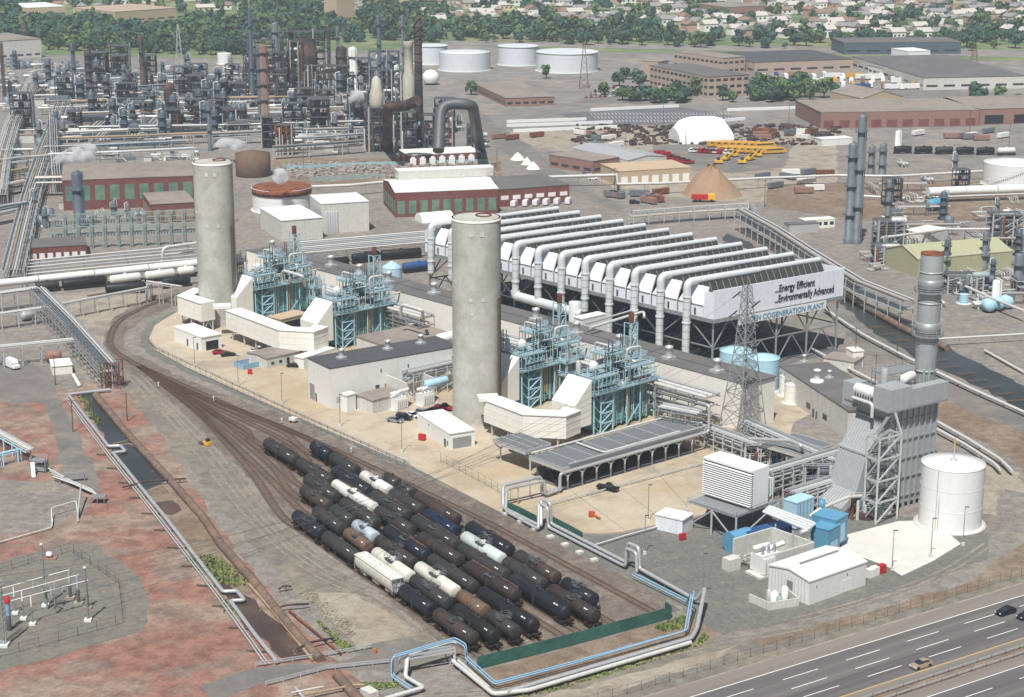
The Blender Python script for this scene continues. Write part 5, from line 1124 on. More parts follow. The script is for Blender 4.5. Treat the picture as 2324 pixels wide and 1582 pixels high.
for (x0, x1, y0, y1, z) in ((4.8, L6+1, .5, D6+1.4, Z6+.4), (5.5, L6, 6.5, D6+1, Z6+5.6), (-2.3, 4.4, 3.3, 9.3, Z6+.4)):
    if z > Z6+1: P6('platform', box6(x0, x1, y0, y1, z-.15, z), 'steel')
    m = MB(); m.rail([f6(x0, y0, z), f6(x1, y0, z), f6(x1, y1, z), f6(x0, y1, z)], 1.1, .08, 1.6, True); P6('railing', m, 'steel_light')
for x in (5.5, L6):
    for y in (6.5, D6+1): P6('platform_post', MB().beam(f6(x, y, Z6), f6(x, y, Z6+5.5), .2), 'steel')
# braced stair tower in front of the transition
tx = (-7.4, -.6); ty = (-4.6, -.8); TZ = Z6-4.5
for x in tx:
    for y in ty: P6('tower_post', MB().beam(f6(x, y, 0), f6(x, y, TZ), .45), 'steel_light')
for k in range(4):
    z0, z1 = TZ*k/4, TZ*(k+1)/4
    for y in ty: P6('tower_beam', MB().beam(f6(tx[0], y, z1), f6(tx[1], y, z1), .36), 'steel_light'); P6('tower_brace', MB().beam(f6(tx[0], y, z0), f6(tx[1], y, z1), .3), 'steel_light')
    for x in tx: P6('tower_beam', MB().beam(f6(x, ty[0], z1), f6(x, ty[1], z1), .36), 'steel_light'); P6('tower_brace', MB().beam(f6(x, ty[1], z0), f6(x, ty[0], z1), .26), 'steel_light')
    for i in range(4):
        a, c = z0+(z1-z0)*i/4, z0+(z1-z0)*(i+1)/4; s = 1 if i % 2 else -1
        P6('stair_flight', MB().beam(f6(-4-s*2.2, -2.4+s*.5, a), f6(-4+s*2.2, -2.4+s*.5, c), .9, .14), 'steel')
        m = MB(); m.rail([f6(-4-s*2.2, -2.9+s*.5, a), f6(-4+s*2.2, -2.9+s*.5, c)], 1.0, .06, 1.4); P6('stair_rail', m, 'steel_light')
for s in (0, 1): P6('tower_brace', MB().beam(f6(tx[0], ty[s], TZ), f6(tx[0], ty[s], TZ), .3), 'steel_light') if 0 else None
P6('roof_strut', MB().beam(f6(tx[1], ty[0], TZ), f6(-.4, -2, Z6), .4), 'steel_light'); P6('ladder_way', MB().beam(f6(-4.5, -1.0, TZ), f6(-1.0, -1.6, Z6+.2), 1.0, .2), 'steel')
for k in range(6): P6('downcomer', MB().tube([f6(.8+k*.35, 1.0-.9, 2) if 0 else f6(-.9, 1.2+k*.5, 1), f6(-.9, 1.2+k*.5, ZI)], .14, 6), 'steel_light')
# silver stack
sc_ = G(2083, 1113); sh_ = HT(2083, 1113, 574); sr = 26.0/(FPX/(sc_.y*_c+(CAM_H-sh_)*_s))
st = thing('silver_stack', 'tall silver steel stack with ring platforms behind the grey boiler', 'stack', tuple(sc_))
MB().lathe(sc_, [(sr*.93, 0), (sr*.93, sh_*.58), (sr, sh_*.60), (sr, sh_-.4), (sr*.99, sh_), (sr*.9, sh_), (sr*.9, sh_-3.5), (.05, sh_-3.5)], 32).build('shell', 'hrsg_grey', st)
MB().lathe(sc_, [(sr*.895, sh_-3.4), (sr*.895, sh_+.05), (sr*1.0, sh_+.05), (sr*1.01, sh_-.25)], 32).build('rusty_lip', 'rust', st)
for f in (.925, .80, .715, .64, .52, .42, .32): MB().lathe(sc_, [(sr*.95, f*sh_-.12), (sr*1.05, f*sh_-.12), (sr*1.05, f*sh_+.12), (sr*.95, f*sh_+.12)], 32).build('stiffener_ring', 'steel_light', st)
for f, ex in ((.845, 1.0), (.665, 1.0)):
    z = f*sh_; MB().lathe(sc_, [(sr, z-.15), (sr+ex, z-.15), (sr+ex, z+.05), (sr, z+.05)], 32, False).build('platform', 'steel', st)
    m = MB(); m.rail([V(sc_.x+math.cos(R(a))*(sr+ex-.05), sc_.y+math.sin(R(a))*(sr+ex-.05), z) for a in range(0, 360, 24)], 1.15, .07, 3, True); m.build('railing', 'steel_light', st)
    MB().lathe(sc_, [(sr+.02, z+.4), (sr+.25, z+.5), (sr+.25, z+2.8), (sr+.02, z+2.9)], 32).build('stack_jacket', 'steel', st)
b = MB()
for a in (-62, -58): b.beam(V(sc_.x+math.cos(R(a))*(sr+.3), sc_.y+math.sin(R(a))*(sr+.3), sh_*.25), V(sc_.x+math.cos(R(a))*(sr+.3), sc_.y+math.sin(R(a))*(sr+.3), sh_*.85), .08)
b.build('ladder', 'steel', st)
# ================================================================ GAS TURBINE INLET AND BLUE ENCLOSURES
zl0, zl1 = 6.4, 15.4
IR = rect(G(1702, 1158, zl0), G(1592, 1123, zl0), G(1731, 1139, zl0)); IR = [IR[1], IR[0], IR[3], IR[2]]   # [left, front, right, back]
iv = IR[1]-IR[0]; iu = (IR[2]-IR[1])
gi = thing('inlet_filter_house', 'big white louvred air intake box raised on steel legs', 'air intake', tuple(IR[1]))
MB().prism([IR[0]+iu*.12, IR[1]+iu*.12, IR[2], IR[3]], zl0, zl1-.5).build('filter_box', 'louvre_white', gi)
n = 15; MB().prism([IR[0]+iu*.10, IR[1]+iu*.10, IR[1]+iu*.119, IR[0]+iu*.119], zl0+.3, zl1-.6).build('louvre_gap_shade', 'steel_dark', gi); out = -iu.normalized()  # dark panel imitates the shadow in the gaps between louvres
for k in range(n):
    z = zl0+.3+(zl1-zl0-1.2)*k/n; h = (zl1-zl0-1.2)/n
    a, b_ = IR[0]+iu*.12, IR[1]+iu*.12
    q = [up(a, z+h*1.02), up(b_, z+h*1.02), up(b_+out*.62, z+h*.62), up(a+out*.62, z+h*.62)]
    MB().add([tuple(p) for p in q]+[tuple(p-V(0, 0, .08)) for p in q], [(0, 1, 2, 3), (7, 6, 5, 4), (0, 4, 5, 1), (1, 5, 6, 2), (2, 6, 7, 3), (3, 7, 4, 0)]).build('louvre', 'louvre_white', gi)
MB().prism([IR[0]+iu*.05, IR[1]+iu*.05, IR[2], IR[3]], zl1-.5, zl1).build('hood', 'louvre_white', gi)
R2 = [IR[0]-iu*.75, IR[1]-iu*.75, IR[2]+iu*.6, IR[3]+iu*.6]
MB().prism(R2, zl0-.7, zl0-.35).build('platform', 'steel', gi)
m = MB(); m.rail([up(p, zl0-.3) for p in (R2[3], R2[0], R2[1], R2[2])], 1.0, .07, 1.5); m.build('railing', 'steel_light', gi)
for f in (0, .5, 1):
    for e in (R2[0].lerp(R2[1], f), R2[3].lerp(R2[2], f)): MB().beam(up(e, 0), up(e, zl0-.6), .4).build('leg', 'steel_light', gi)
for (p, q) in ((R2[0], R2[0].lerp(R2[1], .5)), (R2[1], R2[0].lerp(R2[1], .5)), (R2[1], R2[2])): MB().beam(up(p, .2), up(q, zl0-.8), .25).build('brace', 'steel_light', gi)
# white tapering duct behind it
dp0, dp1 = up(IR[2].lerp(IR[1], .25), 0), up(IR[3].lerp(IR[0], .3), 0); uu = iu.normalized()
b = MB(); q = [up(dp0, zl0+.5), up(dp1, zl0+.5), up(dp1, zl1-2.5), up(dp0, zl1-2.5)]; e = (dp0+dp1)/2+uu*8
t = [up(e.lerp(dp0+uu*8, .55), zl0+.3), up(e.lerp(dp1+uu*8, .55), zl0+.3), up(e.lerp(dp1+uu*8, .55), zl0+3.6), up(e.lerp(dp0+uu*8, .55), zl0+3.6)]
b.add([tuple(p) for p in q+t], [(3, 2, 1, 0), (4, 5, 6, 7), (0, 1, 5, 4), (1, 2, 6, 5), (2, 3, 7, 6), (3, 0, 4, 7)]); b.build('intake_duct', 'louvre_white', gi)
for k in range(1, 5): f = k/5; MB().beam(q[0].lerp(t[0], f), q[3].lerp(t[3], f), .2).build('duct_rib', 'louvre_white', gi); MB().beam(q[3].lerp(t[3], f), q[2].lerp(t[2], f), .2).build('duct_rib', 'louvre_white', gi)
def blue_box(A, B, C, z, label, m='blue_paint', feats=(), z0=.4, name='blue_enclosure', rt=.25):
    return building(name, label, 'enclosure', prect(A, B, C), z, m, m, feats, z0=z0, rt=rt, eave=.12)
blue_box((1878, 1265), (1905, 1250), (1842, 1252), 6.0, 'blue equipment cabin beside the transformer walls', feats=[('door', 0, .2, .8, .6, 3.0, 'blue_pale')])
ge = blue_box((1895, 1252), (1922, 1236), (1850, 1232), 7.0, 'blue generator cabin with stair at the concrete pad edge', feats=[('door_panel', 0, .25, .75, 1.6, 5.6, 'blue_pale'), ('louvre_panel', 3, .55, .85, 2.2, 4.6, 'deep_blue')], z0=1.2)
MB().lathe(G(1862, 1215, 0), [(.7, 6.9), (.7, 8.4), (.5, 8.4)], 12).build('exhaust', 'blue_paint', ge); b = MB()
for k in range(6): q = G(1893-k*3, 1255+k*2.5, 0); b.box((q.x, q.y, 1.3-k*.2), (1.2, .4, .08), R(-50))
b.build('steps', 'steel', ge)
blue_box((1806, 1205), (1845, 1190), (1790, 1190), 6.4, 'pale blue gearbox housing under the white intake duct', 'blue_pale', [('rib', 0, .2*k, .2*k+.03, .5, 6.2, 'blue_paint') for k in range(1, 5)])
tag(MB().tube([G(1655, 1232, 2.2), G(1698, 1220, 2.2)], 2.4, 20).build('generator_casing', 'blue_paint'), 'round blue generator casing under the white intake box', 'generator')
tag(MB().box(tuple(G(1740, 1218, 2.2)), (11, 4, 4.2), R(34)).build('turbine_enclosure', 'deep_blue'), 'dark blue turbine casing in shade beside the concrete walls', 'turbine')
# ribbed white bus duct
bd = thing('bus_duct', 'broad ribbed white bus duct sloping over the transformer walls', 'bus duct', tuple(G(1740, 1190)))
for k in range(4):
    o = k*3.3; a, c, d = G(1733+o*1.3, 1161-o*1.1, 7.2), G(1835+o*1.6, 1203-o*1.4, 7.0), G(1800, 1218, 6.6)
    MB().tube(bez([a, c, c-u6*2.2], 4, .8), .42, 8).build('duct_bar', 'duct_white', bd)
for x, y in ((1760, 1190), (1800, 1207), (1838, 1222)): MB().beam(up(G(x, y, 6.5), 0), G(x, y, 6.5), .3).build('leg', 'steel_light', bd)
# ================================================================ TRANSFORMER ENCLOSURE, E-HOUSE, SKIDS
te = thing('transformer_walls', 'high pale concrete blast walls around the transformer yard', 'wall', tuple(G(1753, 1240)))
zw = 5.6; W_ = [G(1665, 1223, zw), G(1753, 1197, zw), G(1847, 1230, zw), G(1760, 1256, zw)]
for a, c in zip(W_, W_[1:]):
    a, c = up(a, 0), up(c, 0); nn = V(-(c-a).y, (c-a).x).normalized()*.2; MB().prism([a-nn, c-nn, c+nn, a+nn], 0, zw).build('wall_panel', 'wall_concrete', te)
transformer((1738, 1300), R(34), 'white finned transformer inside the concrete blast walls', 1.15, 'pale_clad')
for k in range(4): tag(MB().capsule(G(1740+k*9, 1246-k*3.4, 5.0), G(1760+k*9, 1239-k*3.4, 5.4), .55, 10).build('cooler_cylinder', 'white_paint'), 'white conservator cylinder above the walled transformer', 'cylinder', 'white cylinders above the transformer') if k < 3 else None
eh = prect((1835.5, 1374), (1964, 1328), (1772, 1325.5)); eh = [eh[0], eh[1], eh[2], eh[3]]
building('switchgear_house', 'pale metal switchgear house with shallow gabled roof by the dirt strip', 'building', eh, 5.0, 'blue_pale' if 0 else 'pale_clad', 'pale_clad', [('double_door', 0, .56, .74, .1, 2.9, 'white_paint'), ('wall_lamp', 0, .12, .135, 3.2, 3.7, 'steel_dark'), ('wall_lamp', 0, .65, .665, 3.6, 4.1, 'steel_dark'), ('vent_hood', 3, .45, .6, 1.6, 3.6, 'steel')]+[('rib', 3, .08*k, .08*k+.012, .1, 4.8, 'steel_light') for k in range(1, 12)], gable=1.0)
er0, er1 = (eh[0]+eh[3])/2, (eh[1]+eh[2])/2; tag(MB().beam(up(er0.lerp(er1, .18), 6.5), up(er0.lerp(er1, .85), 6.5), .35, .3).build('ridge_vent', 'steel'), 'long ridge vent on the switchgear house roof', 'vent')
slab((1697, 1372), (1727, 1350), 1.6, .2, 'low concrete wall at the gas skid, side by the switchgear house') if 0 else None
sk = thing('gas_skid', 'low walled gas skid with small tanks beside the switchgear house', 'gas skid', tuple(G(1760, 1380)))
for a, c in (((1700, 1365), (1745, 1385)), ((1745, 1385), (1812, 1375)), ((1812, 1375), (1770, 1340))):
    a, c = G(*a), G(*c); nn = V(-(c-a).y, (c-a).x).normalized()*.12; MB().prism([a-nn, c-nn, c+nn, a+nn], 0, 1.7).build('wall_panel', 'wall_concrete', sk)
for (x, y, r, h, m) in ((1757, 1372, .9, 2.6, 'pale_clad'), (1768, 1378, .6, 2.2, 'refinery_green'), (1780, 1366, .7, 3.2, 'white_paint'), (1745, 1364, .6, 2.4, 'steel_light')): MB().lathe(G(x, y), [(r, 0), (r, h), (r*.4, h+r*.4)], 12).build('vessel', m, sk)
building('control_kiosk', 'pale blue-grey kiosk beside the intake legs with red cabinet', 'kiosk', prect((1548, 1215), (1572, 1200), (1498, 1195)), 3.4, 'grey_clad', 'pale_clad')
tag(MB().box(tuple(G(1549, 1217, .9)), (1.5, .8, 1.3), R(34)).build('fire_cabinet', 'red_paint'), 'red fire cabinet beside the pale kiosk', 'cabinet')
tag(MB().box(tuple(G(1660, 1278, 1.3)), (3.2, 2.4, 2.6), R(34)).build('junction_kiosk', 'wall_concrete'), 'grey concrete kiosk at the foot of the transformer wall', 'kiosk')
tag(MB().box(tuple(G(2001, 1290, 1.0)), (1.6, 1.2, 1.8), R(34)).build('fire_cabinet', 'red_paint'), 'red fire cabinet on the white concrete pad', 'cabinet')
for k, (x, y) in enumerate(((1975, 1300), (1985, 1295))): tag(MB().box(tuple(G(x, y, .9)), (1.6, 1.4, 1.8), R(34)).build('electrical_cabinet', 'pale_clad'), ['pale cabinet against the switchgear house end', 'pale cabinet beside the red fire cabinet'][k], 'cabinet')
# steel pipework maze between intake, boiler and hall
for k, (a, c, z, l) in enumerate((((1735, 1135), (1900, 1085), 7.0, 'open steel pipe frame before the grey boiler inlet'), ((1790, 1175), (1935, 1128), 6.0, 'low steel pipe frame beside the pale blue housing'), ((1690, 1010), (1900, 1105), 6.5, 'steel pipe frame behind the white intake box'), ((1590, 1005), (1740, 1060), 5.0, 'steel pipe frame at the lattice tower foot'))):
    rack([G(*a), G(*c)], z, 4.4, [(-1.7, 0, .2, 'alu'), (-1.1, 0, .34, 'steel_light'), (-.3, 0, .25, 'pipe_white'), (.5, 0, .4, 'steel'), (1.3, 0, .3, 'alu'), (-1.2, 1, .35, 'steel_light'), (.3, 1, .45, 'alu'), (1.4, 1, .25, 'steel_dark'), (-.4, 2, .4, 'steel'), (1.2, 2, .5, 'steel_light')], l, 3.4, (0, 1.9, 3.6), 'steel_light')
fancooler((1820, 1032), (1890, 1008), (1744, 1000), 6.6, 'grey fan cooler bank between lattice tower and grey boiler', 3, 3)
for k, (a, c, z, l) in enumerate((((1780, 980), (1830, 1020), 8, 'silver arched pipes over the grey fan cooler'),)):
    pipe([G(1700, 995, 7.6), G(1795, 1000, 9.2), G(1820, 1012, 9.2), G(1821, 1050, 2)], .4, 'alu', label=l, rad=1.4)
pipe([G(1838, 1172, 5), G(1860, 1155, 6.5), G(1925, 1128, 6.5), G(2010, 1122, 3.5)], .4, 'pipe_white', label='white lagged pipe along the grey boiler foot', rad=1)
pipe([G(2020, 1128, 2.4), G(2072, 1103, 3.8), G(2076, 1118, 1.6), G(2098, 1120, 1.2)], .45, 'pipe_white', label='white bent pipe between grey boiler and white tank', rad=.8)
for k in range(3): tag(MB().lathe(G(2040+k*11, 1142-k*3), [(.9, 0), (.9, 2.6), (.4, 3.0)], 12).build('pump_vessel', ('pipe_tan', 'steel', 'steel_light')[k]), ('tan pump vessel', 'grey pump vessel', 'silver pump vessel')[k]+' between grey boiler and white tank', 'vessel')
# ================================================================ TANKS, ADMIN BLOCK
tank((2155, 1187), 7.05, HT(2155, 1187, 1050), 'tall white storage tank by the concrete pad', 'white_paint', .07, n=48, bands=2, stairs=False)
for dx in (-.3, .3): tag(MB().beam(G(2124+dx*9, 1206, .3), up(G(2124+dx*9, 1206), HT(2155, 1187, 1050)+1), .09).build('ladder_rail', 'pipe_tan'), 'thin tan ladder rail up the tall white tank', 'ladder', 'ladder rails of the white tank')
c = G(2155, 1187); h = HT(2155, 1187, 1050); mast = thing('vent_mast', 'thin yellow-topped vent mast on the white storage tank', 'mast', (c.x, c.y, h+.7)); MB().tube([V(c.x, c.y, h+.5), V(c.x, c.y, h+6)], .12, 6).build('pole', 'steel_light', mast); MB().tube([V(c.x, c.y, h+4), V(c.x, c.y, h+5.9)], .14, 6).build('band', 'yellow', mast); MB().lathe(V(c.x, c.y, h+.45), [(.8, 0), (.8, .3), (.3, .6)], 14).build('hatch', 'steel_light', mast)
tank((1669, 868), 4.75, HT(1669, 868, 795), 'pale blue cone roofed tank behind the hall, farther of two', 'blue_pale', .22, stairs=False, bands=4); tank((1731, 882), 4.55, HT(1731, 882, 811), 'pale blue cone roofed tank behind the hall, nearer the admin roof', 'blue_pale', .22, stairs=False, bands=4)
tank((890, 645), 3.6, HT(890, 645, 606), 'pale blue tank with pointed roof behind the turbine hall', 'blue_pale', .62, stairs=False, bands=1)
for (x, y, r, ty, l) in ((1793, 914, 1.75, 872, 'small cream tank with top railing, nearer of the pair'), (1783, 897, 1.75, 852, 'small cream tank with top railing, farther of the pair')):
    c = G(x, y); h = HT(x, y, ty); g = tank((x, y), r, h, l, 'cream', .1, 'chemical_tank', stairs=False, n=20, bands=2); m = MB()
    m.rail([V(c.x+math.cos(R(a))*r, c.y+math.sin(R(a))*r, h+.1) for a in range(0, 360, 30)], 1.1, .06, 2, True); m.build('railing', 'steel_light', g)
za = 7.8; ad = rect(G(1770, 832, za), G(1925, 934, za), G(1850, 806, za))
adm = building('admin_block', 'grey walled flat roofed block beside the small cream tanks', 'building', ad, za, 'wall_concrete', 'roof_grey', [('window', 0, .42, .48, 1.4, 3.0, 'glass_dark'), ('door', 0, .51, .54, 0, 2.3, 'steel_dark'), ('window', 0, .66, .72, 1.4, 3.0, 'glass_dark'), ('door', 0, .56, .58, 0, 2.2, 'steel_dark')], eave=.3)
wv = thing('white_ventilator', 'white drum ventilator on round base on the admin block roof', 'roof fan', tuple(G(1854, 868, za))); c = G(1854, 866, za+.3); MB().lathe(c, [(1.9, 0), (1.9, .5), (1.0, .7)], 20).build('base', 'white_paint', wv); MB().lathe(c, [(.95, .7), (.95, 3.0), (1.05, 3.0), (1.05, 3.4), (.2, 3.6)], 16).build('drum', 'white_paint', wv)
roofvent((1825, 822), za+.3, 'small grey roof fan on the admin block, far edge', None, .6); roofvent((1882, 858), za+.3, 'small grey roof fan on the admin block, beside the white ventilator', None, .6)
building('brown_hut', 'small brown flat hut beside the service road', 'shed', prect((1937, 846), (1960, 832), (1903, 815)), 3.0, 'wall_concrete', 'roof_brown'); building('white_hut', 'small white hut with brown door beside the service road', 'shed', prect((1934, 836), (1958, 834), (1934, 826)), 5, 'cream', 'cream', [('door', 0, .3, .6, 0, 3.4, 'rust')])
# ================================================================ SILVER PIPELINES AROUND THE RAIL YARD
def low(x, y, z=.9): return G(x, y, z)
def sil(pts, r, label, m='alu', rad=.9, sup=None, bands=None): return pipe([low(*p) for p in pts], r, m, label=label, rad=rad, supports=sup, n=10, bands=bands)
sil([(1268, 1110, .9), (1230, 1120, .9), (1228, 1082, 5.0), (1142, 1102, 5.0), (1142, 1152, 1.1), (1228, 1195, 1.1), (1229, 1132, 6), (1249, 1142, 6), (1250, 1188, 1.1), (1424, 1278, 1.1), (1425, 1232, 5.6), (1450, 1243, 5.6), (1451, 1290, 1.2), (1580, 1362, 1.2), (1600, 1334, 4.4), (1582, 1425, 1.4), (1570, 1448, 1.2), (1150, 1570, 1.2)], .42, 'thick silver pipeline looping past the yard corner toward the motorway', sup=9)
sil([(1264, 1114, .9), (1237, 1123, .9), (1236, 1091, 4.4), (1150, 1110, 4.4), (1148, 1160, .8), (1222, 1201, .8), (1223, 1142, 5.2), (1243, 1152, 5.2), (1244, 1196, .8), (1420, 1286, .8), (1421, 1244, 4.8), (1444, 1254, 4.8), (1445, 1298, .8)], .36, 'second silver pipeline looping beside the thicker one', sup=11)
for k, (dx, dy, r, l) in enumerate(((0, 0, .15, 'thin blue pipe along the yard edge, first'), (-3, 5, .15, 'thin blue pipe along the yard edge, second'))):
    sil([(1438+dx, 1300+dy, 1.1), (1562+dx, 1362+dy, 1.1), (1575+dx*2, 1340+dy, 5.4), (1560+dx*2, 1430+dy*.5, 1.4), (1300+dx, 1502+dy, 1.4), (1125+dx, 1548+dy, 1.4), (1060+dx, 1490+dy, 1.4), (1058+dx, 1462+dy, 4.0), (1032+dx, 1447+dy, 4.4), (892+dx, 1488+dy, 4.4), (891+dx, 1530+dy, 1.2), (935+dx, 1560+dy, 1.0)], r, l, 'pipe_blue', .7)
sil([(1035, 1458, 3.4), (925, 1490, 3.4), (920, 1536, 1.0), (962, 1560, 1.0), (860, 1590, 1.0)], .4, 'white pipe bridging the road and turning toward the corner', 'pipe_white', .7, sup=8)
sil([(1028, 1500, 1.2), (1120, 1575, 1.0), (1200, 1566, 1.0), (1568, 1458, 1.0)], .42, 'white lagged pipe along the grassy motorway verge', 'pipe_white', .9, sup=9)
sil([(1030, 1490, .8), (1110, 1560, .7)], .25, 'thin white pipe beside the road bridge leg', 'pipe_white')
gp = thing('pipe_bridge', 'steel goal post frame carrying pipes across the service road', 'pipe bridge', tuple(G(1035, 1520)))
for x, y in ((1033, 1512), (1022, 1508), (918, 1532), (908, 1528)):
    MB().beam(G(x, y), up(G(x, y), 3.7), .25).build('post', 'steel_light', gp)
for z in (3.0, 3.7): MB().beam(up(G(1033, 1512), z), up(G(918, 1532), z), .25).build('beam', 'steel_light', gp); MB().beam(up(G(1022, 1508), z), up(G(908, 1528), z), .25).build('beam', 'steel_light', gp)
sil([(1495, 1190, .7), (1500, 1193, .7), (1420, 1215, .7), (1345, 1238, .7)], .18, 'thin white pipe across the gravel toward the pale kiosk', 'pipe_white', .6, sup=5)
sil([(1600, 1050, .6), (1260, 1140, .6), (1225, 1150, .6)], .16, 'thin grey pipe along the tan yard before the fan coolers', 'steel_light', .6, sup=6)
for k in range(7):
    p = G(1150+k*33, 1168+k*17.5); tag(MB().box((p.x, p.y, .25), (1.6, 1.2, .5), R(33)).build('pipe_plinth', 'pale_dirt' if 0 else 'wall_concrete'), 'pale concrete plinth under the silver pipelines', 'plinth', 'plinths under the silver pipelines')
# ================================================================ LAMP POSTS
for (x, y, h, l) in ((1471, 1185, 9, 'on the tan yard corner'), (1463, 1258, 9, 'beside the silver pipe loop'), (1595, 1360, 10, 'beside the blue pipe riser'), (2024, 1294, 9, 'behind the red fire cabinet'), (2112, 1265, 9, 'at the concrete pad corner'), (2185, 1238, 9, 'before the tall white tank')):
    lamp_post((x, y), h, 'slim steel lamp post '+l)
for (x, y, l) in ((442, 832, 'nearest the far garage shed'), (541, 876, 'second from the far garage shed'), (640, 918, 'opposite the control building door'), (772, 968, 'opposite the control building yard'), (912, 1026, 'before the near garage shed')):
    lamp_post((x, y), 9, 'slim steel lamp post by the yard fence, '+l)
wire_fence([G(1000, 1047), G(1100, 1100), G(1170, 1140)], 'thin chain link fence before the tan yard by the fan coolers', 2.2, 3.0)
wire_fence([G(337, 775), G(352, 797), G(430, 840), G(700, 965), G(925, 1066), G(1000, 1047)][:5], 'thin chain link fence along the curved edge of the plant yard', 2.0, 3.2)
gr = thing('guardrail', 'low steel guardrail along the curved edge of the plant yard', 'guardrail', tuple(G(345, 780)))
Pg = [G(340, 780), G(352, 792), G(440, 832), G(700, 952), G(930, 1056)]
for p, q in zip(Pg, Pg[1:]): MB().beam(up(p, .7), up(q, .7), .1, .35).build('rail', 'steel_light', gr)
for p, d in along(Pg, 4.0): MB().beam(up(p, 0), up(p, .85), .16).build('post', 'timber', gr)
# ================================================================ VEHICLES
def section_car(b, secs, y=0.86):
    """body from side stations (x, z_low, z_high, half width)"""
    vs = []; n = len(secs)
    for x, z0, z1, w in secs: vs += [(x, -w, z0), (x, w, z0), (x, w*.96, (z0+z1)*.55), (x, w*.86, z1), (x, -w*.86, z1), (x, -w*.96, (z0+z1)*.55)]
    fs = [(0, 1, 2, 3, 4, 5), tuple(6*(n-1)+k for k in (5, 4, 3, 2, 1, 0))]
    for i in range(n-1):
        for k in range(6): fs.append((6*i+k, 6*i+(k+1) % 6, 6*(i+1)+(k+1) % 6, 6*(i+1)+k))
    return b.add(vs, [f[::-1] for f in fs])
def make_car(kind):
    t = thing('car' if kind != 'pickup' else 'pickup_truck', 'car', 'car' if kind != 'pickup' else 'pickup truck')
    if kind == 'sedan': S_ = [(-2.3, .35, .82, .80), (-2.2, .25, .92, .86), (-1.2, .22, .98, .9), (1.0, .22, .95, .9), (2.0, .25, .80, .86), (2.3, .35, .62, .78)]; cab = [(-1.75, .9, .98, .74), (-1.15, .9, 1.38, .70), (.15, .9, 1.42, .70), (1.15, .88, .95, .76)]
    elif kind == 'suv': S_ = [(-2.3, .4, 1.0, .84), (-2.25, .3, 1.1, .9), (0, .28, 1.1, .92), (1.2, .28, 1.08, .92), (2.2, .32, 1.0, .88), (2.3, .4, .8, .82)]; cab = [(-2.2, 1.05, 1.2, .78), (-2.0, 1.05, 1.7, .76), (.3, 1.05, 1.74, .76), (1.2, 1.0, 1.08, .8)]
    elif kind == 'van': S_ = [(-2.7, .4, 2.1, .92), (-2.6, .35, 2.2, .95), (1.3, .35, 2.2, .95), (1.9, .35, 1.2, .93), (2.6, .4, 1.0, .85)]; cab = [(1.2, 1.2, 2.1, .85), (1.3, 1.2, 2.1, .85), (1.85, 1.2, 1.3, .86)]
    else: S_ = [(-2.8, .55, 1.0, .86), (-2.75, .5, 1.08, .92), (-.4, .48, 1.08, .94), (1.1, .46, 1.1, .94), (2.5, .48, 1.06, .92), (2.75, .55, .85, .86)]; cab = [(-.55, 1.05, 1.3, .8), (-.4, 1.05, 1.8, .76), (.5, 1.05, 1.82, .76), (1.3, 1.05, 1.12, .82)]
    section_car(MB(), S_).build('body', 'car_dark', t)
    c = section_car(MB(), cab).build('windows', 'glass_dark', t)
    if kind != 'van':
        x0, x1 = cab[1][0], cab[2][0]; MB().box(((x0+x1)/2, 0, cab[1][2]+.02), (x1-x0, cab[1][3]*1.74, .07)).build('roof', 'car_dark', t)
    if kind == 'pickup': MB().box((-1.6, 0, 1.09), (2.0, 1.45, .03)).build('load_bed', 'opening', t)
    for x in (S_[0][0]+.85, S_[-1][0]-.85):
        for s in (-1, 1): MB().tube([V(x, s*.70, .34), V(x, s*.93, .34)], .34, 12).build('wheel', 'tyre', t)
    for s in (-1, 1): MB().box((S_[-1][0]-.02, s*.6, .68), (.1, .32, .16)).build('headlight', 'line_white', t); MB().box((S_[0][0]+.02, s*.62, .78), (.1, .3, .16)).build('tail_light', 'red_paint', t)
    return t
CARP = {k: make_car(k) for k in ('sedan', 'suv', 'van', 'pickup')}
def put_car(kind, px, ang, m, label, z=.05, group=None, sc=1.0):
    p = G(*px) if not isinstance(px, Vector) else px; return copy_tree(CARP[kind], (p.x, p.y, z), R(ang), (sc, sc, sc), label, group, {'body': m, 'roof': m})
ha = math.degrees(math.atan2(HD.y, HD.x))
def hcar(px, kind, m, label, flip=True):
    p = G(*px); return put_car(kind, p, ha+(180 if flip else 0), m, label, .05)
hcar((2090, 1514), 'sedan', 'car_tan', 'tan saloon car driving along the motorway'); hcar((2282, 1393), 'sedan', 'car_dark', 'dark blue saloon car driving on the motorway'); hcar((2330, 1402), 'sedan', 'car_dark', 'black car at the frame edge on the motorway')
put_car('pickup', (1380, 1113), -30, 'black', 'black pickup truck parked on the tan yard'); put_car('sedan', (499, 803), 20, 'car_red', 'red car parked beside the white garage shed')
put_car('sedan', (518, 808), 20, 'car_dark', 'black car parked next to the red car'); put_car('pickup', (588, 800), 15, 'car_white', 'white pickup truck parked under the long cream duct'); put_car('sedan', (668, 833), 170, 'car_dark', 'dark car parked by the store shed')
for k, (x, y, kd, m, l) in enumerate(((897, 958, 'sedan', 'car_silver', 'silver car parked by the near garage shed'), (917, 952, 'suv', 'car_dark', 'dark suv parked between silver and white cars'), (938, 947, 'sedan', 'car_white', 'white car parked near the chimney foot'), (962, 943, 'suv', 'car_silver', 'silver suv parked near the chimney foot'), (988, 936, 'sedan', 'car_dark', 'black car parked next to the red pickup'), (1008, 930, 'pickup', 'car_red', 'red pickup parked at the chimney foot'))): put_car(kd, (x, y), -28, m, l)
tag(MB().box(tuple(G(958, 992, .9)), (1.8, 1.0, 1.6), R(-30)).build('fire_cabinet', 'red_paint'), 'red fire cabinet beside the near garage shed', 'cabinet')
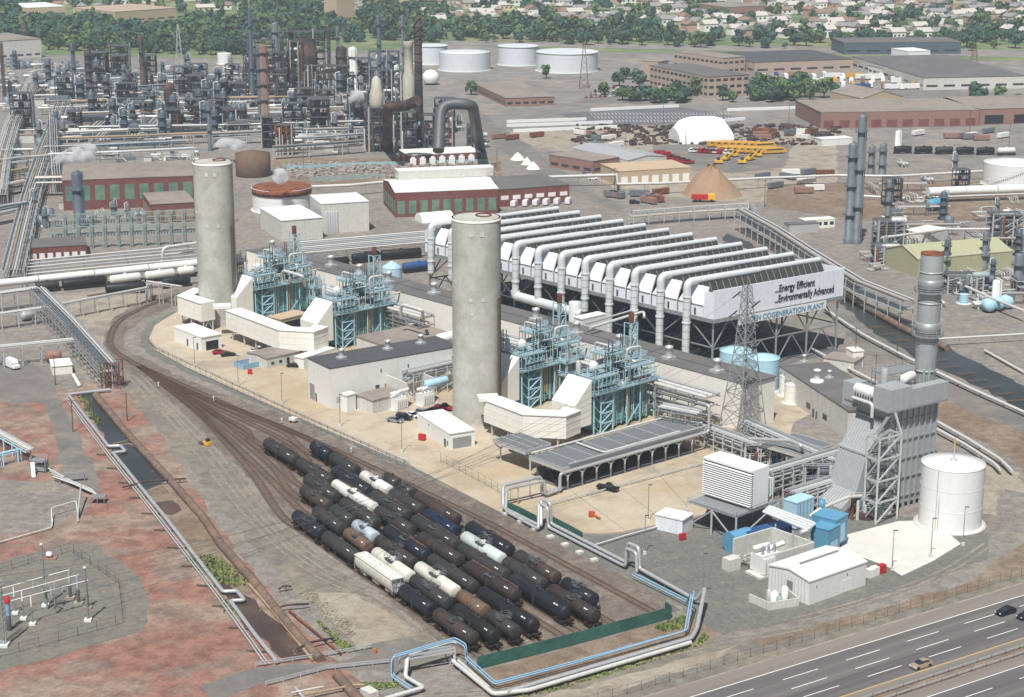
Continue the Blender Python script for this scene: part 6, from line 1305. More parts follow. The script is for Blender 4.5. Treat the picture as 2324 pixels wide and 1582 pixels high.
sk = thing('skip', 'pale blue skip bin with red box beside the brown store shed', 'skip', tuple(G(566, 838))); R4 = prect((553, 840), (596, 830), (551, 828))
for i in range(4): a, c = R4[i], R4[(i+1) % 4]; MB().beam(up(a, .8), up(c, .8), .15, 1.6).build('side', 'pipe_blue', sk)
MB().box(tuple(G(567, 843, .8)), (1.2, 1.0, 1.3)).build('red_box', 'red_paint', sk)
tag(MB().box(tuple(G(1343, 1167, .7)), (1.2, 1.0, 1.4), .4).build('orange_barrier', 'orange'), 'orange plastic barrier standing on the tan yard', 'barrier'); tag(MB().tube([G(1350, 1172, .1), G(1362, 1176, .6), G(1352, 1170, .9)], .15, 6).build('hose_heap', 'orange'), 'heap of orange hose beside the orange barrier', 'hose')
# ================================================================ DITCH PIPES (foreground left)
def tz(i, j, x, y, z=.8): return T(i, j, x, y, z)
pipe([tz(0, 2, 1000, 375), tz(0, 2, 620, 418), tz(0, 2, 985, 890), tz(0, 2, 1095, 885), tz(0, 2, 1140, 935), tz(0, 2, 1025, 948), tz(0, 2, 1525, 1565), tz(0, 3, 2025, 628), tz(0, 3, 2150, 622), tz(0, 3, 2220, 705), tz(0, 3, 2090, 712), tz(0, 3, 2317, 1020), tz(1, 3, 190, 1262)], .42, 'alu', label='long silver pipe with square loops along the muddy ditch', rad=.6, supports=10, sup_m='timber')
for k, o in enumerate((.75, 1.3)):
    pipe([p+V(-o, -o*.5, -.25) for p in (tz(0, 2, 640, 440), tz(0, 2, 985, 900), tz(0, 2, 1525, 1575), tz(0, 3, 2025, 640), tz(0, 3, 2317, 1040), tz(1, 3, 150, 1262))], .16, 'steel_light', label=['thin grey pipe hugging the long silver ditch pipe', 'second thin grey pipe hugging the silver ditch pipe'][k], rad=.6)
bp = [tz(0, 2, 870, 430, .6), tz(0, 2, 1180, 800, .6), tz(0, 2, 1550, 1200, .6), tz(0, 2, 1850, 1540, .6), tz(0, 3, 2000, 190, .6), tz(0, 3, 2300, 530, .6), tz(1, 3, 200, 815, .6), tz(1, 3, 420, 1080, .6), tz(1, 3, 590, 1240, .6)]
pipe(bp, .95, 'pipe_brown', label='fat dark brown pipe lying along the ditch bank', rad=3, n=14, bands=5.5); pipe([tz(1, 3, 735, 1385, .6), tz(1, 3, 830, 1490, .6), tz(1, 3, 960, 1640, .6)], .95, 'pipe_brown', label='fat dark brown pipe emerging below the road guardrail', rad=3, n=14, bands=5.5)
pipe([tz(0, 3, 2260, 560, .5), tz(1, 3, 140, 790, .5), tz(1, 3, 510, 1245, .5)], .3, 'pipe_tan', label='tan pipe along the edge of the muddy ditch', rad=1); pipe([tz(1, 3, 300, 800, .5), tz(1, 3, 770, 1190, .5)], .25, 'rust', label='thin rusty pipe up the ditch bank', rad=1)
for k, (i, j, a, b_, l) in enumerate(((0, 2, (1110, 1262), (1690, 1182), 'black pipe crossing the ditch on the red soil'), (1, 3, (140, 795), (480, 740), 'black bent pipe crossing the ditch bank, upper'), (1, 3, (370, 1150), (700, 1050), 'black bent pipe crossing the ditch bank, lower'), (1, 3, (200, 610), (320, 580), 'short dark pipe end on the red soil'))):
    pipe([tz(i, j, *a, .7), tz(i, j, a[0]*.6+b_[0]*.4, a[1]*.6+b_[1]*.4-25, 1.4), tz(i, j, *b_, 1.0)], .22, 'sooty', label=l, rad=1.2, supports=6, sup_m='timber')
for k in range(12):
    f = k/11; p = tz(0, 2, 985, 950).lerp(tz(1, 3, 60, 1150), f); MB_ = MB().beam(up(p-V(3.2, -.6), .25), up(p+V(1.0, 0), .35), .28); tag(MB_.build('timber_sleeper', 'timber'), 'dark timber sleeper under the silver ditch pipe', 'sleeper', 'timber sleepers under the ditch pipe')
# boom floats in the water
pipe([tz(0, 2, 1080, 710, .1), tz(0, 2, 1180, 825, .1), tz(0, 2, 1110, 850, .1), tz(0, 2, 1010, 870, .1), tz(0, 2, 1060, 885, .1), tz(0, 2, 1180, 860, .1), tz(0, 2, 1240, 900, .1)], .12, 'pipe_tan', name='floating_boom', label='thin floating boom curling across the ditch water', cat='boom', rad=3)
# road bridge rails and traffic drum
for l, pts in (('white rail along the far side of the service road', [(1, 3, 0, 1315), (1, 3, 560, 1235), (1, 3, 1050, 1150)]), ('steel guardrail along the near side of the service road', [(1, 3, 90, 1490), (1, 3, 640, 1345), (1, 3, 1210, 1285)])):
    g = thing('guardrail', l, 'guardrail', tuple(T(*pts[0]))); P = [T(*p) for p in pts]
    for a, c in zip(P, P[1:]):
        for z in (.55, .95): MB().beam(up(a, z), up(c, z), .12, .16).build('rail', 'steel_light', g)
    for p, d in along(P, 3.5): MB().beam(up(p, 0), up(p, 1.0), .14).build('post', 'steel_light', g)
tag(MB().lathe(T(1, 3, 1083, 1188), [(.32, 0), (.3, .5), (.27, 1.1), (.1, 1.15)], 12).build('traffic_drum', 'orange'), 'orange traffic drum at the end of the road rail', 'traffic drum')
pipe([T(1, 3, 440, 1565, 1), T(1, 3, 900, 1475, 1), T(1, 3, 985, 1475, 1), T(1, 3, 990, 1500, .2)], .22, 'pipe_tan', label='tan pipe below the road guardrail', rad=.8, supports=6); pipe([T(1, 3, 320, 1545, 1), T(1, 3, 610, 1490, 1)], .15, 'pipe_white', label='thin white pipe below the road guardrail')
pipe([T(1, 3, 360, 1500, .6), T(1, 3, 440, 1600, .6)], .35, 'alu', label='short silver pipe stub at the frame edge')
tag(MB().box(tuple(T(1, 3, 1030, 1540, .5)), (3, 2, 1.0), R(-50)).build('concrete_block', 'wall_concrete'), 'pale concrete block beside the white corner pipes', 'block')
# rubble by the ditch head
b = MB(); random.seed(5)
for k in range(220):
    p = T(1, 3, random.uniform(430, 900), random.uniform(600, 1050)); f = (p-T(1, 3, 430, 620)).dot((T(1, 3, 880, 1020)-T(1, 3, 430, 620)).normalized()); c = T(1, 3, 430, 620)+(T(1, 3, 880, 1020)-T(1, 3, 430, 620)).normalized()*f
    p = c+V(random.gauss(0, 1.2), random.gauss(0, 1.2)); s = random.uniform(.15, .6); b.box((p.x, p.y, s*.3), (s, s*.8, s*.7), random.uniform(0, 3))
stuff(tag(b.build('rubble', 'pale_dirt'), 'pale rubble heaped along the ditch head', 'rubble'))
# scattered litter stones on the red soil
b = MB()
for k in range(500):
    p = G(random.uniform(0, 1050), random.uniform(1000, 1560)); s = random.uniform(.08, .28); b.box((p.x, p.y, s*.3), (s, s, s*.6), random.uniform(0, 3))
stuff(tag(b.build('loose_stones', 'pale_dirt'), 'pale loose stones scattered over the dirt ground', 'stones'))
for k, pts in enumerate(([(0, 2, 1180, 250), (0, 2, 1560, 640), (0, 2, 1850, 1000), (0, 2, 2300, 1560), (1, 3, 500, 430), (1, 3, 1100, 720), (1, 3, 1500, 980)], [(0, 2, 1240, 240), (0, 2, 1640, 620), (0, 2, 1960, 960), (0, 2, 2420, 1540), (1, 3, 620, 400), (1, 3, 1250, 700)], [(1, 3, 1100, 1600), (2, 3, 200, 1500), (2, 3, 1000, 1300), (2, 3, 1700, 1130), (3, 3, 300, 960)], [(3, 3, 300, 880), (3, 3, 1000, 680), (3, 3, 1600, 450), (3, 3, 2000, 200)])):
    P = spl([T(*p) for p in pts], 8)
    for e in (-.9, .9): struct(ribbon(offset(P, e), .55, .045+.004*(k % 2)).build('tyre_rut', 'lane_rut'))
# ================================================================ SUBSTATION (foreground left)
sb = thing('bus_structure', 'substation switch stand with white bus bars on the gravel pad', 'switchgear', tuple(T(0, 3, 430, 780)))
for k, (a, b_) in enumerate((((-60, 620), (630, 430)), ((20, 665), (715, 475)), ((100, 712), (800, 525)))):
    MB().tube([T(0, 3, *a, 6.0), T(0, 3, *b_, 6.0)], .1, 6).build('bus_bar', 'white_paint', sb)
for (x, y, zt) in ((430, 790, 4.2), (505, 830, 4.2)): MB().tube([T(0, 3, x, y), up(T(0, 3, x, y), zt)], .2, 8).build('post', 'steel', sb)
b = MB()
for k in range(9): p = T(0, 3, 400+k*18, 800-k*3); b.beam(up(p, 3.6), up(p+V(1.5, 1.5), 4.6), .1); b.beam(up(p, 4.4), up(p+V(-.8, 1.8), 4.0), .1)
b.beam(up(T(0, 3, 420, 790), 4.2), up(T(0, 3, 520, 830), 4.2), .2); b.build('switch_frame', 'steel', sb)
for k, (x, y) in enumerate(((320, 790), (400, 815), (480, 845), (430, 770), (510, 800), (590, 830))):
    p = T(0, 3, x, y); MB().lathe(up(p, 4.4), [(.14, 0), (.2, .2), (.14, .4), (.2, .6), (.14, .8), (.2, 1.0), (.1, 1.6)], 8).build('insulator', 'insulator', sb)
for k, (x, y, zt, l) in enumerate(((215, 880, 3.8, 'first from the tower'), (297, 930, 3.8, 'nearest the pad fence'), (140, 830, 3.6, 'beside the red capped breaker'))):
    p = T(0, 3, x, y); g = thing('bus_support', 'slim bus support post on a white plinth, '+l, 'support post', tuple(p)); MB().box((p.x, p.y, .25), (1.2, 1.0, .5)).build('plinth', 'white_paint', g); MB().tube([up(p, .5), up(p, zt)], .13, 8).build('post', 'steel', g); MB().lathe(up(p, zt), [(.15, 0), (.22, .3), (.15, .6), (.22, .9), (.15, 1.2), (.2, 1.6), (.1, 2.2)], 8).build('insulator', 'white_paint', g)
for k, (x, y, l) in enumerate(((640, 690, 'first breaker'), (715, 740, 'second breaker'), (795, 780, 'third breaker'))):
    p = T(0, 3, x, y); g = thing('circuit_breaker', 'dark circuit breaker with white insulator, '+['beside the bus bar ends', 'between the other two', 'beside the tall lightning mast'][k], 'circuit breaker', tuple(p)); MB().box((p.x, p.y, .2), (1.8, 1.4, .4)).build('plinth', 'pale_dirt', g); MB().lathe(up(p, .4), [(.35, 0), (.35, 2.6), (.2, 2.8)], 10).build('tank_pole', 'steel_dark', g); MB().lathe(up(p, 3.2), [(.2, 0), (.32, .3), (.22, .6), (.32, .9), (.22, 1.3), (.3, 1.7), (.2, 2.2), (.28, 2.6), (.1, 3.2)], 8).build('insulator', 'insulator', g)
for (x, y, ty, l) in ((800, 895, 415, 'beside the breakers'), (415, 760, 205, 'behind the switch stand')):
    p = T(0, 3, x, y); h = HT(x/4, 1185.6+y/4, 1185.6+ty/4); g = thing('lightning_mast', 'tall grey lightning mast on a white plinth '+l, 'mast', tuple(p)); MB().box((p.x, p.y, .25), (1.4, 1.2, .5)).build('plinth', 'white_paint', g); MB().tube([up(p, .4), up(p, h)], [.28, .2], 10).build('pole', 'steel', g); MB().lathe(up(p, h), [(.35, 0), (.35, .25), (.1, .4)], 10).build('cap', 'wall_concrete', g)
p = T(0, 3, 85, 980); g = thing('circuit_breaker', 'blue-grey breaker column with a red collar beside the lattice mast', 'circuit breaker', tuple(p)); MB().lathe(p, [(.5, 0), (.5, 3.0), (.35, 3.2)], 10).build('tank_pole', 'steel_dark', g); MB().lathe(up(p, 3.2), [(.45, 0), (.45, 2.6)], 10).build('body', 'pipe_blue', g); MB().lathe(up(p, 5.8), [(.55, 0), (.55, 1.2), (.2, 1.3)], 10).build('collar', 'red_paint', g)
p = T(0, 3, 20, 1120); g = thing('lattice_mast', 'lattice mast on white footing at the substation edge', 'mast', tuple(p)); MB().box((p.x, p.y, .3), (2.6, 2.2, .6)).build('footing', 'white_paint', g); m = MB()
for s in ((-.7, -.7), (.7, -.7), (.7, .7), (-.7, .7)): m.beam(V(p.x+s[0], p.y+s[1], .5), V(p.x+s[0]*.8, p.y+s[1]*.8, 14), .16)
for k in range(12): z = .5+k*1.1; m.beam(V(p.x-.7, p.y-.7, z), V(p.x+.7, p.y-.7, z+1.1), .08); m.beam(V(p.x+.7, p.y-.7, z), V(p.x-.7, p.y-.7, z+1.1), .08); m.beam(V(p.x+.7, p.y-.7, z), V(p.x+.7, p.y+.7, z+1.1), .08)
m.build('lattice', 'steel', g)
wire_fence([T(0, 3, *q) for q in ((-200, 520), (640, 265), (1080, 560), (1120, 920), (0, 1230), (-200, 1290))], 'fine dark fence around the substation gravel pad', 2.0, 4.0, 'sooty')
p = T(0, 3, 445, 330); g = thing('small_kiosk', 'white domed kiosk on a pink slab in the substation', 'kiosk', tuple(p)); MB().box((p.x, p.y, .15), (3.4, 2.0, .3)).build('slab', 'brick_pale', g); MB().capsule(p+V(-.3, 0, 1.0), p+V(.5, 0, 1.0), .6, 10).build('dome', 'white_paint', g)
# ================================================================ LEFT PIPE RACKS
PW = ('pipe_white', 'alu', 'steel_light', 'pipe_white', 'refinery_blue', 'alu', 'pipe_tan')
def many(n, w, lv=1, seed=0, pal=PW, r=(.14, .34)):
    q = random.Random(seed); out = []
    for l in range(lv):
        for k in range(n): out.append((-w/2+w*(k+.5)/n, l, q.uniform(*r), q.choice(pal)))
    return out
def grk(pts, z): return [up(G(x, y, z), 0) for x, y in pts]
rack(grk([(85, 655), (160, 730), (246, 826)], 7.5), 7.5, 5.5, many(6, 5.0, 2, 3), 'tall pipe rack running down to the ditch head', 5.0, (0, 2.5), 'steel', n=7)
et = G(255, 880); g = thing('pipe_tower', 'steel pipe tower with silver downpipes at the ditch head', 'pipe tower', tuple(et)); m = MB()
for k in range(8): a = et+V((k % 4)*1.2-2, (k//4)*3.2-1); MB().tube([up(a, 0), up(a, 7.2)], .2, 6).build('downpipe', ('alu', 'rust', 'steel_light', 'pipe_brown')[k % 4], g)
for s in ((-2.6, -1.6), (2.6, -1.6), (2.6, 3), (-2.6, 3)): m.beam(V(et.x+s[0], et.y+s[1], 0), V(et.x+s[0], et.y+s[1], 7.6), .25)
for z in (2.5, 5, 7.5): 
    for a, c in (((-2.6, -1.6), (2.6, -1.6)), ((2.6, -1.6), (2.6, 3)), ((2.6, 3), (-2.6, 3)), ((-2.6, 3), (-2.6, -1.6))): m.beam(V(et.x+a[0], et.y+a[1], z), V(et.x+c[0], et.y+c[1], z), .18)
m.build('frame', 'rust', g)
for k, (pts, z, n, w, l) in enumerate((([(-40, 719), (116, 697)], 5, 3, 2.4, 'low pipe rack with blue-white pipes crossing at the frame edge'), ([(-40, 792), (184, 770)], 6, 3, 2.4, 'pipe rack with white pipes joining the tall rack'), ([(-40, 672), (85, 655)], 6, 4, 3.2, 'pipe rack running left from the head of the tall rack'), ([(116, 697), (335, 655), (340, 642)], 5, 2, 1.6, 'slim pipe bridge on posts beside the rail curve'), ([(335, 640), (412, 652)], 7, 2, 1.8, 'portal pipe frame beside the farther chimney duct'))):
    rack(grk(pts, z), z, w, many(n, w, 1, k+20, ('pipe_white', 'alu', 'pipe_white')), l, 5.5, (0,), 'steel_light')
rack(grk([(-60, 838), (40, 905)], 3) if 0 else [T(0, 2, -150, 800), T(0, 2, 290, 1045)], 3.2, 2.6, many(4, 2.4, 1, 31, ('pipe_white', 'blue_pale', 'alu')), 'blue-white pipe bridge ending at the loading stair', 5.0, (0,), 'blue_pale')
rack([T(0, 2, -120, 1100), T(0, 2, 170, 1030)], 3.0, 1.2, many(2, 1.0, 1, 32, ('blue_pale',)), 'small blue-white pipe branch beside the loading stair', 4, (0,), 'blue_pale')
p = T(0, 2, 360, 1120); g = thing('loading_platform', 'grey loading platform with stair and ladder on the asphalt', 'platform', tuple(p)); MB().box((p.x, p.y, 3.0), (4.0, 3.0, .15), R(-20)).build('deck', 'steel', g); m = MB(); m.rail([p+V(-2, -1.5, 3), p+V(2, -1.5, 3), p+V(2, 1.5, 3), p+V(-2, 1.5, 3)], 1.0, .07, 1.2, True); m.build('railing', 'steel_light', g)
for s in ((-1.8, -1.3), (1.8, -1.3), (1.8, 1.3), (-1.8, 1.3)): MB().beam(p+V(*s, 0), p+V(*s, 3), .18).build('leg', 'steel', g)
MB().beam(p+V(-1.2, -1.6, 3), p+V(-.4, -4.2, 0), .9, .12).build('stair', 'steel_light', g); MB().box((p.x+.6, p.y+.2, 1.2), (2.6, 2.0, 1.6), R(-20)).build('pump_box', 'refinery_green', g)
for k in range(4): pipe([T(0, 2, 440+k*14, 1090+k*25, 1.2), T(0, 2, 640+k*14, 1200+k*12, 1.2), T(0, 2, 850+k*10, 1290+k*12, 1.2), T(0, 2, 840+k*12, 1340, .3)], .2, ('pipe_white', 'alu', 'steel_light', 'pipe_white')[k], label=['white', 'silver', 'grey', 'second white'][k]+' pipe from the loading platform to the grey valve box', rad=.8)
p = T(0, 2, 690, 1210); g = thing('pipe_crossover', 'grey stepped crossover over the loading pipes', 'walkway', tuple(p)); MB().box((p.x, p.y, 2.0), (4.5, 1.2, .12), R(15)).build('deck', 'steel', g); MB().beam(p+V(-2.2, -.6, 2), p+V(-3.6, -1.0, 0), .9, .1).build('steps', 'steel', g); m = MB(); m.rail([p+V(-2.2, -1.1, 2), p+V(2.2, .1, 2)], 1, .06, 1.2); m.build('railing', 'steel_light', g)
for s in (-2, 2): MB().beam(p+V(s, s*.25, 0), p+V(s, s*.25, 2), .15).build('leg', 'steel', g)
p = T(0, 2, 895, 1400); g = thing('valve_box', 'grey open valve box at the end of the loading pipes', 'valve box', tuple(p)); MB().box((p.x, p.y, 1.6), (3.4, 2.6, .12)).build('deck', 'steel', g)
for s in ((-1.6, -1.2), (1.6, -1.2), (1.6, 1.2), (-1.6, 1.2), (0, -1.2), (-1.6, 0)): MB().beam(p+V(*s, 0), p+V(*s, 1.6), .14).build('leg', 'steel', g)
pipe([T(0, 2, 470, 1580, .4), T(0, 2, 465, 1450, 2.2), T(0, 2, 690, 1385, 2.2), T(0, 2, 715, 1570, .3)], .16, 'pipe_white', label='white pipe arch on the bare ground', rad=.8); pipe([T(0, 3, -100, 205, .5), T(0, 3, 470, 45, .5), T(0, 3, 478, -30, .8)], .16, 'pipe_white', label='thin white pipe running out at the frame edge', rad=.8)
pipe([T(0, 2, 735, 1240, 4), T(0, 2, 700, 1580, .3)], .2, 'steel_light', label='leaning grey strut beside the loading pipes')
# vessels, container and truck on the apron
tag(MB().capsule(G(52, 716, 2), G(72, 712, 2), 1.5, 14).build('storage_vessel', 'steel_light'), 'silver round ended vessel under the left pipe bridges', 'vessel'); tag(MB().capsule(G(108, 808, 2.2), G(134, 806, 2.2), 1.6, 14).build('storage_vessel', 'brick_pale'), 'pinkish rust vessel beside the white container', 'vessel')
building('white_container', 'pale shipping container beside the pinkish vessel', 'container', prect((120, 852), (165, 848), (118, 835)), 2.6, 'cream', 'cream', rt=.08)
g = put_car('van', (28, 835), -50, 'car_white', 'white box truck parked on the grey apron', sc=1.25); tag(MB().capsule(T(0, 2, 665, 240, .6), T(0, 2, 720, 335, .6), .5, 8).build('white_cylinder', 'white_paint'), 'white cylinder lying beside the container', 'cylinder')
for (x, y, h, l) in ((126, 874, 9, 'on the apron by the container'), (166, 980, 9, 'on the red soil by the ditch'), (289, 955, 8, 'on the dirt bank beyond the ditch'), (52, 655, 8, 'beside the left rail tracks')): utility_pole((x, y), h, 'thin brown utility pole '+l)
p = T(0, 2, 1880, 880); g = thing('small_loader', 'small yellow yard machine beside the tracks', 'machine', tuple(p)); MB().box((p.x, p.y, .6), (2.2, 1.2, .8), -.8).build('body', 'yellow', g); MB().box((p.x-1.2, p.y+.9, .4), (1.6, 1.6, .5), -.8).build('bucket', 'sooty', g); MB().box((p.x+.2, p.y, 1.4), (.9, .9, .8), -.8).build('cab', 'glass_dark', g)
p = G(666, 958); g = thing('track_cart', 'small white cart standing beside the tracks', 'cart', tuple(p)); MB().box((p.x, p.y, .9), (2.0, 1.4, .8), -.6).build('body', 'white_paint', g); [MB().tube([V(p.x+s, p.y-.7, .3), V(p.x+s, p.y-.55, .3)], .3, 8).build('wheel', 'tyre', g) for s in (-.7, .7)]
for (x, y, l) in ((640, 962, 'by the white cart'), (797, 1030, 'behind the first tank cars'), (360, 880, 'at the ladder tracks'), (485, 912, 'between the ladder tracks')):
    p = G(x, y); g = thing('switch_stand', 'small track switch stand '+l, 'switch stand', tuple(p)); MB().box((p.x, p.y, .15), (.8, .5, .3)).build('base', 'timber', g); MB().beam(up(p, .2), up(p, 1.5), .12).build('mast', 'white_paint', g); MB().box((p.x, p.y, 1.5), (.5, .08, .35)).build('target', 'white_paint', g)
# ================================================================ TANK TRAIN BESIDE THE FAR CHIMNEY
def train_car(a, b_, m, label, z=.15):
    A_, B_ = G(*a, 2.4), G(*b_, 2.4); d = B_-A_; L = d.length; c = (A_+B_)/2; t = thing('tank_car', label, 'tank car', (c.x, c.y, 0), 'tank cars on the line behind the plant'); u = d.normalized()
    MB().capsule(A_+u*.5, B_-u*.5, 1.5, 14).build('tank', m, t); MB().beam(up(A_, .95), up(B_, .95), 2.2, .4).build('sill', 'undercarriage', t)
    for f in (.14, .86): q = A_.lerp(B_, f); MB().box((q.x, q.y, .5), (3.0, 2.2, .8), math.atan2(u.y, u.x)).build('bogie', 'undercarriage', t)
    MB().lathe(up(c, 3.7), [(.6, 0), (.6, .5), (.2, .6)], 10).build('dome', m, t)
for a, b_, m, l in (((82, 650), (132, 644), 'tank_grey', 'dark grey tank car at the tail of the left train'), ((142, 644), (240, 634), 'tank_black', 'long black tank car on the left train'), ((250, 635), (318, 627), 'tank_white', 'white tank car next to the long black one'), ((330, 626), (395, 618), 'tank_white', 'white tank car second from the chimney'), ((404, 616), (440, 612), 'tank_white', 'white tank car half behind the farther chimney'),
                    ((240, 654), (330, 648), 'tank_black', 'black tank car on the nearer left track'), ((370, 640), (430, 633), 'tank_black', 'black tank car on the nearer left track by the chimney'),
                    ((720, 600), (790, 590), 'tank_black', 'black tank car behind the turbine hall'), ((800, 585), (860, 577), 'tank_navy', 'blue-black tank car behind the turbine hall'), ((865, 577), (955, 570), 'tank_black', 'black tank car nearest the condenser risers'), ((915, 606), (985, 598), 'deep_blue', 'bright blue tank car beside the pointed tank')): train_car(a, b_, m, l)
track(spl([G(-100, 668), G(80, 656), G(300, 636), G(560, 607), G(800, 592), G(1000, 578)], 6), 'railway track under the left tank train behind the plant', True)
track(spl([G(200, 672), G(330, 655), G(470, 640)], 6), 'railway track on the nearer side of the left tank train', True)
# long pale transfer tubes and pipes behind the train
for a, b_, l in (((-60, 649), (85, 634), 'fat pale transfer tube at the frame edge behind the train'), ((88, 634), (212, 621), 'fat pale transfer tube behind the black tank car'), ((215, 621), (335, 608), 'fat pale transfer tube behind the white tank cars'), ((338, 608), (470, 594), 'fat pale transfer tube ending at the farther chimney')):
    pipe([G(*a, 4.2), G(*b_, 4.2)], 1.35, 'pale_clad', label=l, rad=0, supports=14, n=14)
for k in range(5):
    y = 620-k*7.5; pipe([G(60, y+2, 3), G(230, y-14, 3), G(470, y-36, 3)], .32, ('pipe_white', 'alu', 'pipe_white', 'steel_light', 'pipe_white')[k], label='straight pipe run behind the transfer tubes, '+ORD[k]+' beyond them', rad=0, supports=16)
pipe([G(368, 598, .5), G(370, 562, 6.5), G(470, 548, 6.5)], .6, 'pipe_white', label='white pipe arch rising behind the transfer tubes', rad=2, supports=12)
for k in range(7):
    y = 566-k*3+0; pipe([G(680, 575-k*4.2, 4), G(980, 548-k*4.0, 4)], .35, ('pipe_white', 'alu', 'steel_light')[k % 3], label='long pipe run behind the turbine hall, '+ORD[k]+' from the roof', rad=0, supports=14)
# ================================================================ REFINERY BEHIND THE PLANT
def col(x, yb, yt, w, m, pl, label, **k):
    s = PXM(x, yb); return column((x, yb), w/2/s, HT(x, yb, yt), label, m, pl, **k)
for a in ((181, 517, 396, 24, 'refinery_blue', 1, 'thick blue-grey steel column before the green windowed works'), (10, 225, 100, 7, 'sooty', 0, 'thin black stack at the frame edge of the refinery'), (171, 228, 100, 8, 'refinery_blue', 3, 'slim blue-grey column beside the dark lattice column'), (205, 232, 118, 15, 'refinery_dark', 6, 'dark column wrapped in ladders and platforms'),
          (325, 207, 84, 11, 'sooty', 1, 'dark tapering stack standing before the woodland'), (284, 222, 150, 9, 'refinery_grey', 3, 'short grey column left of the dark tapering stack'), (477, 342, 232, 8, 'refinery_grey', 2, 'slim grey column behind the farther chimney top'), (574, 250, 22, 7, 'refinery_blue', 2, 'very tall thin grey stack above the refinery'),
          (604, 332, 105, 17, 'stack_tan', 6, 'tall tan stack ringed with platforms'), (592, 300, 108, 9, 'refinery_blue', 5, 'blue-grey column touching the tall tan stack'), (628, 205, 55, 15, 'refinery_grey', 3, 'tall grey column behind the dark cracking unit'), (642, 200, 80, 10, 'refinery_grey', 3, 'shorter grey column behind the dark cracking unit'),
          (748, 212, 65, 7, 'sooty', 1, 'thin dark stack right of the cracking unit'), (768, 205, 62, 6, 'refinery_grey', 2, 'thin grey column right of the cracking unit'), (776, 210, 112, 24, 'refinery_dark', 2, 'fat dark drum right of the cracking unit'), (801, 208, 112, 18, 'pale_clad', 2, 'white vertical drum in the refinery'),
          (862, 235, 38, 8, 'refinery_blue', 4, 'tall blue-grey flue beside the reformer'), (916, 240, 36, 6, 'refinery_grey', 3, 'thin grey flue beside the cream regenerator'), (870, 240, 130, 8, 'refinery_blue', 4, 'blue-grey column in the reformer cluster, left'), (885, 242, 128, 9, 'refinery_blue', 4, 'blue-grey column in the reformer cluster, right'), (900, 244, 150, 8, 'pale_clad', 3, 'pale column in the reformer cluster'),
          (1925, 552, 330, 19, 'refinery_grey', 3, 'tall dark grey column paired before the right process area'), (1943, 553, 265, 17, 'refinery_grey', 3, 'taller dark grey column with rooftop gear'), (2013, 520, 412, 12, 'refinery_grey', 3, 'slim grey column near the trailers'), (1975, 400, 335, 13, 'refinery_grey', 2, 'pale grey column beyond the trailers, left'), (2000, 405, 330, 14, 'refinery_grey', 2, 'pale grey column beyond the trailers, right'),
          (2036, 342, 300, 12, 'white_paint', 0, 'white vertical drum beside the far tank train'), (2145, 623, 545, 11, 'refinery_blue', 2, 'blue-grey column before the olive shed'), (2232, 615, 530, 13, 'refinery_grey', 2, 'grey column before the olive shed'), (2308, 655, 580, 20, 'refinery_grey', 1, 'fat grey drum at the frame edge'), (2258, 695, 640, 18, 'white_paint', 0, 'white vertical drum before the round vessels'), (2280, 540, 480, 18, 'pale_clad', 1, 'pale drum in the right process area')): col(*a)
# dark stack with spiral strakes, brown and dark ducts
s = PXM(952, 338); c = G(952, 338); h = HT(952, 338, 40); r = 8.8/s; g = thing('dark_stack', 'tall dark stack with spiral strakes at its crown', 'stack', tuple(c))
MB().lathe(c, [(r*1.25, 0), (r*1.05, h*.4), (r*.95, h), (r*.8, h), (r*.8, h-3), (.1, h-3)], 20).build('shell', 'refinery_dark', g)
for k in range(14): z = h*(k+1)/15; MB().lathe(c, [(r*1.05, z-.15), (r*1.13, z-.15), (r*1.13, z+.15), (r*1.05, z+.15)], 20).build('stiffener_ring', 'sooty', g)
for q in range(3): MB().tube([V(c.x+math.cos(R(a+120*q))*r*1.05, c.y+math.sin(R(a+120*q))*r*1.05, h*.82+h*.18*a/300) for a in range(0, 301, 20)], .3, 5).build('strake', 'sooty', g)
pipe([G(878, 338, 0), G(880, 240, 32), G(915, 243, 30), G(948, 228, 34)], 2.6, 'sooty', name='flue', label='brown flue sweeping into the dark stack', cat='flue', rad=7, n=14); pipe([G(995, 342, 14), G(1000, 235, 34), G(1072, 236, 34), G(1090, 338, .5)], 2.7, 'steel_dark', name='flue', label='dark grey flue bending over and down to the road', cat='flue', rad=7, n=14, bands=6)
# cream vessels
def vessel(px, prof, label, m, hz=1.0): c = G(*px); s = PXM(*px); g = thing('process_vessel', label, 'vessel', tuple(c)); MB().lathe(c, [(w/2/s, HT(px[0], px[1], y)) for w, y in prof], 18).build('shell', m, g); return g
vessel((930, 338), ((20, 338), (20, 260), (28, 245), (28, 175), (20, 160), (20, 108), (23, 106), (23, 95)), 'cream regenerator tower with stepped shell', 'vessel_cream'); vessel((857, 340), ((14, 262), (30, 250), (33, 215), (24, 200), (20, 180), (6, 172)), 'cream banded reactor in a steel frame', 'vessel_cream')
vessel((389, 292), ((26, 292), (26, 222), (28, 215), (22, 192), (6, 186)), 'dark domed reactor with black lower frame', 'sooty'); vessel((700, 215), ((30, 215), (40, 150), (46, 140), (46, 112), (34, 100), (30, 88)), 'big brown hopper reactor of the cracking unit', 'sooty'); vessel((575, 398), ((76, 398), (80, 395), (80, 348), (10, 340)), 'rust streaked cream tank behind the farther chimney', 'tank_rust')
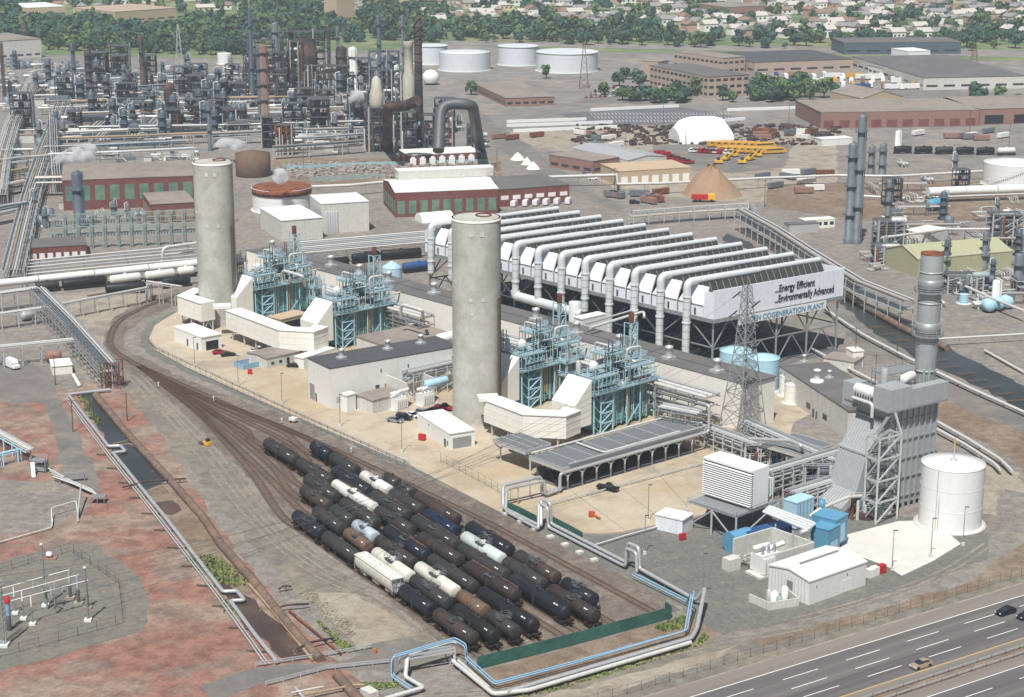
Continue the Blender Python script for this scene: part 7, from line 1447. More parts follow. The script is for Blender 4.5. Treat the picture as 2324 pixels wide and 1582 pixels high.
# steel structures
def frame(px0, px1, yb, yt, label, m='refinery_dark', nx=3, nz=5, depth=10, deck='steel_dark', fill=0, group=None):
    A_, B_ = G(px0, yb), G(px1, yb); h = HT((px0+px1)/2, yb, yt); d = B_-A_; n_ = V(-d.y, d.x).normalized()*depth; g = thing('process_structure', label, 'steel structure', tuple(A_), group); q = random.Random(int(px0*7+yb))
    for i in range(nx+1):
        for e in (V(0, 0), n_): p = A_+d*(i/nx)+e; MB().beam(up(p, 0), up(p, h), .55).build('column', m, g)
    for k in range(1, nz+1):
        z = h*k/nz; MB().prism([A_, B_, B_+n_, A_+n_], z-.3, z).build('deck', deck, g); b = MB(); b.rail([up(A_, z), up(B_, z)], 1.1, .12, 3); b.build('railing', m, g)
    for i in range(nx):
        for k in range(nz):
            if q.random() < .55: MB().beam(up(A_+d*(i/nx), h*k/nz), up(A_+d*((i+1)/nx), h*(k+1)/nz), .3).build('brace', m, g)
    for k in range(nz):
        for i in range(3):
            f = q.random(); p = A_+d*f+n_*q.uniform(.15, .5); z = h*k/nz; r = q.uniform(.8, 2.2); hh = min(h/nz*.85, r*2.4)
            if q.random() < .5: MB().lathe(up(p, z), [(r, 0), (r, hh*.8), (r*.5, hh)], 12).build('drum', q.choice(('refinery_grey', 'sooty', 'steel_light', 'refinery_blue', 'rust')), g)
            else: MB().capsule(up(p, z+r), up(p+d.normalized()*5, z+r), r*.7, 10).build('exchanger', q.choice(('steel_light', 'refinery_grey', 'pipe_white', 'refinery_green')), g)
    for k in range(5): f = q.random(); p = A_+d*f-n_.normalized()*.6; MB().tube([up(p, 0), up(p, h*q.uniform(.5, 1.1))], q.uniform(.25, .5), 6).build('pipe', q.choice(('pipe_white', 'steel_light', 'refinery_blue', 'rust')), g)
    return g
for a in ((655, 690, 218, 95, 'dark lattice stair tower of the cracking unit'), (560, 652, 222, 120, 'dark lower frame of the cracking unit'), (690, 735, 225, 150, 'dark leg frame below the hopper reactor'), (735, 790, 230, 150, 'brown steel frame right of the cracking unit'), (828, 880, 345, 245, 'dark frame around the cream banded reactor'), (880, 945, 348, 255, 'dark frame between flues'), (960, 1030, 348, 262, 'dark frame with stairs beside the dark stack'), (845, 915, 245, 160, 'blue-grey frame of the reformer cluster', 'refinery_blue'),
          (628, 665, 352, 285, 'rusty open frame behind the rust streaked tank', 'rust'), (370, 410, 300, 250, 'black frame around the domed reactor'), (1060, 1090, 338, 285, 'small dark frame at the end of the dark flue', 'steel_dark'), (1990, 2050, 560, 505, 'grey frame beside the tall dark columns', 'steel'), (2250, 2320, 560, 490, 'grey frame in the right process area', 'steel_light'), (160, 240, 300, 265, 'blue-grey frame in the left refinery', 'refinery_blue'), (440, 560, 245, 190, 'blue-grey frame left of the cracking unit', 'refinery_blue'), (640, 736, 214, 72, 'tallest dark frame of the cracking unit', 'refinery_dark', 4, 9), (556, 622, 216, 92, 'tall dark frame left of the cracking unit', 'refinery_dark', 3, 7), (838, 905, 232, 118, 'tall blue-grey frame of the reformer', 'refinery_blue', 3, 6), (585, 650, 250, 170, 'dark frame below the tall grey columns'), (250, 330, 262, 225, 'blue-grey frame beside the dark tapering stack', 'refinery_blue'), (690, 780, 300, 262, 'low rusty frame before the cracking unit', 'rust'), (505, 555, 300, 250, 'dark frame left of the tall tan stack'), (790, 835, 300, 215, 'dark frame between drum and banded reactor'), (1985, 2045, 600, 562, 'grey low frame by the tall dark columns', 'steel_light'), (2150, 2230, 668, 630, 'grey low frame beside the white drum', 'steel_light')): frame(*a)
# long pipe racks of the left refinery
RP = ('pipe_white', 'alu', 'pipe_tan', 'steel_light', 'refinery_blue', 'pipe_white')
for k, (pts, z, w, n, l) in enumerate((([(28, 612), (50, 520), (72, 430), (100, 345), (128, 270), (150, 200)], 6, 8, 7, 'broad pipe rack climbing beside the brick hut'), ([(-6, 430), (6, 350), (26, 280), (52, 225), (84, 165)], 7, 8, 7, 'broad pipe rack along the frame edge'), ([(120, 265), (122, 330), (128, 400)], 8, 5, 4, 'blue-grey pipe rack between the broad racks'))):
    rack(grk(pts, z), z, w, many(n, w*.9, 2, 40+k, RP), l, 14, (0, 2.4), 'refinery_blue' if k == 2 else 'steel_light', n=6)
q = random.Random(12); k = 0
ROWY = [(150, 560, 178), (130, 480, 196), (30, 560, 214), (160, 820, 226), (110, 560, 240), (170, 830, 252), (140, 700, 262), (120, 470, 274), (180, 840, 284), (130, 480, 296), (120, 500, 310), (480, 840, 300), (630, 840, 312), (100, 420, 330), (620, 820, 330), (110, 440, 346), (-20, 140, 360), (-20, 60, 392), (80, 440, 400), (-20, 60, 420), (-20, 60, 470)]
ORD2 = ORD+['ninth', 'tenth']+['number %d' % i for i in range(11, 30)]
for x0, x1, y in ROWY:
    z = q.uniform(4, 8); n = q.randint(2, 4); w = q.uniform(2.5, 5); rack(grk([(x0, y+6), ((x0+x1)/2, y+q.uniform(-3, 3)), (x1, y-8)], z), z, w, many(n, w, q.randint(1, 2), 60+k, RP, (.3, .6)), 'crosswise refinery pipe rack, '+ORD2[k]+' row from the woodland', 18, (0, 2.2), q.choice(('steel_light', 'refinery_grey', 'refinery_blue')), group='crosswise pipe racks of the refinery', post=.35, n=6); k += 1
# small process equipment filling the units (individual things sharing meshes)
PR = []
def proto(label, cat, name, build): t = thing(name, label, cat); build(t); PR.append(t); return t
GR = 'process equipment of the refinery'
def pb1(t): MB().lathe((0, 0, 0), [(1.2, 0), (1.2, 9), (.8, 9.8), (.1, 10.2)], 12).build('shell', 'refinery_grey', t); MB().lathe((0, 0, 0), [(1.2, 6), (2.1, 6), (2.1, 6.2), (1.2, 6.2)], 12).build('platform', 'steel_dark', t); MB().tube([V(1.5, 0, 0), V(1.5, 0, 10), V(0, 0, 10.6)], .25, 6).build('pipe', 'pipe_white', t)
def pb2(t):
    for y in (-1.3, 1.3): MB().capsule(V(-4, y, 2.4), V(4, y, 2.4), 1.0, 10).build('shell', 'steel_light', t)
    for x in (-2.6, 2.6): MB().box((x, 0, .7), (.6, 4, 1.4)).build('saddle', 'wall_concrete', t)
    MB().tube([V(0, 1.3, 3.3), V(0, 1.3, 5), V(3, 1.3, 5)], .25, 6).build('pipe', 'pipe_white', t)
def pb3(t):
    for x in (-5, 0, 5):
        for y in (-2.5, 2.5): MB().beam(V(x, y, 0), V(x, y, 6), .35).build('post', 'steel', t)
    MB().box((0, 0, 6), (11, 6, .3)).build('deck', 'steel_light', t); MB().box((0, 0, 7), (9, 4.6, 1.2)).build('fin_fan', 'refinery_grey', t)
    for y in (-1.5, 0, 1.5): MB().tube([V(-8, y, 3.2), V(8, y, 3.2)], .3, 6).build('pipe', 'pipe_white', t)
def pb4(t): MB().lathe((0, 0, 0), [(3.4, 0), (3.4, 5), (.1, 5.8)], 18).build('shell', 'refinery_grey', t); MB().beam(V(3.6, 0, 0), V(2.4, -2.6, 5), .7, .15).build('stair', 'steel', t)
def pb5(t): MB().box((0, 0, 2), (8, 5, 4)).build('wall', 'wall_concrete', t); MB().box((0, 0, 4.1), (8.4, 5.4, .25)).build('roof', 'roof_brown', t); MB().box((-1, -2.52, 1.1), (1.2, .08, 2.2)).build('door', 'steel_dark', t)
def pb6(t):
    MB().lathe((0, 0, 0), [(1.7, 0), (1.7, 14), (1.2, 15), (.1, 15.6)], 12).build('shell', 'refinery_blue', t)
    for z in (4, 8, 12): MB().lathe((0, 0, 0), [(1.7, z), (2.9, z), (2.9, z+.2), (1.7, z+.2)], 12).build('platform', 'steel_dark', t)
    MB().tube([V(2.3, 0, 0), V(2.3, 0, 15.5), V(0, 0, 16)], .35, 6).build('pipe', 'steel_light', t)
def pb7(t):
    for k in range(5): MB().tube(bez([V(-5, k*1.1-2.2, .6), V(-2+k*.5, k*1.1-2.2, .6), V(-2+k*.5, k*1.1-2.2, 3.5-k*.3), V(5, k*1.1-2.2, 3.5-k*.3)], 3, .6), .28, 6).build('pipe', ('pipe_white', 'alu', 'pipe_tan', 'pipe_white', 'steel_light')[k], t)
    for x in (1, 4.5): MB().beam(V(x, -2.8, 0), V(x, -2.8, 3.2), .25).build('post', 'steel', t); MB().beam(V(x, -2.8, 2.2), V(x, 2.8, 2.2), .25).build('beam', 'steel', t)
for nm, lb, ct, fn in (('process_drum', 'small upright process drum with a platform in the refinery', 'drum', pb1), ('heat_exchanger', 'pair of horizontal heat exchanger shells in the refinery', 'heat exchanger', pb2), ('fin_fan_bank', 'fin fan cooler table on steel posts in the refinery', 'fan cooler', pb3), ('small_tank', 'small grey cone roofed tank in the refinery', 'tank', pb4), ('plant_hut', 'small flat roofed plant hut in the refinery', 'hut', pb5), ('process_column', 'medium blue-grey column with three platforms in the refinery', 'column', pb6), ('pipe_manifold', 'tangle of bent white pipes on a low frame in the refinery', 'pipe manifold', pb7)): proto(lb, ct, nm, fn)
def pb8(t):
    for x in (-5, 0, 5):
        for y in (-4, 4): MB().beam(V(x, y, 0), V(x, y, 17), .45).build('column', 'refinery_dark', t)
    for z in (5, 9, 13, 17): MB().box((0, 0, z), (11, 9, .25)).build('deck', 'steel_dark', t); MB().lathe((-2.5+z % 3*2, 1, z-4), [(1.4, 0), (1.4, 2.6), (.5, 3.2)], 10).build('drum', 'refinery_grey', t)
    for k in range(4): MB().beam(V(-5, -4, k*4+1), V(0, -4, k*4+5), .3).build('brace', 'refinery_dark', t); MB().beam(V(0, -4, k*4+5), V(5, -4, k*4+1), .3).build('brace', 'refinery_dark', t)
    for k in range(4): MB().tube([V(5.6, -3+k*1.6, 0), V(5.6, -3+k*1.6, 15+k)], .3, 6).build('pipe', 'steel_light', t)
def pb9(t):
    for k in range(6): MB().tube([V(-14, k*.9-2.2, 4.8+(k % 2)*.3), V(14, k*.9-2.2, 4.8+(k % 2)*.3)], .27, 6).build('pipe', ('pipe_white', 'alu', 'steel_light', 'pipe_tan', 'pipe_white', 'refinery_blue')[k], t)
    for x in (-12, -4, 4, 12): MB().beam(V(x, -2.8, 0), V(x, -2.8, 4.5), .35).build('post', 'steel', t); MB().beam(V(x, 2.8, 0), V(x, 2.8, 4.5), .35).build('post', 'steel', t); MB().beam(V(x, -2.8, 4.4), V(x, 2.8, 4.4), .3).build('beam', 'steel', t)
proto('dark open process frame with drums on its decks in the refinery', 'steel structure', 'process_unit', pb8); proto('short raised bundle of six pipes in the refinery', 'pipe rack', 'pipe_bundle', pb9)
def scatter(quad, n, wts, seed, smin=.7, smax=1.3, gr=GR, rz=R(20), lab=None):
    q = random.Random(seed); P = [G(x, y) for x, y in quad]
    for k in range(n):
        a, b_ = q.random(), q.random(); p = P[0].lerp(P[1], a).lerp(P[3].lerp(P[2], a), b_); t = q.choices(PR, tuple(wts)+(0, 0) if len(wts) < 9 else wts)[0]; s = q.uniform(smin, smax)
        copy_tree(t, (p.x, p.y, 0), rz+q.choice((0, R(90), R(180))), (s, s, s), t['label'].replace('refinery', lab) if lab else None, gr)
scatter(((140, 230), (560, 220), (560, 320), (130, 330)), 130, (4, 5, 4, 1, 2, 3, 8), 1); scatter(((620, 232), (840, 228), (830, 330), (630, 335)), 80, (4, 5, 3, 1, 1, 3, 8), 2); scatter(((100, 170), (560, 160), (560, 215), (90, 225)), 86, (4, 4, 4, 4, 2, 3, 6), 3); scatter(((0, 145), (110, 140), (90, 220), (0, 230)), 22, (3, 4, 2, 4, 2, 2, 4), 4)
scatter(((1965, 440), (2324, 450), (2324, 520), (2140, 525)), 10, (4, 4, 2, 1, 1, 2, 8), 5, .6, 1); scatter(((2130, 640), (2324, 600), (2324, 700), (2160, 690)), 12, (4, 4, 1, 2, 0, 2, 8), 6, .5, .9); scatter(((1960, 580), (2070, 560), (2080, 640), (1990, 640)), 8, (2, 4, 2, 1, 1, 0, 8), 7, .5, .9); scatter(((70, 470), (150, 470), (150, 520), (90, 520)), 7, (4, 3, 1, 3, 1, 0, 6), 8, .6, 1); scatter(((200, 485), (330, 480), (330, 510), (200, 515)), 8, (4, 3, 0, 2, 0, 0, 6), 9, .5, .8); scatter(((1950, 360), (2324, 400), (2324, 420), (1980, 420)), 8, (3, 3, 1, 1, 1, 0, 6), 10, .6, 1); scatter(((690, 318), (800, 318), (800, 348), (690, 350)), 7, (3, 5, 2, 0, 1, 0, 8), 13); scatter(((250, 355), (440, 350), (440, 385), (260, 392)), 8, (3, 3, 1, 2, 3, 0, 5), 14, .6, 1)
scatter(((130, 180), (560, 165), (560, 300), (120, 330)), 105, (4, 3, 2, 1, 0, 5, 3, 7, 9), 51, .7, 1.3, GR, R(4)); scatter(((560, 200), (830, 195), (835, 335), (620, 340)), 66, (4, 3, 2, 0, 0, 6, 2, 8, 7), 52, .7, 1.25, GR, R(4)); scatter(((-10, 150), (120, 145), (100, 330), (-10, 400)), 26, (3, 3, 2, 3, 1, 2, 3, 2, 6), 53, .7, 1.2, GR, R(4)); scatter(((1960, 430), (2330, 430), (2330, 720), (2100, 690)), 30, (4, 4, 1, 2, 0, 2, 6, 2, 8), 54, .5, .9, GR, R(4)); scatter(((820, 340), (1060, 345), (1040, 285), (850, 270)), 14, (3, 2, 1, 0, 0, 2, 2, 8, 3), 55, .8, 1.3, GR, R(4)); scatter(((150, 330), (440, 325), (440, 395), (250, 400)), 22, (3, 3, 1, 2, 2, 0, 4, 0, 9), 56, .6, 1, GR, R(4))
frame(1795, 1885, 1118, 1062, 'pale steel equipment frame before the grey boiler inlet', 'steel_light', 3, 2, 8); frame(1690, 1775, 1062, 1016, 'pale steel equipment frame behind the intake box', 'steel_light', 3, 2, 7); frame(1930, 1985, 1178, 1128, 'pale steel pump frame at the stair tower foot', 'steel_light', 2, 2, 4)
GP = 'plant equipment between the boilers and hall'
def psc(quad, n, wts, seed, a=.45, b_=.8): scatter(quad, n, wts, seed, a, b_, GP, UA, 'cogeneration yard')
psc(((1740, 1130), (1900, 1075), (1880, 1040), (1740, 1090)), 12, (3, 4, 2, 0, 0, 0, 9), 31); psc(((1510, 985), (1640, 1000), (1660, 950), (1540, 930)), 8, (2, 3, 1, 0, 1, 0, 9), 32); psc(((890, 735), (1020, 770), (1030, 735), (930, 705)), 9, (2, 3, 2, 1, 1, 0, 9), 33); psc(((660, 775), (740, 790), (740, 770), (690, 755)), 4, (2, 3, 0, 0, 0, 0, 9), 34, .4, .6); psc(((1235, 965), (1330, 985), (1330, 960), (1260, 940)), 5, (2, 3, 0, 0, 0, 0, 9), 35, .4, .6); psc(((1180, 720), (1600, 850), (1640, 835), (1260, 705)), 14, (2, 4, 2, 0, 0, 0, 9), 36, .5, .8); psc(((1640, 1262), (1700, 1290), (1720, 1275), (1680, 1255)), 4, (0, 1, 0, 0, 0, 0, 5), 37, .3, .45)
for t in PR: proto_done(t)
# ---------------------------------------------------------------- big storage tanks
def btank(x, w, yt, yf, label, **k):
    r = w/2; yb = yf-r*.11; s = PXM(x, yb); return tank((x, yb), r/s, HT(x, yb, yt), label, k.pop('m', 'storage_white'), k.pop('cone', .03), **k)
btank(1055, 116, 117, 164, 'broad white storage tank with closed roof', stairs=False); btank(1287, 139, 117, 167, 'broadest white storage tank with open floating roof', rim=True, stairs=False); btank(1176, 92, 104, 151, 'white floating roof tank behind the two broad tanks', rim=True, stairs=False); btank(978, 76, 103, 148, 'white floating roof tank half hidden by the dark stack', rim=True, stairs=False)
btank(2300, 138, 368, 424, 'big white tank cut by the frame edge', m='white_paint'); btank(510, 32, 121, 147, 'small white tank standing before the woodland', stairs=False, m='white_paint'); btank(453, 24, 148, 170, 'small blue-grey tank before the woodland', stairs=False, m='blue_pale'); btank(380, 20, 150, 175, 'small pale tank left of the blue-grey tank', stairs=False); btank(184, 18, 155, 180, 'small pale tank in the left refinery', stairs=False)
btank(641, 133, 424, 482, 'white tank with rusty open top behind the grey block', stairs=False, m='white_paint', rim=True); btank(2187, 22, 668, 690, 'small pale blue tank beside the round vessels', stairs=False, m='blue_pale'); btank(2225, 22, 665, 682, 'small white tank beside the round vessels', stairs=False)
c = G(641, 475); MB_ = MB().lathe(c, [(67/PXM(641, 475)*.99, HT(641, 475, 424)-2.5), (67/PXM(641, 475)*1.005, HT(641, 475, 424)-2.5), (67/PXM(641, 475)*1.005, HT(641, 475, 424)+.3), (67/PXM(641, 475)*.97, HT(641, 475, 424)+.3)], 40); tag(MB_.build('rust_band', 'rust'), 'rusty band round the lip of the white open tank', 'tank band')
vessel((978, 192), ((30, 188), (40, 178), (36, 168), (20, 160), (3, 158)), 'white domed tank behind the dark stack', 'white_paint')
for k in range(3): tag(MB().capsule(G(2240+k*20, 690-k*4, 2.5), G(2248+k*20, 694-k*4, 2.5), 2.1, 14).build('round_vessel', 'blue_pale'), 'pale blue round ended vessel in the right process area, '+['first', 'second', 'third'][k]+' from the white pump', 'vessel')
for a, b_, l in (((2106, 436), (2188, 432), 'first'), ((2190, 432), (2260, 430), 'second'), ((2262, 430), (2400, 425), 'last')): tag(MB().tube([G(*a, 5), G(*b_, 5)], 2.0, 16).build('transfer_tube', 'pale_clad'), 'fat pale transfer tube before the big white tank, '+l+' section', 'tube')
tag(MB().capsule(G(2110, 464, 3), G(2130, 461, 3), 2.3, 14).build('blue_vessel', 'blue_paint'), 'blue round ended vessel below the transfer tubes', 'vessel')
# ---------------------------------------------------------------- racks and channel pipes on the right
rack(grk([(1680, 476), (1760, 520), (1850, 578), (1950, 640), (2062, 684)], 8.5), 8.5, 5, many(6, 4.6, 2, 80), 'tall pipe rack following the channel behind the condenser', 7, (0, 3), 'steel_light', n=6)
rack(grk([(1432, 480), (1560, 470), (1700, 462), (1706, 476)], 6), 6, 4, many(4, 3.6, 2, 81), 'pipe rack crossing behind the condenser to the road', 7, (0, 2.4), 'steel_light', n=6)
for k, (pts, z, r, l) in enumerate((([(705, 424), (800, 420), (860, 414), (1000, 409), (1400, 397)], 5, .7, 'long white pipe on posts before the brick works'), ([(1400, 397), (1402, 418), (1500, 416), (1735, 404)], 5, .6, 'white pipe on posts crossing the road'), ([(1735, 404), (1900, 398), (2030, 400), (2324, 383)], 4, .6, 'white pipe on posts behind the tall dark columns'), ([(1870, 700), (1960, 760), (2060, 812), (2200, 880), (2330, 938)], 1.4, .45, 'white pipe along the channel on timber bents'), ([(1840, 790), (1900, 822), (1955, 850), (1990, 868)], 1.2, .4, 'white pipe beside the service road'), ([(2112, 948), (2200, 998), (2270, 1042), (2296, 1068)], 1.5, .42, 'thick white pipe sloping past the white tank, outer'), ([(2112, 966), (2190, 1008), (2255, 1050), (2270, 1066)], 1.5, .42, 'thick white pipe sloping past the white tank, inner'), ([(2235, 795), (2324, 845)], .8, .4, 'white pipe on the far channel bank'), ([(2080, 772), (2324, 758)], 2.5, .35, 'white pipe bridging the channel'), ([(1960, 445), (2060, 450), (2324, 440)], 1.5, .5, 'white pipe on brown ground in the right process area'), ([(2000, 540), (2150, 520), (2324, 520)], 6, .5, 'white pipe before the olive shed roof'), ([(2170, 640), (2240, 672), (2324, 706)], 4, .5, 'pale pipe bridge beside the round vessels'))):
    pipe([G(x, y, z) for x, y in pts], r, 'pipe_white', label=l, rad=1.5, supports=11, sup_m='timber' if 'bents' in l else 'steel')
pipe([G(x, y, 1) for x, y in ((1900, 655), (1970, 700), (2050, 745), (2150, 790))], 1.1, 'pipe_brown', label='fat brown pipe along the channel bank', rad=3, n=12)
for k in range(12): p = G(1975+k*29, 748+k*15.2); tag(MB().beam(up(p+V(-1, 0), .6), up(p+V(4.5, 1.5), .6), .4, .3).build('timber_bent', 'timber'), 'timber bent under the white channel pipe', 'timber bent', 'timber bents along the channel')
# ---------------------------------------------------------------- buildings
def bld(name, label, A, B, C, z, wall, roof, win=0, wm='glass_dark', gable=0.0, rows=1, zb=1.2, wh=1.4, z0=None, side=True, **k):
    R4 = prect(A, B, C); f = []
    for r_ in range(rows):
        for i in range(win): f.append(('window', 0, (i+.18)/win, (i+.82)/win, zb+r_*(z/rows), zb+wh+r_*(z/rows), wm))
        n2 = max(1, int(win*(R4[3]-R4[0]).length/max(1, (R4[1]-R4[0]).length))) if win and side else 0
        for i in range(n2): f.append(('window', 3, (i+.18)/n2, (i+.82)/n2, zb+r_*(z/rows), zb+wh+r_*(z/rows), wm)); f.append(('window', 1, (i+.18)/n2, (i+.82)/n2, zb+r_*(z/rows), zb+wh+r_*(z/rows), wm))
    return building(name, label, 'building', R4, z, wall, roof, f, gable=gable, **k)
bld('brick_hut', 'low brick hut beside the broad pipe rack', (68, 590), (198, 583), (66, 570), 4.5, 'brick', 'roof_grey', 7, 'white_paint', zb=.3, wh=2.0, side=False)
bld('works_building', 'long brick works with band of green windows', (145, 478), (445, 466), (143, 440), 13, 'brick', 'roof_brown', 9, 'green_glass', zb=4, wh=6.5); bld('works_annex', 'lower brick annex of the green windowed works', (345, 508), (445, 502), (345, 480), 8, 'brick', 'roof_brown', 4, 'pipe_tan', zb=.5, wh=5)
bld('grey_block', 'tall windowless grey block behind the turbine hall', (731, 531), (838, 524), (727, 508), HT(731, 531, 464), 'wall_concrete', 'pale_clad'); bld('grey_annex', 'shorter grey annex of the windowless block', (640, 549), (733, 541), (634, 515), HT(640, 549, 502), 'wall_concrete', 'pale_clad')
for k in range(5): tag(MB().lathe(G(743+k*5.5, 530-k*.4), [(.8, 0), (.8, 8.5), (.4, 9.3)], 10).build('vent_pot', 'steel_light'), 'silver vent pot against the grey block', 'vent', 'silver vents against the grey block')
bld('brick_works', 'long dark red brick works with tall green windows', (898, 494), (1130, 484), (884, 462), 10.5, 'brick', 'pale_clad', 9, 'green_glass', gable=2.0, zb=1.5, wh=5.5); bld('brick_wing', 'red brick wing next to the parked white vans', (1132, 470), (1292, 458), (1130, 440), 7.5, 'brick', 'roof_grey', 6, 'white_paint', zb=3, wh=1.8)
R4 = prect((905, 470), (1120, 460), (902, 463)); building('roof_monitor', 'pale clerestory along the brick works roof', 'roof', [up(p, 0) for p in R4], 15.5, 'wall_concrete', 'pale_clad', z0=12)
def arch(label, A, B, r, m='tent_white', name='arched_shed'):
    p, q = G(*A), G(*B); d = (q-p).normalized(); n_ = V(-d.y, d.x); k = 12; vs = []
    for e in (p, q):
        for i in range(k+1): a = math.pi*i/k; w = n_*(math.cos(a)*r); vs.append((e.x+w.x, e.y+w.y, math.sin(a)*r*.8))
    b = MB().add(vs, [(i, i+1, k+2+i, k+1+i) for i in range(k)], True); b.add(vs[:k+1], [tuple(range(k+1))]); b.add(vs[k+1:], [tuple(range(k, -1, -1))]); return tag(b.build(name, m), label, 'shed')
arch('white arched fabric shed behind the nearer chimney', (950, 503), (1022, 497), 4.5)
bld('red_unit_building', 'low red-brown building with white cooling units along it', (926, 376), (1090, 368), (925, 362), 5, 'brick', 'pale_clad')
for k in range(7): p = G(938+k*22, 377-k*1.1); g = thing('cooling_unit', 'white cooling unit in the row along the low red building', 'cooling unit', tuple(p), 'white cooling units'); MB().box((p.x, p.y, 1.8), (3, 2.4, 3.6)).build('body', 'white_paint', g); MB().lathe(up(p, 3.6), [(1, 0), (1, .8)], 10).build('fan', 'white_paint', g)
bld('grey_roof_store', 'broad grey roofed store near the salt heaps', (1425, 388), (1512, 378), (1352, 352), 5, 'wall_concrete', 'steel_light', gable=1.5); bld('brick_office', 'small flat brick office beside the grey roofed store', (1345, 395), (1405, 385), (1312, 368), 6, 'brick_pale', 'roof_brown', 3); bld('tan_garage', 'tan garage with white sectional doors', (1405, 424), (1568, 414), (1398, 404), 7, 'tan_clad', 'tan_clad', 7, 'line_white', zb=1, wh=3.5, side=False)
R4 = rect(G(1545, 328), G(1668, 324), G(1548, 312)); k = 9; b = MB(); p, q = (R4[0]+R4[3])/2, (R4[1]+R4[2])/2; d = (q-p); n_ = (R4[3]-R4[0])*.5; vs = []; prof = [(1, 0), (.97, 4), (.8, 8), (.4, 11.5), (0, 13), (-.4, 11.5), (-.8, 8), (-.97, 4), (-1, 0)]
for e, sc in ((0, .55), (.12, .9), (.3, 1), (.7, 1), (.88, .9), (1, .55)):
    for w, z in prof: o = p+d*e+n_*w*(.8+.2*sc); vs.append((o.x, o.y, z*sc))
b.add(vs, [(i*k+j, i*k+j+1, (i+1)*k+j+1, (i+1)*k+j) for i in range(5) for j in range(k-1)], True); b.add(vs[:k], [tuple(range(k))]); b.add(vs[-k:], [tuple(range(k-1, -1, -1))]); tag(b.build('white_tent', 'tent_white'), 'big white fabric dome tent among the parked buses', 'tent')
c = G(1613, 442); s = PXM(1613, 442); h = HT(1613, 442, 372); b = MB(); b.lathe(c, [(68/s, 0), (56/s, h*.2), (43/s, h*.42), (28/s, h*.66), (12/s, h*.9), (4/s, h*.98)], 30); rs = random.Random(4); b.v = [(x+rs.uniform(-.7, .7)+(x-c.x)*.06*math.sin(x*.35+y*.2), y+rs.uniform(-.7, .7), z+(rs.uniform(-.5, .5) if z > .1 else 0)) for x, y, z in b.v]; tag(b.build('sand_heap', 'sand_pile'), 'big tan sand heap behind the condenser', 'sand heap')
for x, y, w in ((1175, 362, 34), (1196, 373, 26), (1210, 383, 32)): s = PXM(x, y); tag(MB().lathe(G(x, y), [(w/2/s, 0), (w/4/s, 14/s*.7), (.3, 16/s)], 14).build('salt_heap', 'salt'), 'white salt heap beside the diagonal road', 'salt heap', 'white salt heaps')
bld('stone_office', 'brown stone office block with dark window bands', (1606, 222), (1700, 216), (1532, 190), 13, 'office_stone', 'roof_grey', 6, 'glass_dark', rows=3, zb=1.3, wh=1.7); bld('stone_office_wing', 'brown stone office wing behind the window banded block', (1640, 168), (1690, 164), (1548, 150), 11, 'office_stone', 'roof_brown', 4, 'glass_dark', rows=2, zb=1.3, wh=1.7); bld('stone_tower', 'stone stair tower at the office block end', (1493, 192), (1516, 188), (1493, 182), 15, 'office_stone', 'roof_brown', 1)
bld('brick_warehouse', 'long red brick warehouse with open bays', (1862, 292), (2220, 286), (1838, 262), 9, 'brick_pale', 'roof_brown', 10, 'brick', zb=.5, wh=4, side=False); bld('brick_warehouse_wing', 'red brick warehouse wing at the frame edge', (2222, 284), (2420, 278), (2150, 255), 9, 'brick_pale', 'roof_brown', 3, 'opening', zb=.5, wh=5, side=False); bld('gabled_hall', 'pale gabled hall behind the brick warehouse', (1955, 255), (2048, 250), (1880, 238), 8, 'tan_clad', 'roof_brown', gable=4)
bld('flat_brick_block', 'flat red brick block by the parking lot', (1513, 238), (1612, 236), (1500, 228), 5, 'brick_pale', 'roof_grey', 5) if 0 else None
bld('flat_brick_offices', 'flat red brick offices left of the parking lot', (1148, 242), (1258, 238), (1080, 205), 5, 'brick_pale', 'roof_brown', 6); bld('olive_shed', 'olive metal shed with ridged roof on the right', (2082, 630), (2295, 610), (2042, 600), HT(2082, 630, 590), 'olive_clad', 'olive_clad', gable=3.2, side=False); bld('grey_store', 'white roofed open store before the olive shed', (2100, 560), (2150, 548), (2080, 545), 5, 'wall_concrete', 'white_paint')
for k, (x, y) in enumerate(((1860, 520), (1825, 530), (1900, 332))): bld('white_trailer', ['long white office trailer beside the tall dark columns', 'grey open crate beside the office trailer', 'long white box trailer near the far tank train'][k], (x-34, y), (x+34, y-4), (x-34, y-6), 3.4, ('cream', 'steel_light', 'pale_clad')[k], ('cream', 'roof_grey', 'pale_clad')[k], 5 if k == 0 else 0, side=False)
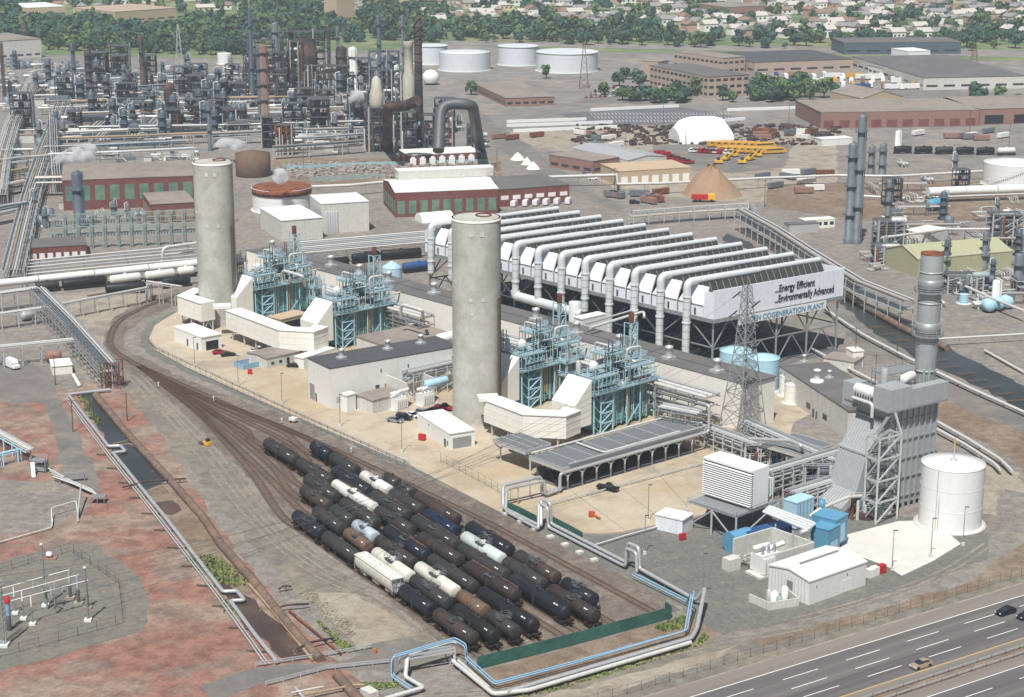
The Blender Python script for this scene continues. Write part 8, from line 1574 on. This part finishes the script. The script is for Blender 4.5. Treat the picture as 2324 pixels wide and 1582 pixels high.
for a in (('dark_roof_depot', 'long dark roofed depot at the top right', (2095, 205), (2330, 200), (2130, 150), 8, 'wall_concrete', 'roof_grey'), ('teal_factory', 'long teal fronted factory before the houses', (1915, 124), (2180, 122), (1910, 112), 9, 'refinery_blue', 'roof_grey'), ('grey_factory', 'pale factory with grey roofs beside the office blocks', (1712, 168), (1935, 160), (1715, 142), 8, 'office_stone', 'roof_dark'), ('white_depot', 'white flat depot among the truck trailers', (2060, 145), (2110, 143), (2060, 136), 9, 'white_paint', 'white_paint'), ('cream_factory', 'cream flat factory in the woodland at the top left', (62, 40), (150, 36), (62, 28), 9, 'tan_clad', 'pale_clad'), ('brown_school', 'broad tan school building in the woodland', (262, 55), (400, 45), (262, 38), 11, 'tan_clad', 'office_stone'), ('tan_tower_block', 'tan tower block above the refinery', (765, 50), (805, 47), (765, 45), 22, 'tan_clad', 'pale_clad'), ('pale_store', 'long pale store roof above the woodland', (905, 12), (1115, 8), (905, 4), 8, 'tan_clad', 'white_paint'), ('grey_works', 'grey works with rows of dark windows at the frame edge', (-20, 138), (95, 130), (-20, 118), 14, 'wall_concrete', 'roof_brown'), ('red_row_houses', 'long red brick block among the houses', (1645, 38), (1740, 34), (1645, 26), 9, 'brick_pale', 'roof_brown'), ('blue_warehouse', 'pale warehouse at the depot yard', (2020, 180), (2140, 176), (2020, 166), 6, 'white_paint', 'roof_brown')):
    bld(*a, 6, 'glass_dark', zb=2)
# ---------------------------------------------------------------- roads, lots and rows of vehicles
sheet('paved_road', [(1020, 232), (1052, 228), (1140, 290), (1260, 372), (1330, 430), (1420, 470), (1400, 480), (1290, 436), (1190, 378), (1085, 300)], .02, 'old_asphalt'); sheet('parking_lot', [(1272, 258), (1420, 248), (1550, 244), (1660, 262), (1680, 276), (1500, 282), (1330, 288)], .03, 'lot_asphalt'); sheet('parking_lot', [(1420, 215), (1480, 192), (1640, 196), (1600, 215), (1500, 236), (1300, 232)], .03, 'old_asphalt'); sheet('truck_yard', [(1700, 212), (2120, 200), (2330, 218), (2330, 250), (1800, 240)], .03, 'old_asphalt'); sheet('dirt_field', [(1300, 300), (1900, 300), (1900, 440), (1700, 460), (1420, 440), (1300, 380)], .012, 'pale_dirt'); sheet('tan_yard', [(1140, 300), (1480, 288), (1520, 300), (1480, 335), (1300, 345), (1230, 340)], .016, 'pale_dirt'); sheet('tan_yard', [(1690, 330), (1900, 340), (1890, 395), (1740, 400)], .018, 'pale_dirt'); sheet('tan_yard', [(620, 360), (1130, 356), (1150, 415), (620, 420)], .014, 'brown_soil'); sheet('bus_yard', [(1480, 330), (1800, 322), (1780, 380), (1680, 392), (1500, 385)], .026, 'old_asphalt'); sheet('brown_field', [(1740, 420), (2324, 410), (2324, 500), (1960, 500), (1740, 470)], .017, 'brown_soil'); sheet('green_field', [(1050, 102), (2400, 132), (2400, 140), (1960, 132), (1360, 118)], .03, 'far_grass')
b = MB()
for k in range(40):
    for r_ in range(3): p, q_ = G(1340+k*8+r_*8, 256+r_*8+abs(k-20)*.02), G(1344+k*8+r_*8, 261+r_*8); n_ = V(.12, 0); b.add([tuple(up(v, .04)) for v in (p-n_, p+n_, q_+n_, q_-n_)], [(0, 1, 2, 3)])
stuff(tag(b.build('parking_lines', 'line_white'), 'rows of white bay lines on the dark parking lot', 'road marking'))
def low_wall(a, b_, l): p, q_ = G(*a), G(*b_); tag(MB().beam(up(p, .8), up(q_, .8), 1.2, 1.6).build('white_wall', 'white_paint'), l, 'wall')
for k, (a, b_) in enumerate((((1340, 252), (1540, 243)), ((1150, 279), (1330, 273)), ((1150, 288), (1390, 280)), ((1165, 300), (1400, 290)), ((1560, 284), (1690, 272)), ((1650, 252), (1840, 246)))): low_wall(a, b_, 'long low white kerb wall around the parking lots, '+ORD[k]+' counted away from the office block')
q = random.Random(21); CM = ('car_white', 'car_dark', 'car_silver', 'car_red', 'car_blue', 'car_white', 'car_tan')
def rowcars(a, b_, n, kinds, ang, label, group, mats=CM, sc=1.0):
    for k in range(n): f = k/max(1, n-1); put_car(q.choice(kinds), (a[0]+(b_[0]-a[0])*f+q.uniform(-1, 1), a[1]+(b_[1]-a[1])*f), ang+q.uniform(-4, 4), q.choice(mats), label, .05, group, sc)
for k in range(4): rowcars((1330+k*10, 222-k*7), (1560+k*8, 212-k*5), 22, ('sedan', 'suv', 'sedan'), 80, 'parked car in the crowded lot before the stone office', 'cars in the crowded office lot')
rowcars((1168, 468), (1290, 462), 6, ('van',), 75, 'white van parked beside the red brick wing', 'white vans by the brick wing', ('car_white',), 1.2); rowcars((1330, 392), (1345, 408), 4, ('sedan', 'suv'), 20, 'pale car parked by the small brick office', 'cars by the brick office', ('car_white', 'car_silver')); rowcars((2090, 238), (2200, 240), 9, ('sedan', 'suv'), 60, 'parked car behind the brick warehouse', 'cars behind the brick warehouse'); rowcars((1500, 355), (1560, 372), 6, ('pickup', 'van'), 30, 'red truck parked in the bus yard', 'red trucks in the bus yard', ('car_red',), 1.4); rowcars((1570, 345), (1660, 350), 9, ('pickup', 'suv', 'van'), 60, 'red or white truck parked among the buses', 'trucks among the buses', ('car_red', 'car_white', 'car_red'), 1.2); put_car('suv', (1440, 462), 10, 'car_dark', 'dark car on the road behind the condenser')
def boxthing(nm, label, cat, L, w, h, m, group):
    t = thing(nm, label, cat, (0, 0, 0), group); MB().box((0, 0, h/2+.7), (L, w, h)).build('body', m, t); MB().box((L*.02, 0, h+.72), (L*.94, w*.9, .1)).build('roof', m, t)
    for x in (-L*.32, L*.32):
        for s in (-1, 1): MB().tube([V(x, s*w*.42, .5), V(x, s*w*.5, .5)], .5, 10).build('wheel', 'tyre', t)
    return t
bus = boxthing('school_bus', 'yellow school bus parked in the bus yard', 'bus', 11.5, 2.6, 2.4, 'bus_yellow', 'yellow school buses'); MB().box((.3, 0, 2.4), (9.6, 2.66, .7)).build('windows', 'glass_dark', bus); MB().box((6.2, 0, 1.3), (1.6, 2.2, 1.2)).build('bonnet', 'bus_yellow', bus)
for k in range(16): p = G(1628+(k % 8)*15+(k//8)*22, 333+(k % 8)*.6+(k//8)*12); copy_tree(bus, (p.x, p.y, 0), R(20))
proto_done(bus)
tr = boxthing('truck_trailer', 'truck trailer', 'trailer', 12.5, 2.6, 2.8, 'white_paint', 'truck trailers in the depot yard')
for k in range(60):
    p = G(1715+(k % 20)*22+q.uniform(-5, 5), 178+(k//20)*11+q.uniform(-3, 3)); m, l = q.choice((('white_paint', 'white truck trailer parked in the far depot yard'), ('white_paint', 'white truck trailer parked in the far depot yard'), ('bus_yellow', 'yellow truck trailer parked in the far depot yard'), ('deep_blue', 'blue truck trailer parked in the far depot yard'), ('pale_clad', 'grey truck trailer parked in the far depot yard'), ('brick_pale', 'brown truck trailer parked in the far depot yard')))
    copy_tree(tr, (p.x, p.y, 0), R(q.choice((80, 85, 10))), None, l, None, {'body': m, 'roof': m})
for k in range(46):
    (x0, x1, y0, y1, w) = ((1130, 1480, 305, 335, 'by the diagonal road'), (1690, 1890, 395, 440, 'on the bare field'), (1700, 1850, 300, 318, 'behind the white tent'), (1380, 1500, 440, 462, 'behind the condenser'), (2000, 2320, 300, 320, 'before the brick warehouse'))[k % 5]; p = G(q.uniform(x0, x1), q.uniform(y0, y1)); m, n_ = q.choice((('pale_clad', 'pale'), ('brick_pale', 'brown'), ('refinery_grey', 'grey'), ('rust', 'rusty')))
    copy_tree(tr, (p.x, p.y, 0), R(q.choice((5, 40, 130))), (.7, .9, .8), n_+' box trailer parked '+w, 'box trailers in the yards', {'body': m, 'roof': m})
proto_done(tr)
for k in range(6): train_car((2030+k*47, 338+k*.8), (2068+k*47, 337+k*.8), ('tank_black', 'tank_black', 'tank_grey', 'tank_navy', 'tank_black', 'tank_white')[k], ('black', 'black', 'grey', 'blue-black', 'black', 'white')[k]+' tank car on the far train, '+ORD[k]+' from the white drum')
p = G(1593, 458); g = thing('dump_truck', 'red and yellow dump truck before the sand heap', 'truck', tuple(p)); MB().box((p.x-1, p.y, 2.2), (7, 3, 2)).build('dump_bed', 'red_paint', g); MB().box((p.x+4, p.y, 2.2), (3, 2.8, 2.6)).build('cab', 'yellow', g); [MB().tube([V(p.x+x, p.y-1.5, .7), V(p.x+x, p.y-1.1, .7)], .7, 10).build('wheel', 'tyre', g) for x in (-3, -1, 4)]
for k in range(6): p = G(1630+k*18, 372-(k % 3)*8); g = thing('digger', 'yellow digger parked beside the sand heap', 'digger', tuple(p), 'yellow diggers by the sand heap'); MB().box((p.x, p.y, 1.2), (4, 2.4, 1.6), k).build('body', 'yellow', g); MB().box((p.x, p.y, 2.6), (1.6, 1.6, 1.4), k).build('cab', 'glass_dark', g); MB().beam(V(p.x+1, p.y, 2), V(p.x+4, p.y+.5, 5), .5).build('boom', 'yellow', g); MB().box((p.x, p.y, .35), (4.2, 3, .7), k).build('tracks', 'tyre', g)
# junk yard behind the brick works
b = MB()
for k in range(900): p = G(q.uniform(640, 1120), q.uniform(372, 406)); s = q.uniform(.5, 2.2); b.box((p.x, p.y, s*.35), (s*q.uniform(.6, 2.2), s, s*.7), q.uniform(0, 3))
stuff(tag(b.build('scrap', 'junk'), 'scrap and debris strewn behind the brick works', 'scrap')); b = MB()
for k in range(500): p = G(q.uniform(1300, 1900), q.uniform(285, 330)); s = q.uniform(.6, 2.2); b.box((p.x, p.y, s*.35), (s*q.uniform(.6, 3), s, s*.7), q.uniform(0, 3))
stuff(tag(b.build('stacked_materials', 'sooty'), 'stacked dark materials in the yard by the white tent', 'materials'))
for k, (a, b_, l) in enumerate((((650, 387), (830, 378), 'pale blue hoarding behind the rust topped tank'), ((830, 378), (1110, 370), 'pale blue hoarding along the scrap yard'), ((705, 412), (870, 404), 'pale green hoarding before the scrap yard'), ((900, 400), (1070, 394), 'pale blue hoarding behind the brick works'))): p, q_ = G(*a), G(*b_); tag(MB().beam(up(p, 1), up(q_, 1), .3, 2.2).build('hoarding', 'teal' if k != 2 else 'refinery_green'), l, 'fence')
# switchyard gantries
for k in range(22):
    r_, i = divmod(k, 11); p = G(118+i*30, 566-r_*30-i*1.2); w = 28/PXM(130, 560); g = thing('gantry', 'grey-green lattice gantry in the switchyard behind the brick hut', 'gantry', tuple(p), 'switchyard gantries'); b = MB()
    for x in (0, w): lattice(b, (V(p.x+x, p.y, 0), V(p.x+x, p.y, 9)), (V(p.x+x+1, p.y, 0), V(p.x+x+1, p.y, 9)), 6, .14); b.beam(V(p.x+x, p.y, 0), V(p.x+x, p.y, 9), .2); b.beam(V(p.x+x+1, p.y, 0), V(p.x+x+1, p.y, 9), .2)
    b.build('legs', 'refinery_green', g); b = MB()
    for z in (4.5, 6.5, 8.6): b.beam(V(p.x, p.y, z), V(p.x+w, p.y, z), .3)
    for j in range(6): b.beam(V(p.x+w*j/6, p.y, 6.5), V(p.x+w*(j+1)/6, p.y, 8.6), .14)
    b.build('girder', 'refinery_green', g)
    for j in range(4): MB().lathe(V(p.x+w*(j+.6)/4.4, p.y, 4.6), [(.2, 0), (.35, .3), (.2, .6), (.35, .9), (.2, 1.3)], 6).build('insulator', 'refinery_grey', g)
for (x, y, h) in ((230, 400, 14), (690, 395, 12), (905, 400, 12), (1128, 390, 12), (1420, 340, 12), (1555, 330, 13), (1640, 300, 13), (1395, 440, 12), (1735, 470, 12), (1790, 285, 12), (1505, 280, 12), (2200, 300, 12), (2020, 250, 12), (2290, 330, 12), (1985, 880, 10), (2035, 810, 14), (1940, 830, 12)): utility_pole((x, y), h, 'thin brown utility pole in the yards behind the plant', group='far utility poles')
for (x, y, yt, l) in ((410, 195, 55, 'pale lattice mast before the woodland'), (1325, 200, 95, 'rusty lattice mast before the broad tank'), (58, 105, 50, 'rusty lattice mast in the woodland edge'), (2210, 150, 100, 'rusty lattice mast by the dark depot')):
    c = G(x, y); h = HT(x, y, yt); g = thing('lattice_mast', l, 'mast', tuple(c)); b = MB()
    for sx, sy in ((-1, -1), (1, -1), (1, 1), (-1, 1)): b.beam(V(c.x+sx*3, c.y+sy*3, 0), V(c.x+sx*.4, c.y+sy*.4, h), .3)
    for k in range(8): f, e = k/8, (k+1)/8; w0, w1 = 3-2.6*f, 3-2.6*e; b.beam(V(c.x-w0, c.y-w0, h*f), V(c.x+w1, c.y-w1, h*e), .16); b.beam(V(c.x+w0, c.y-w0, h*f), V(c.x-w1, c.y-w1, h*e), .16)
    b.build('lattice', 'steel_light' if 'pale' in l else 'rust', g)
for t in CARP.values(): proto_done(t)
# ================================================================ WOODLAND, TOWN AND HAZE
mat('leaf_dark', (60, 86, 62), .9, 0, .3, .12, (48, 74, 58), rgb3=(70, 96, 58)); mat('leaf_mid', (82, 106, 66), .9, 0, .3, .12, (66, 94, 60), rgb3=(98, 116, 70)); mat('leaf_blue', (62, 92, 78), .9, 0, .28, .12, (52, 80, 70))
mat('shingle_grey', (140, 136, 134), .9, 0, .12, .2); mat('shingle_brown', (134, 112, 98), .9, 0, .14, .2); mat('shingle_pale', (186, 180, 172), .9, 0, .1, .2); mat('siding_white', (230, 228, 222), .8, 0, .06, .2); mat('siding_cream', (208, 190, 160), .8, 0, .08, .2); mat('siding_rose', (186, 148, 132), .85, 0, .1, .2)
def PRJ(p): zc = p[1]*_c-(p[2]-CAM_H)*_s; yc = p[1]*_s+(p[2]-CAM_H)*_c; return CX+FPX*p[0]/zc, CY-FPX*yc/zc
def crown_faces(b, c, r, h, n, q, leaf):
    """a crown of leaf clumps: lobes round the centre, leaf faces spread over each lobe"""
    lobes = [(V(q.uniform(-.5, .5)*r, q.uniform(-.5, .5)*r, h*q.uniform(.35, .82)), r*q.uniform(.42, .66)) for _ in range(7)]
    for k in range(n):
        o, lr = lobes[k % 7]; a = q.uniform(0, 6.283); e = math.asin(q.uniform(-.55, 1)); d = V(math.cos(a)*math.cos(e), math.sin(a)*math.cos(e), math.sin(e)); p = c+o+d*(lr*q.uniform(.75, 1.08))
        t = d.orthogonal().normalized(); t = (t+V(q.uniform(-.6, .6), q.uniform(-.6, .6), q.uniform(-.6, .6))).normalized(); s = leaf*q.uniform(.6, 1.3); w = d.cross(t).normalized()
        b.add([tuple(p-t*s-w*s*.7), tuple(p+t*s-w*s*.6), tuple(p+t*s*.8+w*s*.8), tuple(p-t*s*.9+w*s*.6)], [(0, 1, 2, 3)])
TP = []; q = random.Random(77)
for k in range(6):
    t = thing('tree', 'tree', 'tree'); r = (5.2, 4.2, 6.2, 3.6, 5.0, 4.6)[k]; h = (11, 9.5, 12, 8, 13, 7)[k]; b = MB().tube([V(0, 0, 0), V(.2, 0, h*.3), V(-.1, .2, h*.62)], [.5, .36, .12], 6)
    for j in range(4): a = j*1.6+k; b.tube([V(.1, 0, h*(.3+.06*j)), V(math.cos(a)*r*.5, math.sin(a)*r*.5, h*(.55+.05*j))], [.2, .06], 5)
    b.build('trunk', 'bark', t); b = MB(); crown_faces(b, V(0, 0, 0), r, h, 230, q, 1.0); b.build('crown', ('leaf_dark', 'leaf_mid', 'leaf_blue')[k % 3], t); TP.append(t)
spots = []
def fill(quad, n, prob=1.0):
    P = [G(x, y) for x, y in quad]
    for k in range(n):
        a, b_ = q.random(), q.random(); p = P[0].lerp(P[1], a).lerp(P[3].lerp(P[2], a), b_); spots.append(p)
fill(((-30, 112), (560, 128), (560, 52), (-30, 52)), 620); fill(((560, 100), (1000, 96), (1000, 22), (540, 14)), 420); fill(((1000, 96), (1500, 106), (1500, 62), (1000, 58)), 150); fill(((1480, 106), (2360, 118), (2360, 86), (1480, 84)), 90); fill(((1000, 60), (2360, 92), (2400, -12), (900, -12)), 330); fill(((-60, 48), (900, 14), (900, -14), (-60, -14)), 160)
near = [((1430, 228), 1), ((1465, 228), 2), ((1500, 232), 1), ((1545, 232), 0), ((1580, 218), 4), ((1640, 228), 2), ((1662, 232), 1), ((1535, 215), 3), ((1240, 178), 4), ((1370, 215), 1), ((1405, 196), 0), ((1450, 200), 2), ((1705, 225), 2), ((1725, 228), 1), ((1750, 232), 2), ((1775, 228), 4), ((1800, 222), 0), ((1870, 222), 4), ((1895, 215), 1), ((2215, 235), 2), ((2265, 240), 4), ((2310, 238), 1), ((1070, 215), 1), ((270, 140), 3), ((230, 130), 3), ((1420, 180), 3), ((1590, 108), 4)]+[((1700+q.uniform(0, 140), 205+q.uniform(0, 26)), q.choice((1, 4, 2))) for _ in range(26)]+[((1410+q.uniform(0, 150), 226+q.uniform(0, 10)), q.choice((0, 1, 5))) for _ in range(14)]
KN = ('full dark green tree', 'mid green spreading tree', 'broad blue-green tree', 'small dark green tree', 'tall mid green tree', 'low blue-green tree')
for (x, y), k in near: p = G(x, y); s = q.uniform(.8, 1.1); copy_tree(TP[k], (p.x, p.y, 0), q.uniform(0, 6), (s, s, s), KN[k]+' by the stone office and car lots', 'trees by the offices')
CLR = ((250, 415, 30, 62), (50, 158, 22, 48), (752, 818, 15, 56), (895, 1125, -5, 16), (0, 110, 95, 150), (1640, 1745, 22, 44))
spots = [p for p in spots if not any(a < PRJ(p)[0] < b_ and c_ < PRJ(p)[1] < d_+8 for a, b_, c_, d_ in CLR)]
spots.sort(key=lambda p: p.y); vis = [p for p in spots if -20 < PRJ(p)[0] < 2344 and PRJ((p.x, p.y, 8))[1] > -5]
for p in vis[:270]: k = q.randrange(6); s = q.uniform(.55, 1.35); copy_tree(TP[k], (p.x, p.y, 0), q.uniform(0, 6), (s, s, s*q.uniform(.85, 1.1)), KN[k]+' in the woods beyond the refinery', 'trees beyond the refinery')
ids = set(id(p) for p in vis[:270]); WB = [MB(), MB(), MB()]
for p in spots:
    if id(p) in ids: continue
    crown_faces(WB[q.randrange(3)], p, q.uniform(3, 7.5), q.uniform(6, 14), 56, q, 1.9)
for k, m in enumerate(('leaf_dark', 'leaf_mid', 'leaf_blue')): stuff(tag(WB[k].build('far_wood', m), ('dark green', 'mid green', 'blue-green')[k]+' mass of far trees among the houses', 'trees'))
for t in TP: proto_done(t)
sheet('woodland_floor', [(-200, 118), (560, 134), (1000, 104), (1000, 20), (560, 12), (-200, 20)], .01, 'far_grass'); sheet('town_ground', [(1000, 92), (2600, 118), (2600, -40), (-400, -40), (-400, 20), (900, 16)], .006, 'far_grass')
def house_proto(L, w, h, g_):
    t = thing('house', 'house', 'house'); MB().box((0, 0, h/2), (L, w, h)).build('wall', 'siding_white', t); b = MB(); e = .5
    vs = [(-L/2-e, -w/2-e, h-.2), (L/2+e, -w/2-e, h-.2), (L/2+e, 0, h+g_), (-L/2-e, 0, h+g_), (-L/2-e, w/2+e, h-.2), (L/2+e, w/2+e, h-.2)]
    b.add(vs, [(0, 1, 2, 3), (3, 2, 5, 4), (0, 3, 4), (1, 5, 2), (0, 4, 5, 1)]); b.build('roof', 'shingle_grey', t)
    for i in range(3): MB().box((-L*.3+i*L*.3, -w/2-.03, h*.55), (1.6, .1, 1.5)).build('window', 'glass_dark', t)
    MB().box((L*.2, w*.1, h+g_*.9), (.8, .8, 1.8)).build('chimney', 'brick', t); return t
HP = [house_proto(13, 8.5, 5.4, 2.6), house_proto(11, 8, 6.2, 2.8), house_proto(15, 9.5, 4.2, 2.4)]; cnt = 0; tries = 0
PAL = (('siding_white', 'white'),)*4+(('siding_cream', 'cream'),)*2+(('siding_rose', 'rose'),); RPAL = (('shingle_grey', 'grey'),)*3+(('shingle_brown', 'brown'),)+(('shingle_pale', 'pale'),)*3
cells = [(i, j) for i in range(-30, 40) for j in range(0, 34)]; q.shuffle(cells); ca, sa = math.cos(R(22)), math.sin(R(22))
for i, j in cells:
    if cnt >= 285: break
    X, Y = i*19+q.uniform(-3, 3), j*30+q.uniform(-4, 4); p = V(X*ca-Y*sa*.4, 1330+X*sa*.15+Y, 0); x, y = PRJ(p)
    if not (960 < x < 2350 and -6 < y < (66 if x < 1500 else 92)): 
        if not (-20 < x < 900 and -6 < y < 30 and q.random() < .5): continue
    k = q.randrange(3); wm, wn_ = q.choice(PAL); rm, rn_ = q.choice(RPAL); copy_tree(HP[k], (p.x, p.y, 0), R(22+q.choice((0, 90, 0, 90))), (1.2, 1.2, 1.15), wn_+' house with '+rn_+' gabled roof among the trees of the town', 'houses of the town', {'wall': wm, 'roof': rm}); cnt += 1
for t in HP: proto_done(t)
# ---------------------------------------------------------------- steam and haze
def volmat(name, dens, col_, noise=None):
    m = bpy.data.materials.new(name); m.use_nodes = True; MATS[name] = m; n = m.node_tree; n.nodes.remove(n.nodes['Principled BSDF']); v = n.nodes.new('ShaderNodeVolumePrincipled'); v.inputs['Color'].default_value = (*col_, 1); v.inputs['Density'].default_value = dens
    n.links.new(v.outputs[0], n.nodes['Material Output'].inputs['Volume'])
    if noise:
        g = n.nodes.new('ShaderNodeNewGeometry'); t = n.nodes.new('ShaderNodeTexNoise'); t.inputs['Scale'].default_value = noise; t.inputs['Detail'].default_value = 3; r_ = n.nodes.new('ShaderNodeMapRange'); r_.inputs[1].default_value = .42; r_.inputs[2].default_value = .68; r_.inputs[4].default_value = dens
        n.links.new(g.outputs['Position'], t.inputs['Vector']); n.links.new(t.outputs[0], r_.inputs[0]); n.links.new(r_.outputs[0], v.inputs['Density'])
    else: m.cycles.homogeneous_volume = True
    return m
volmat('steam', .9, (.98, .98, .99), .22)
for pts, rr, l in (([(108, 384, 5), (130, 365, 9), (165, 352, 12), (200, 345, 15), (218, 330, 19)], [.05, 2.4, 3.8, 4.6, .05], 'white steam plume drifting over the broad pipe rack'), ([(484, 330, 6), (505, 326, 9), (535, 328, 10), (560, 322, 12)], [.05, 2.8, 3.0, .05], 'white steam plume behind the farther chimney top'), ([(632, 418, 14), (636, 400, 18), (640, 386, 23)], [.05, 3.8, .05], 'grey steam puff above the rusty open tank'), ([(800, 240, 12), (808, 225, 18), (818, 212, 24)], [.05, 5.5, .05], 'steam puff beside the cream banded reactor')):
    P = spl([G(*p) for p in pts], 4); n = len(P); w = [rr[min(len(rr)-1, int(i/(n-1)*(len(rr)-1)))]*(1-(i/(n-1)*(len(rr)-1)) % 1)+rr[min(len(rr)-1, int(i/(n-1)*(len(rr)-1))+1)]*((i/(n-1)*(len(rr)-1)) % 1) for i in range(n)]
    stuff(tag(MB().tube(P, w, 12, False).build('steam_plume', 'steam'), l, 'steam'))
volmat('haze_air', .00010, (.78, .90, 1.0))
hz = MB().prism([V(-2450, -250), V(2450, -250), V(2450, 4650), V(-2450, 4650)], -1.1, 149).build('haze', 'haze_air'); stuff(hz); tag(hz, 'thin pale blue haze over the whole industrial plain', 'haze')
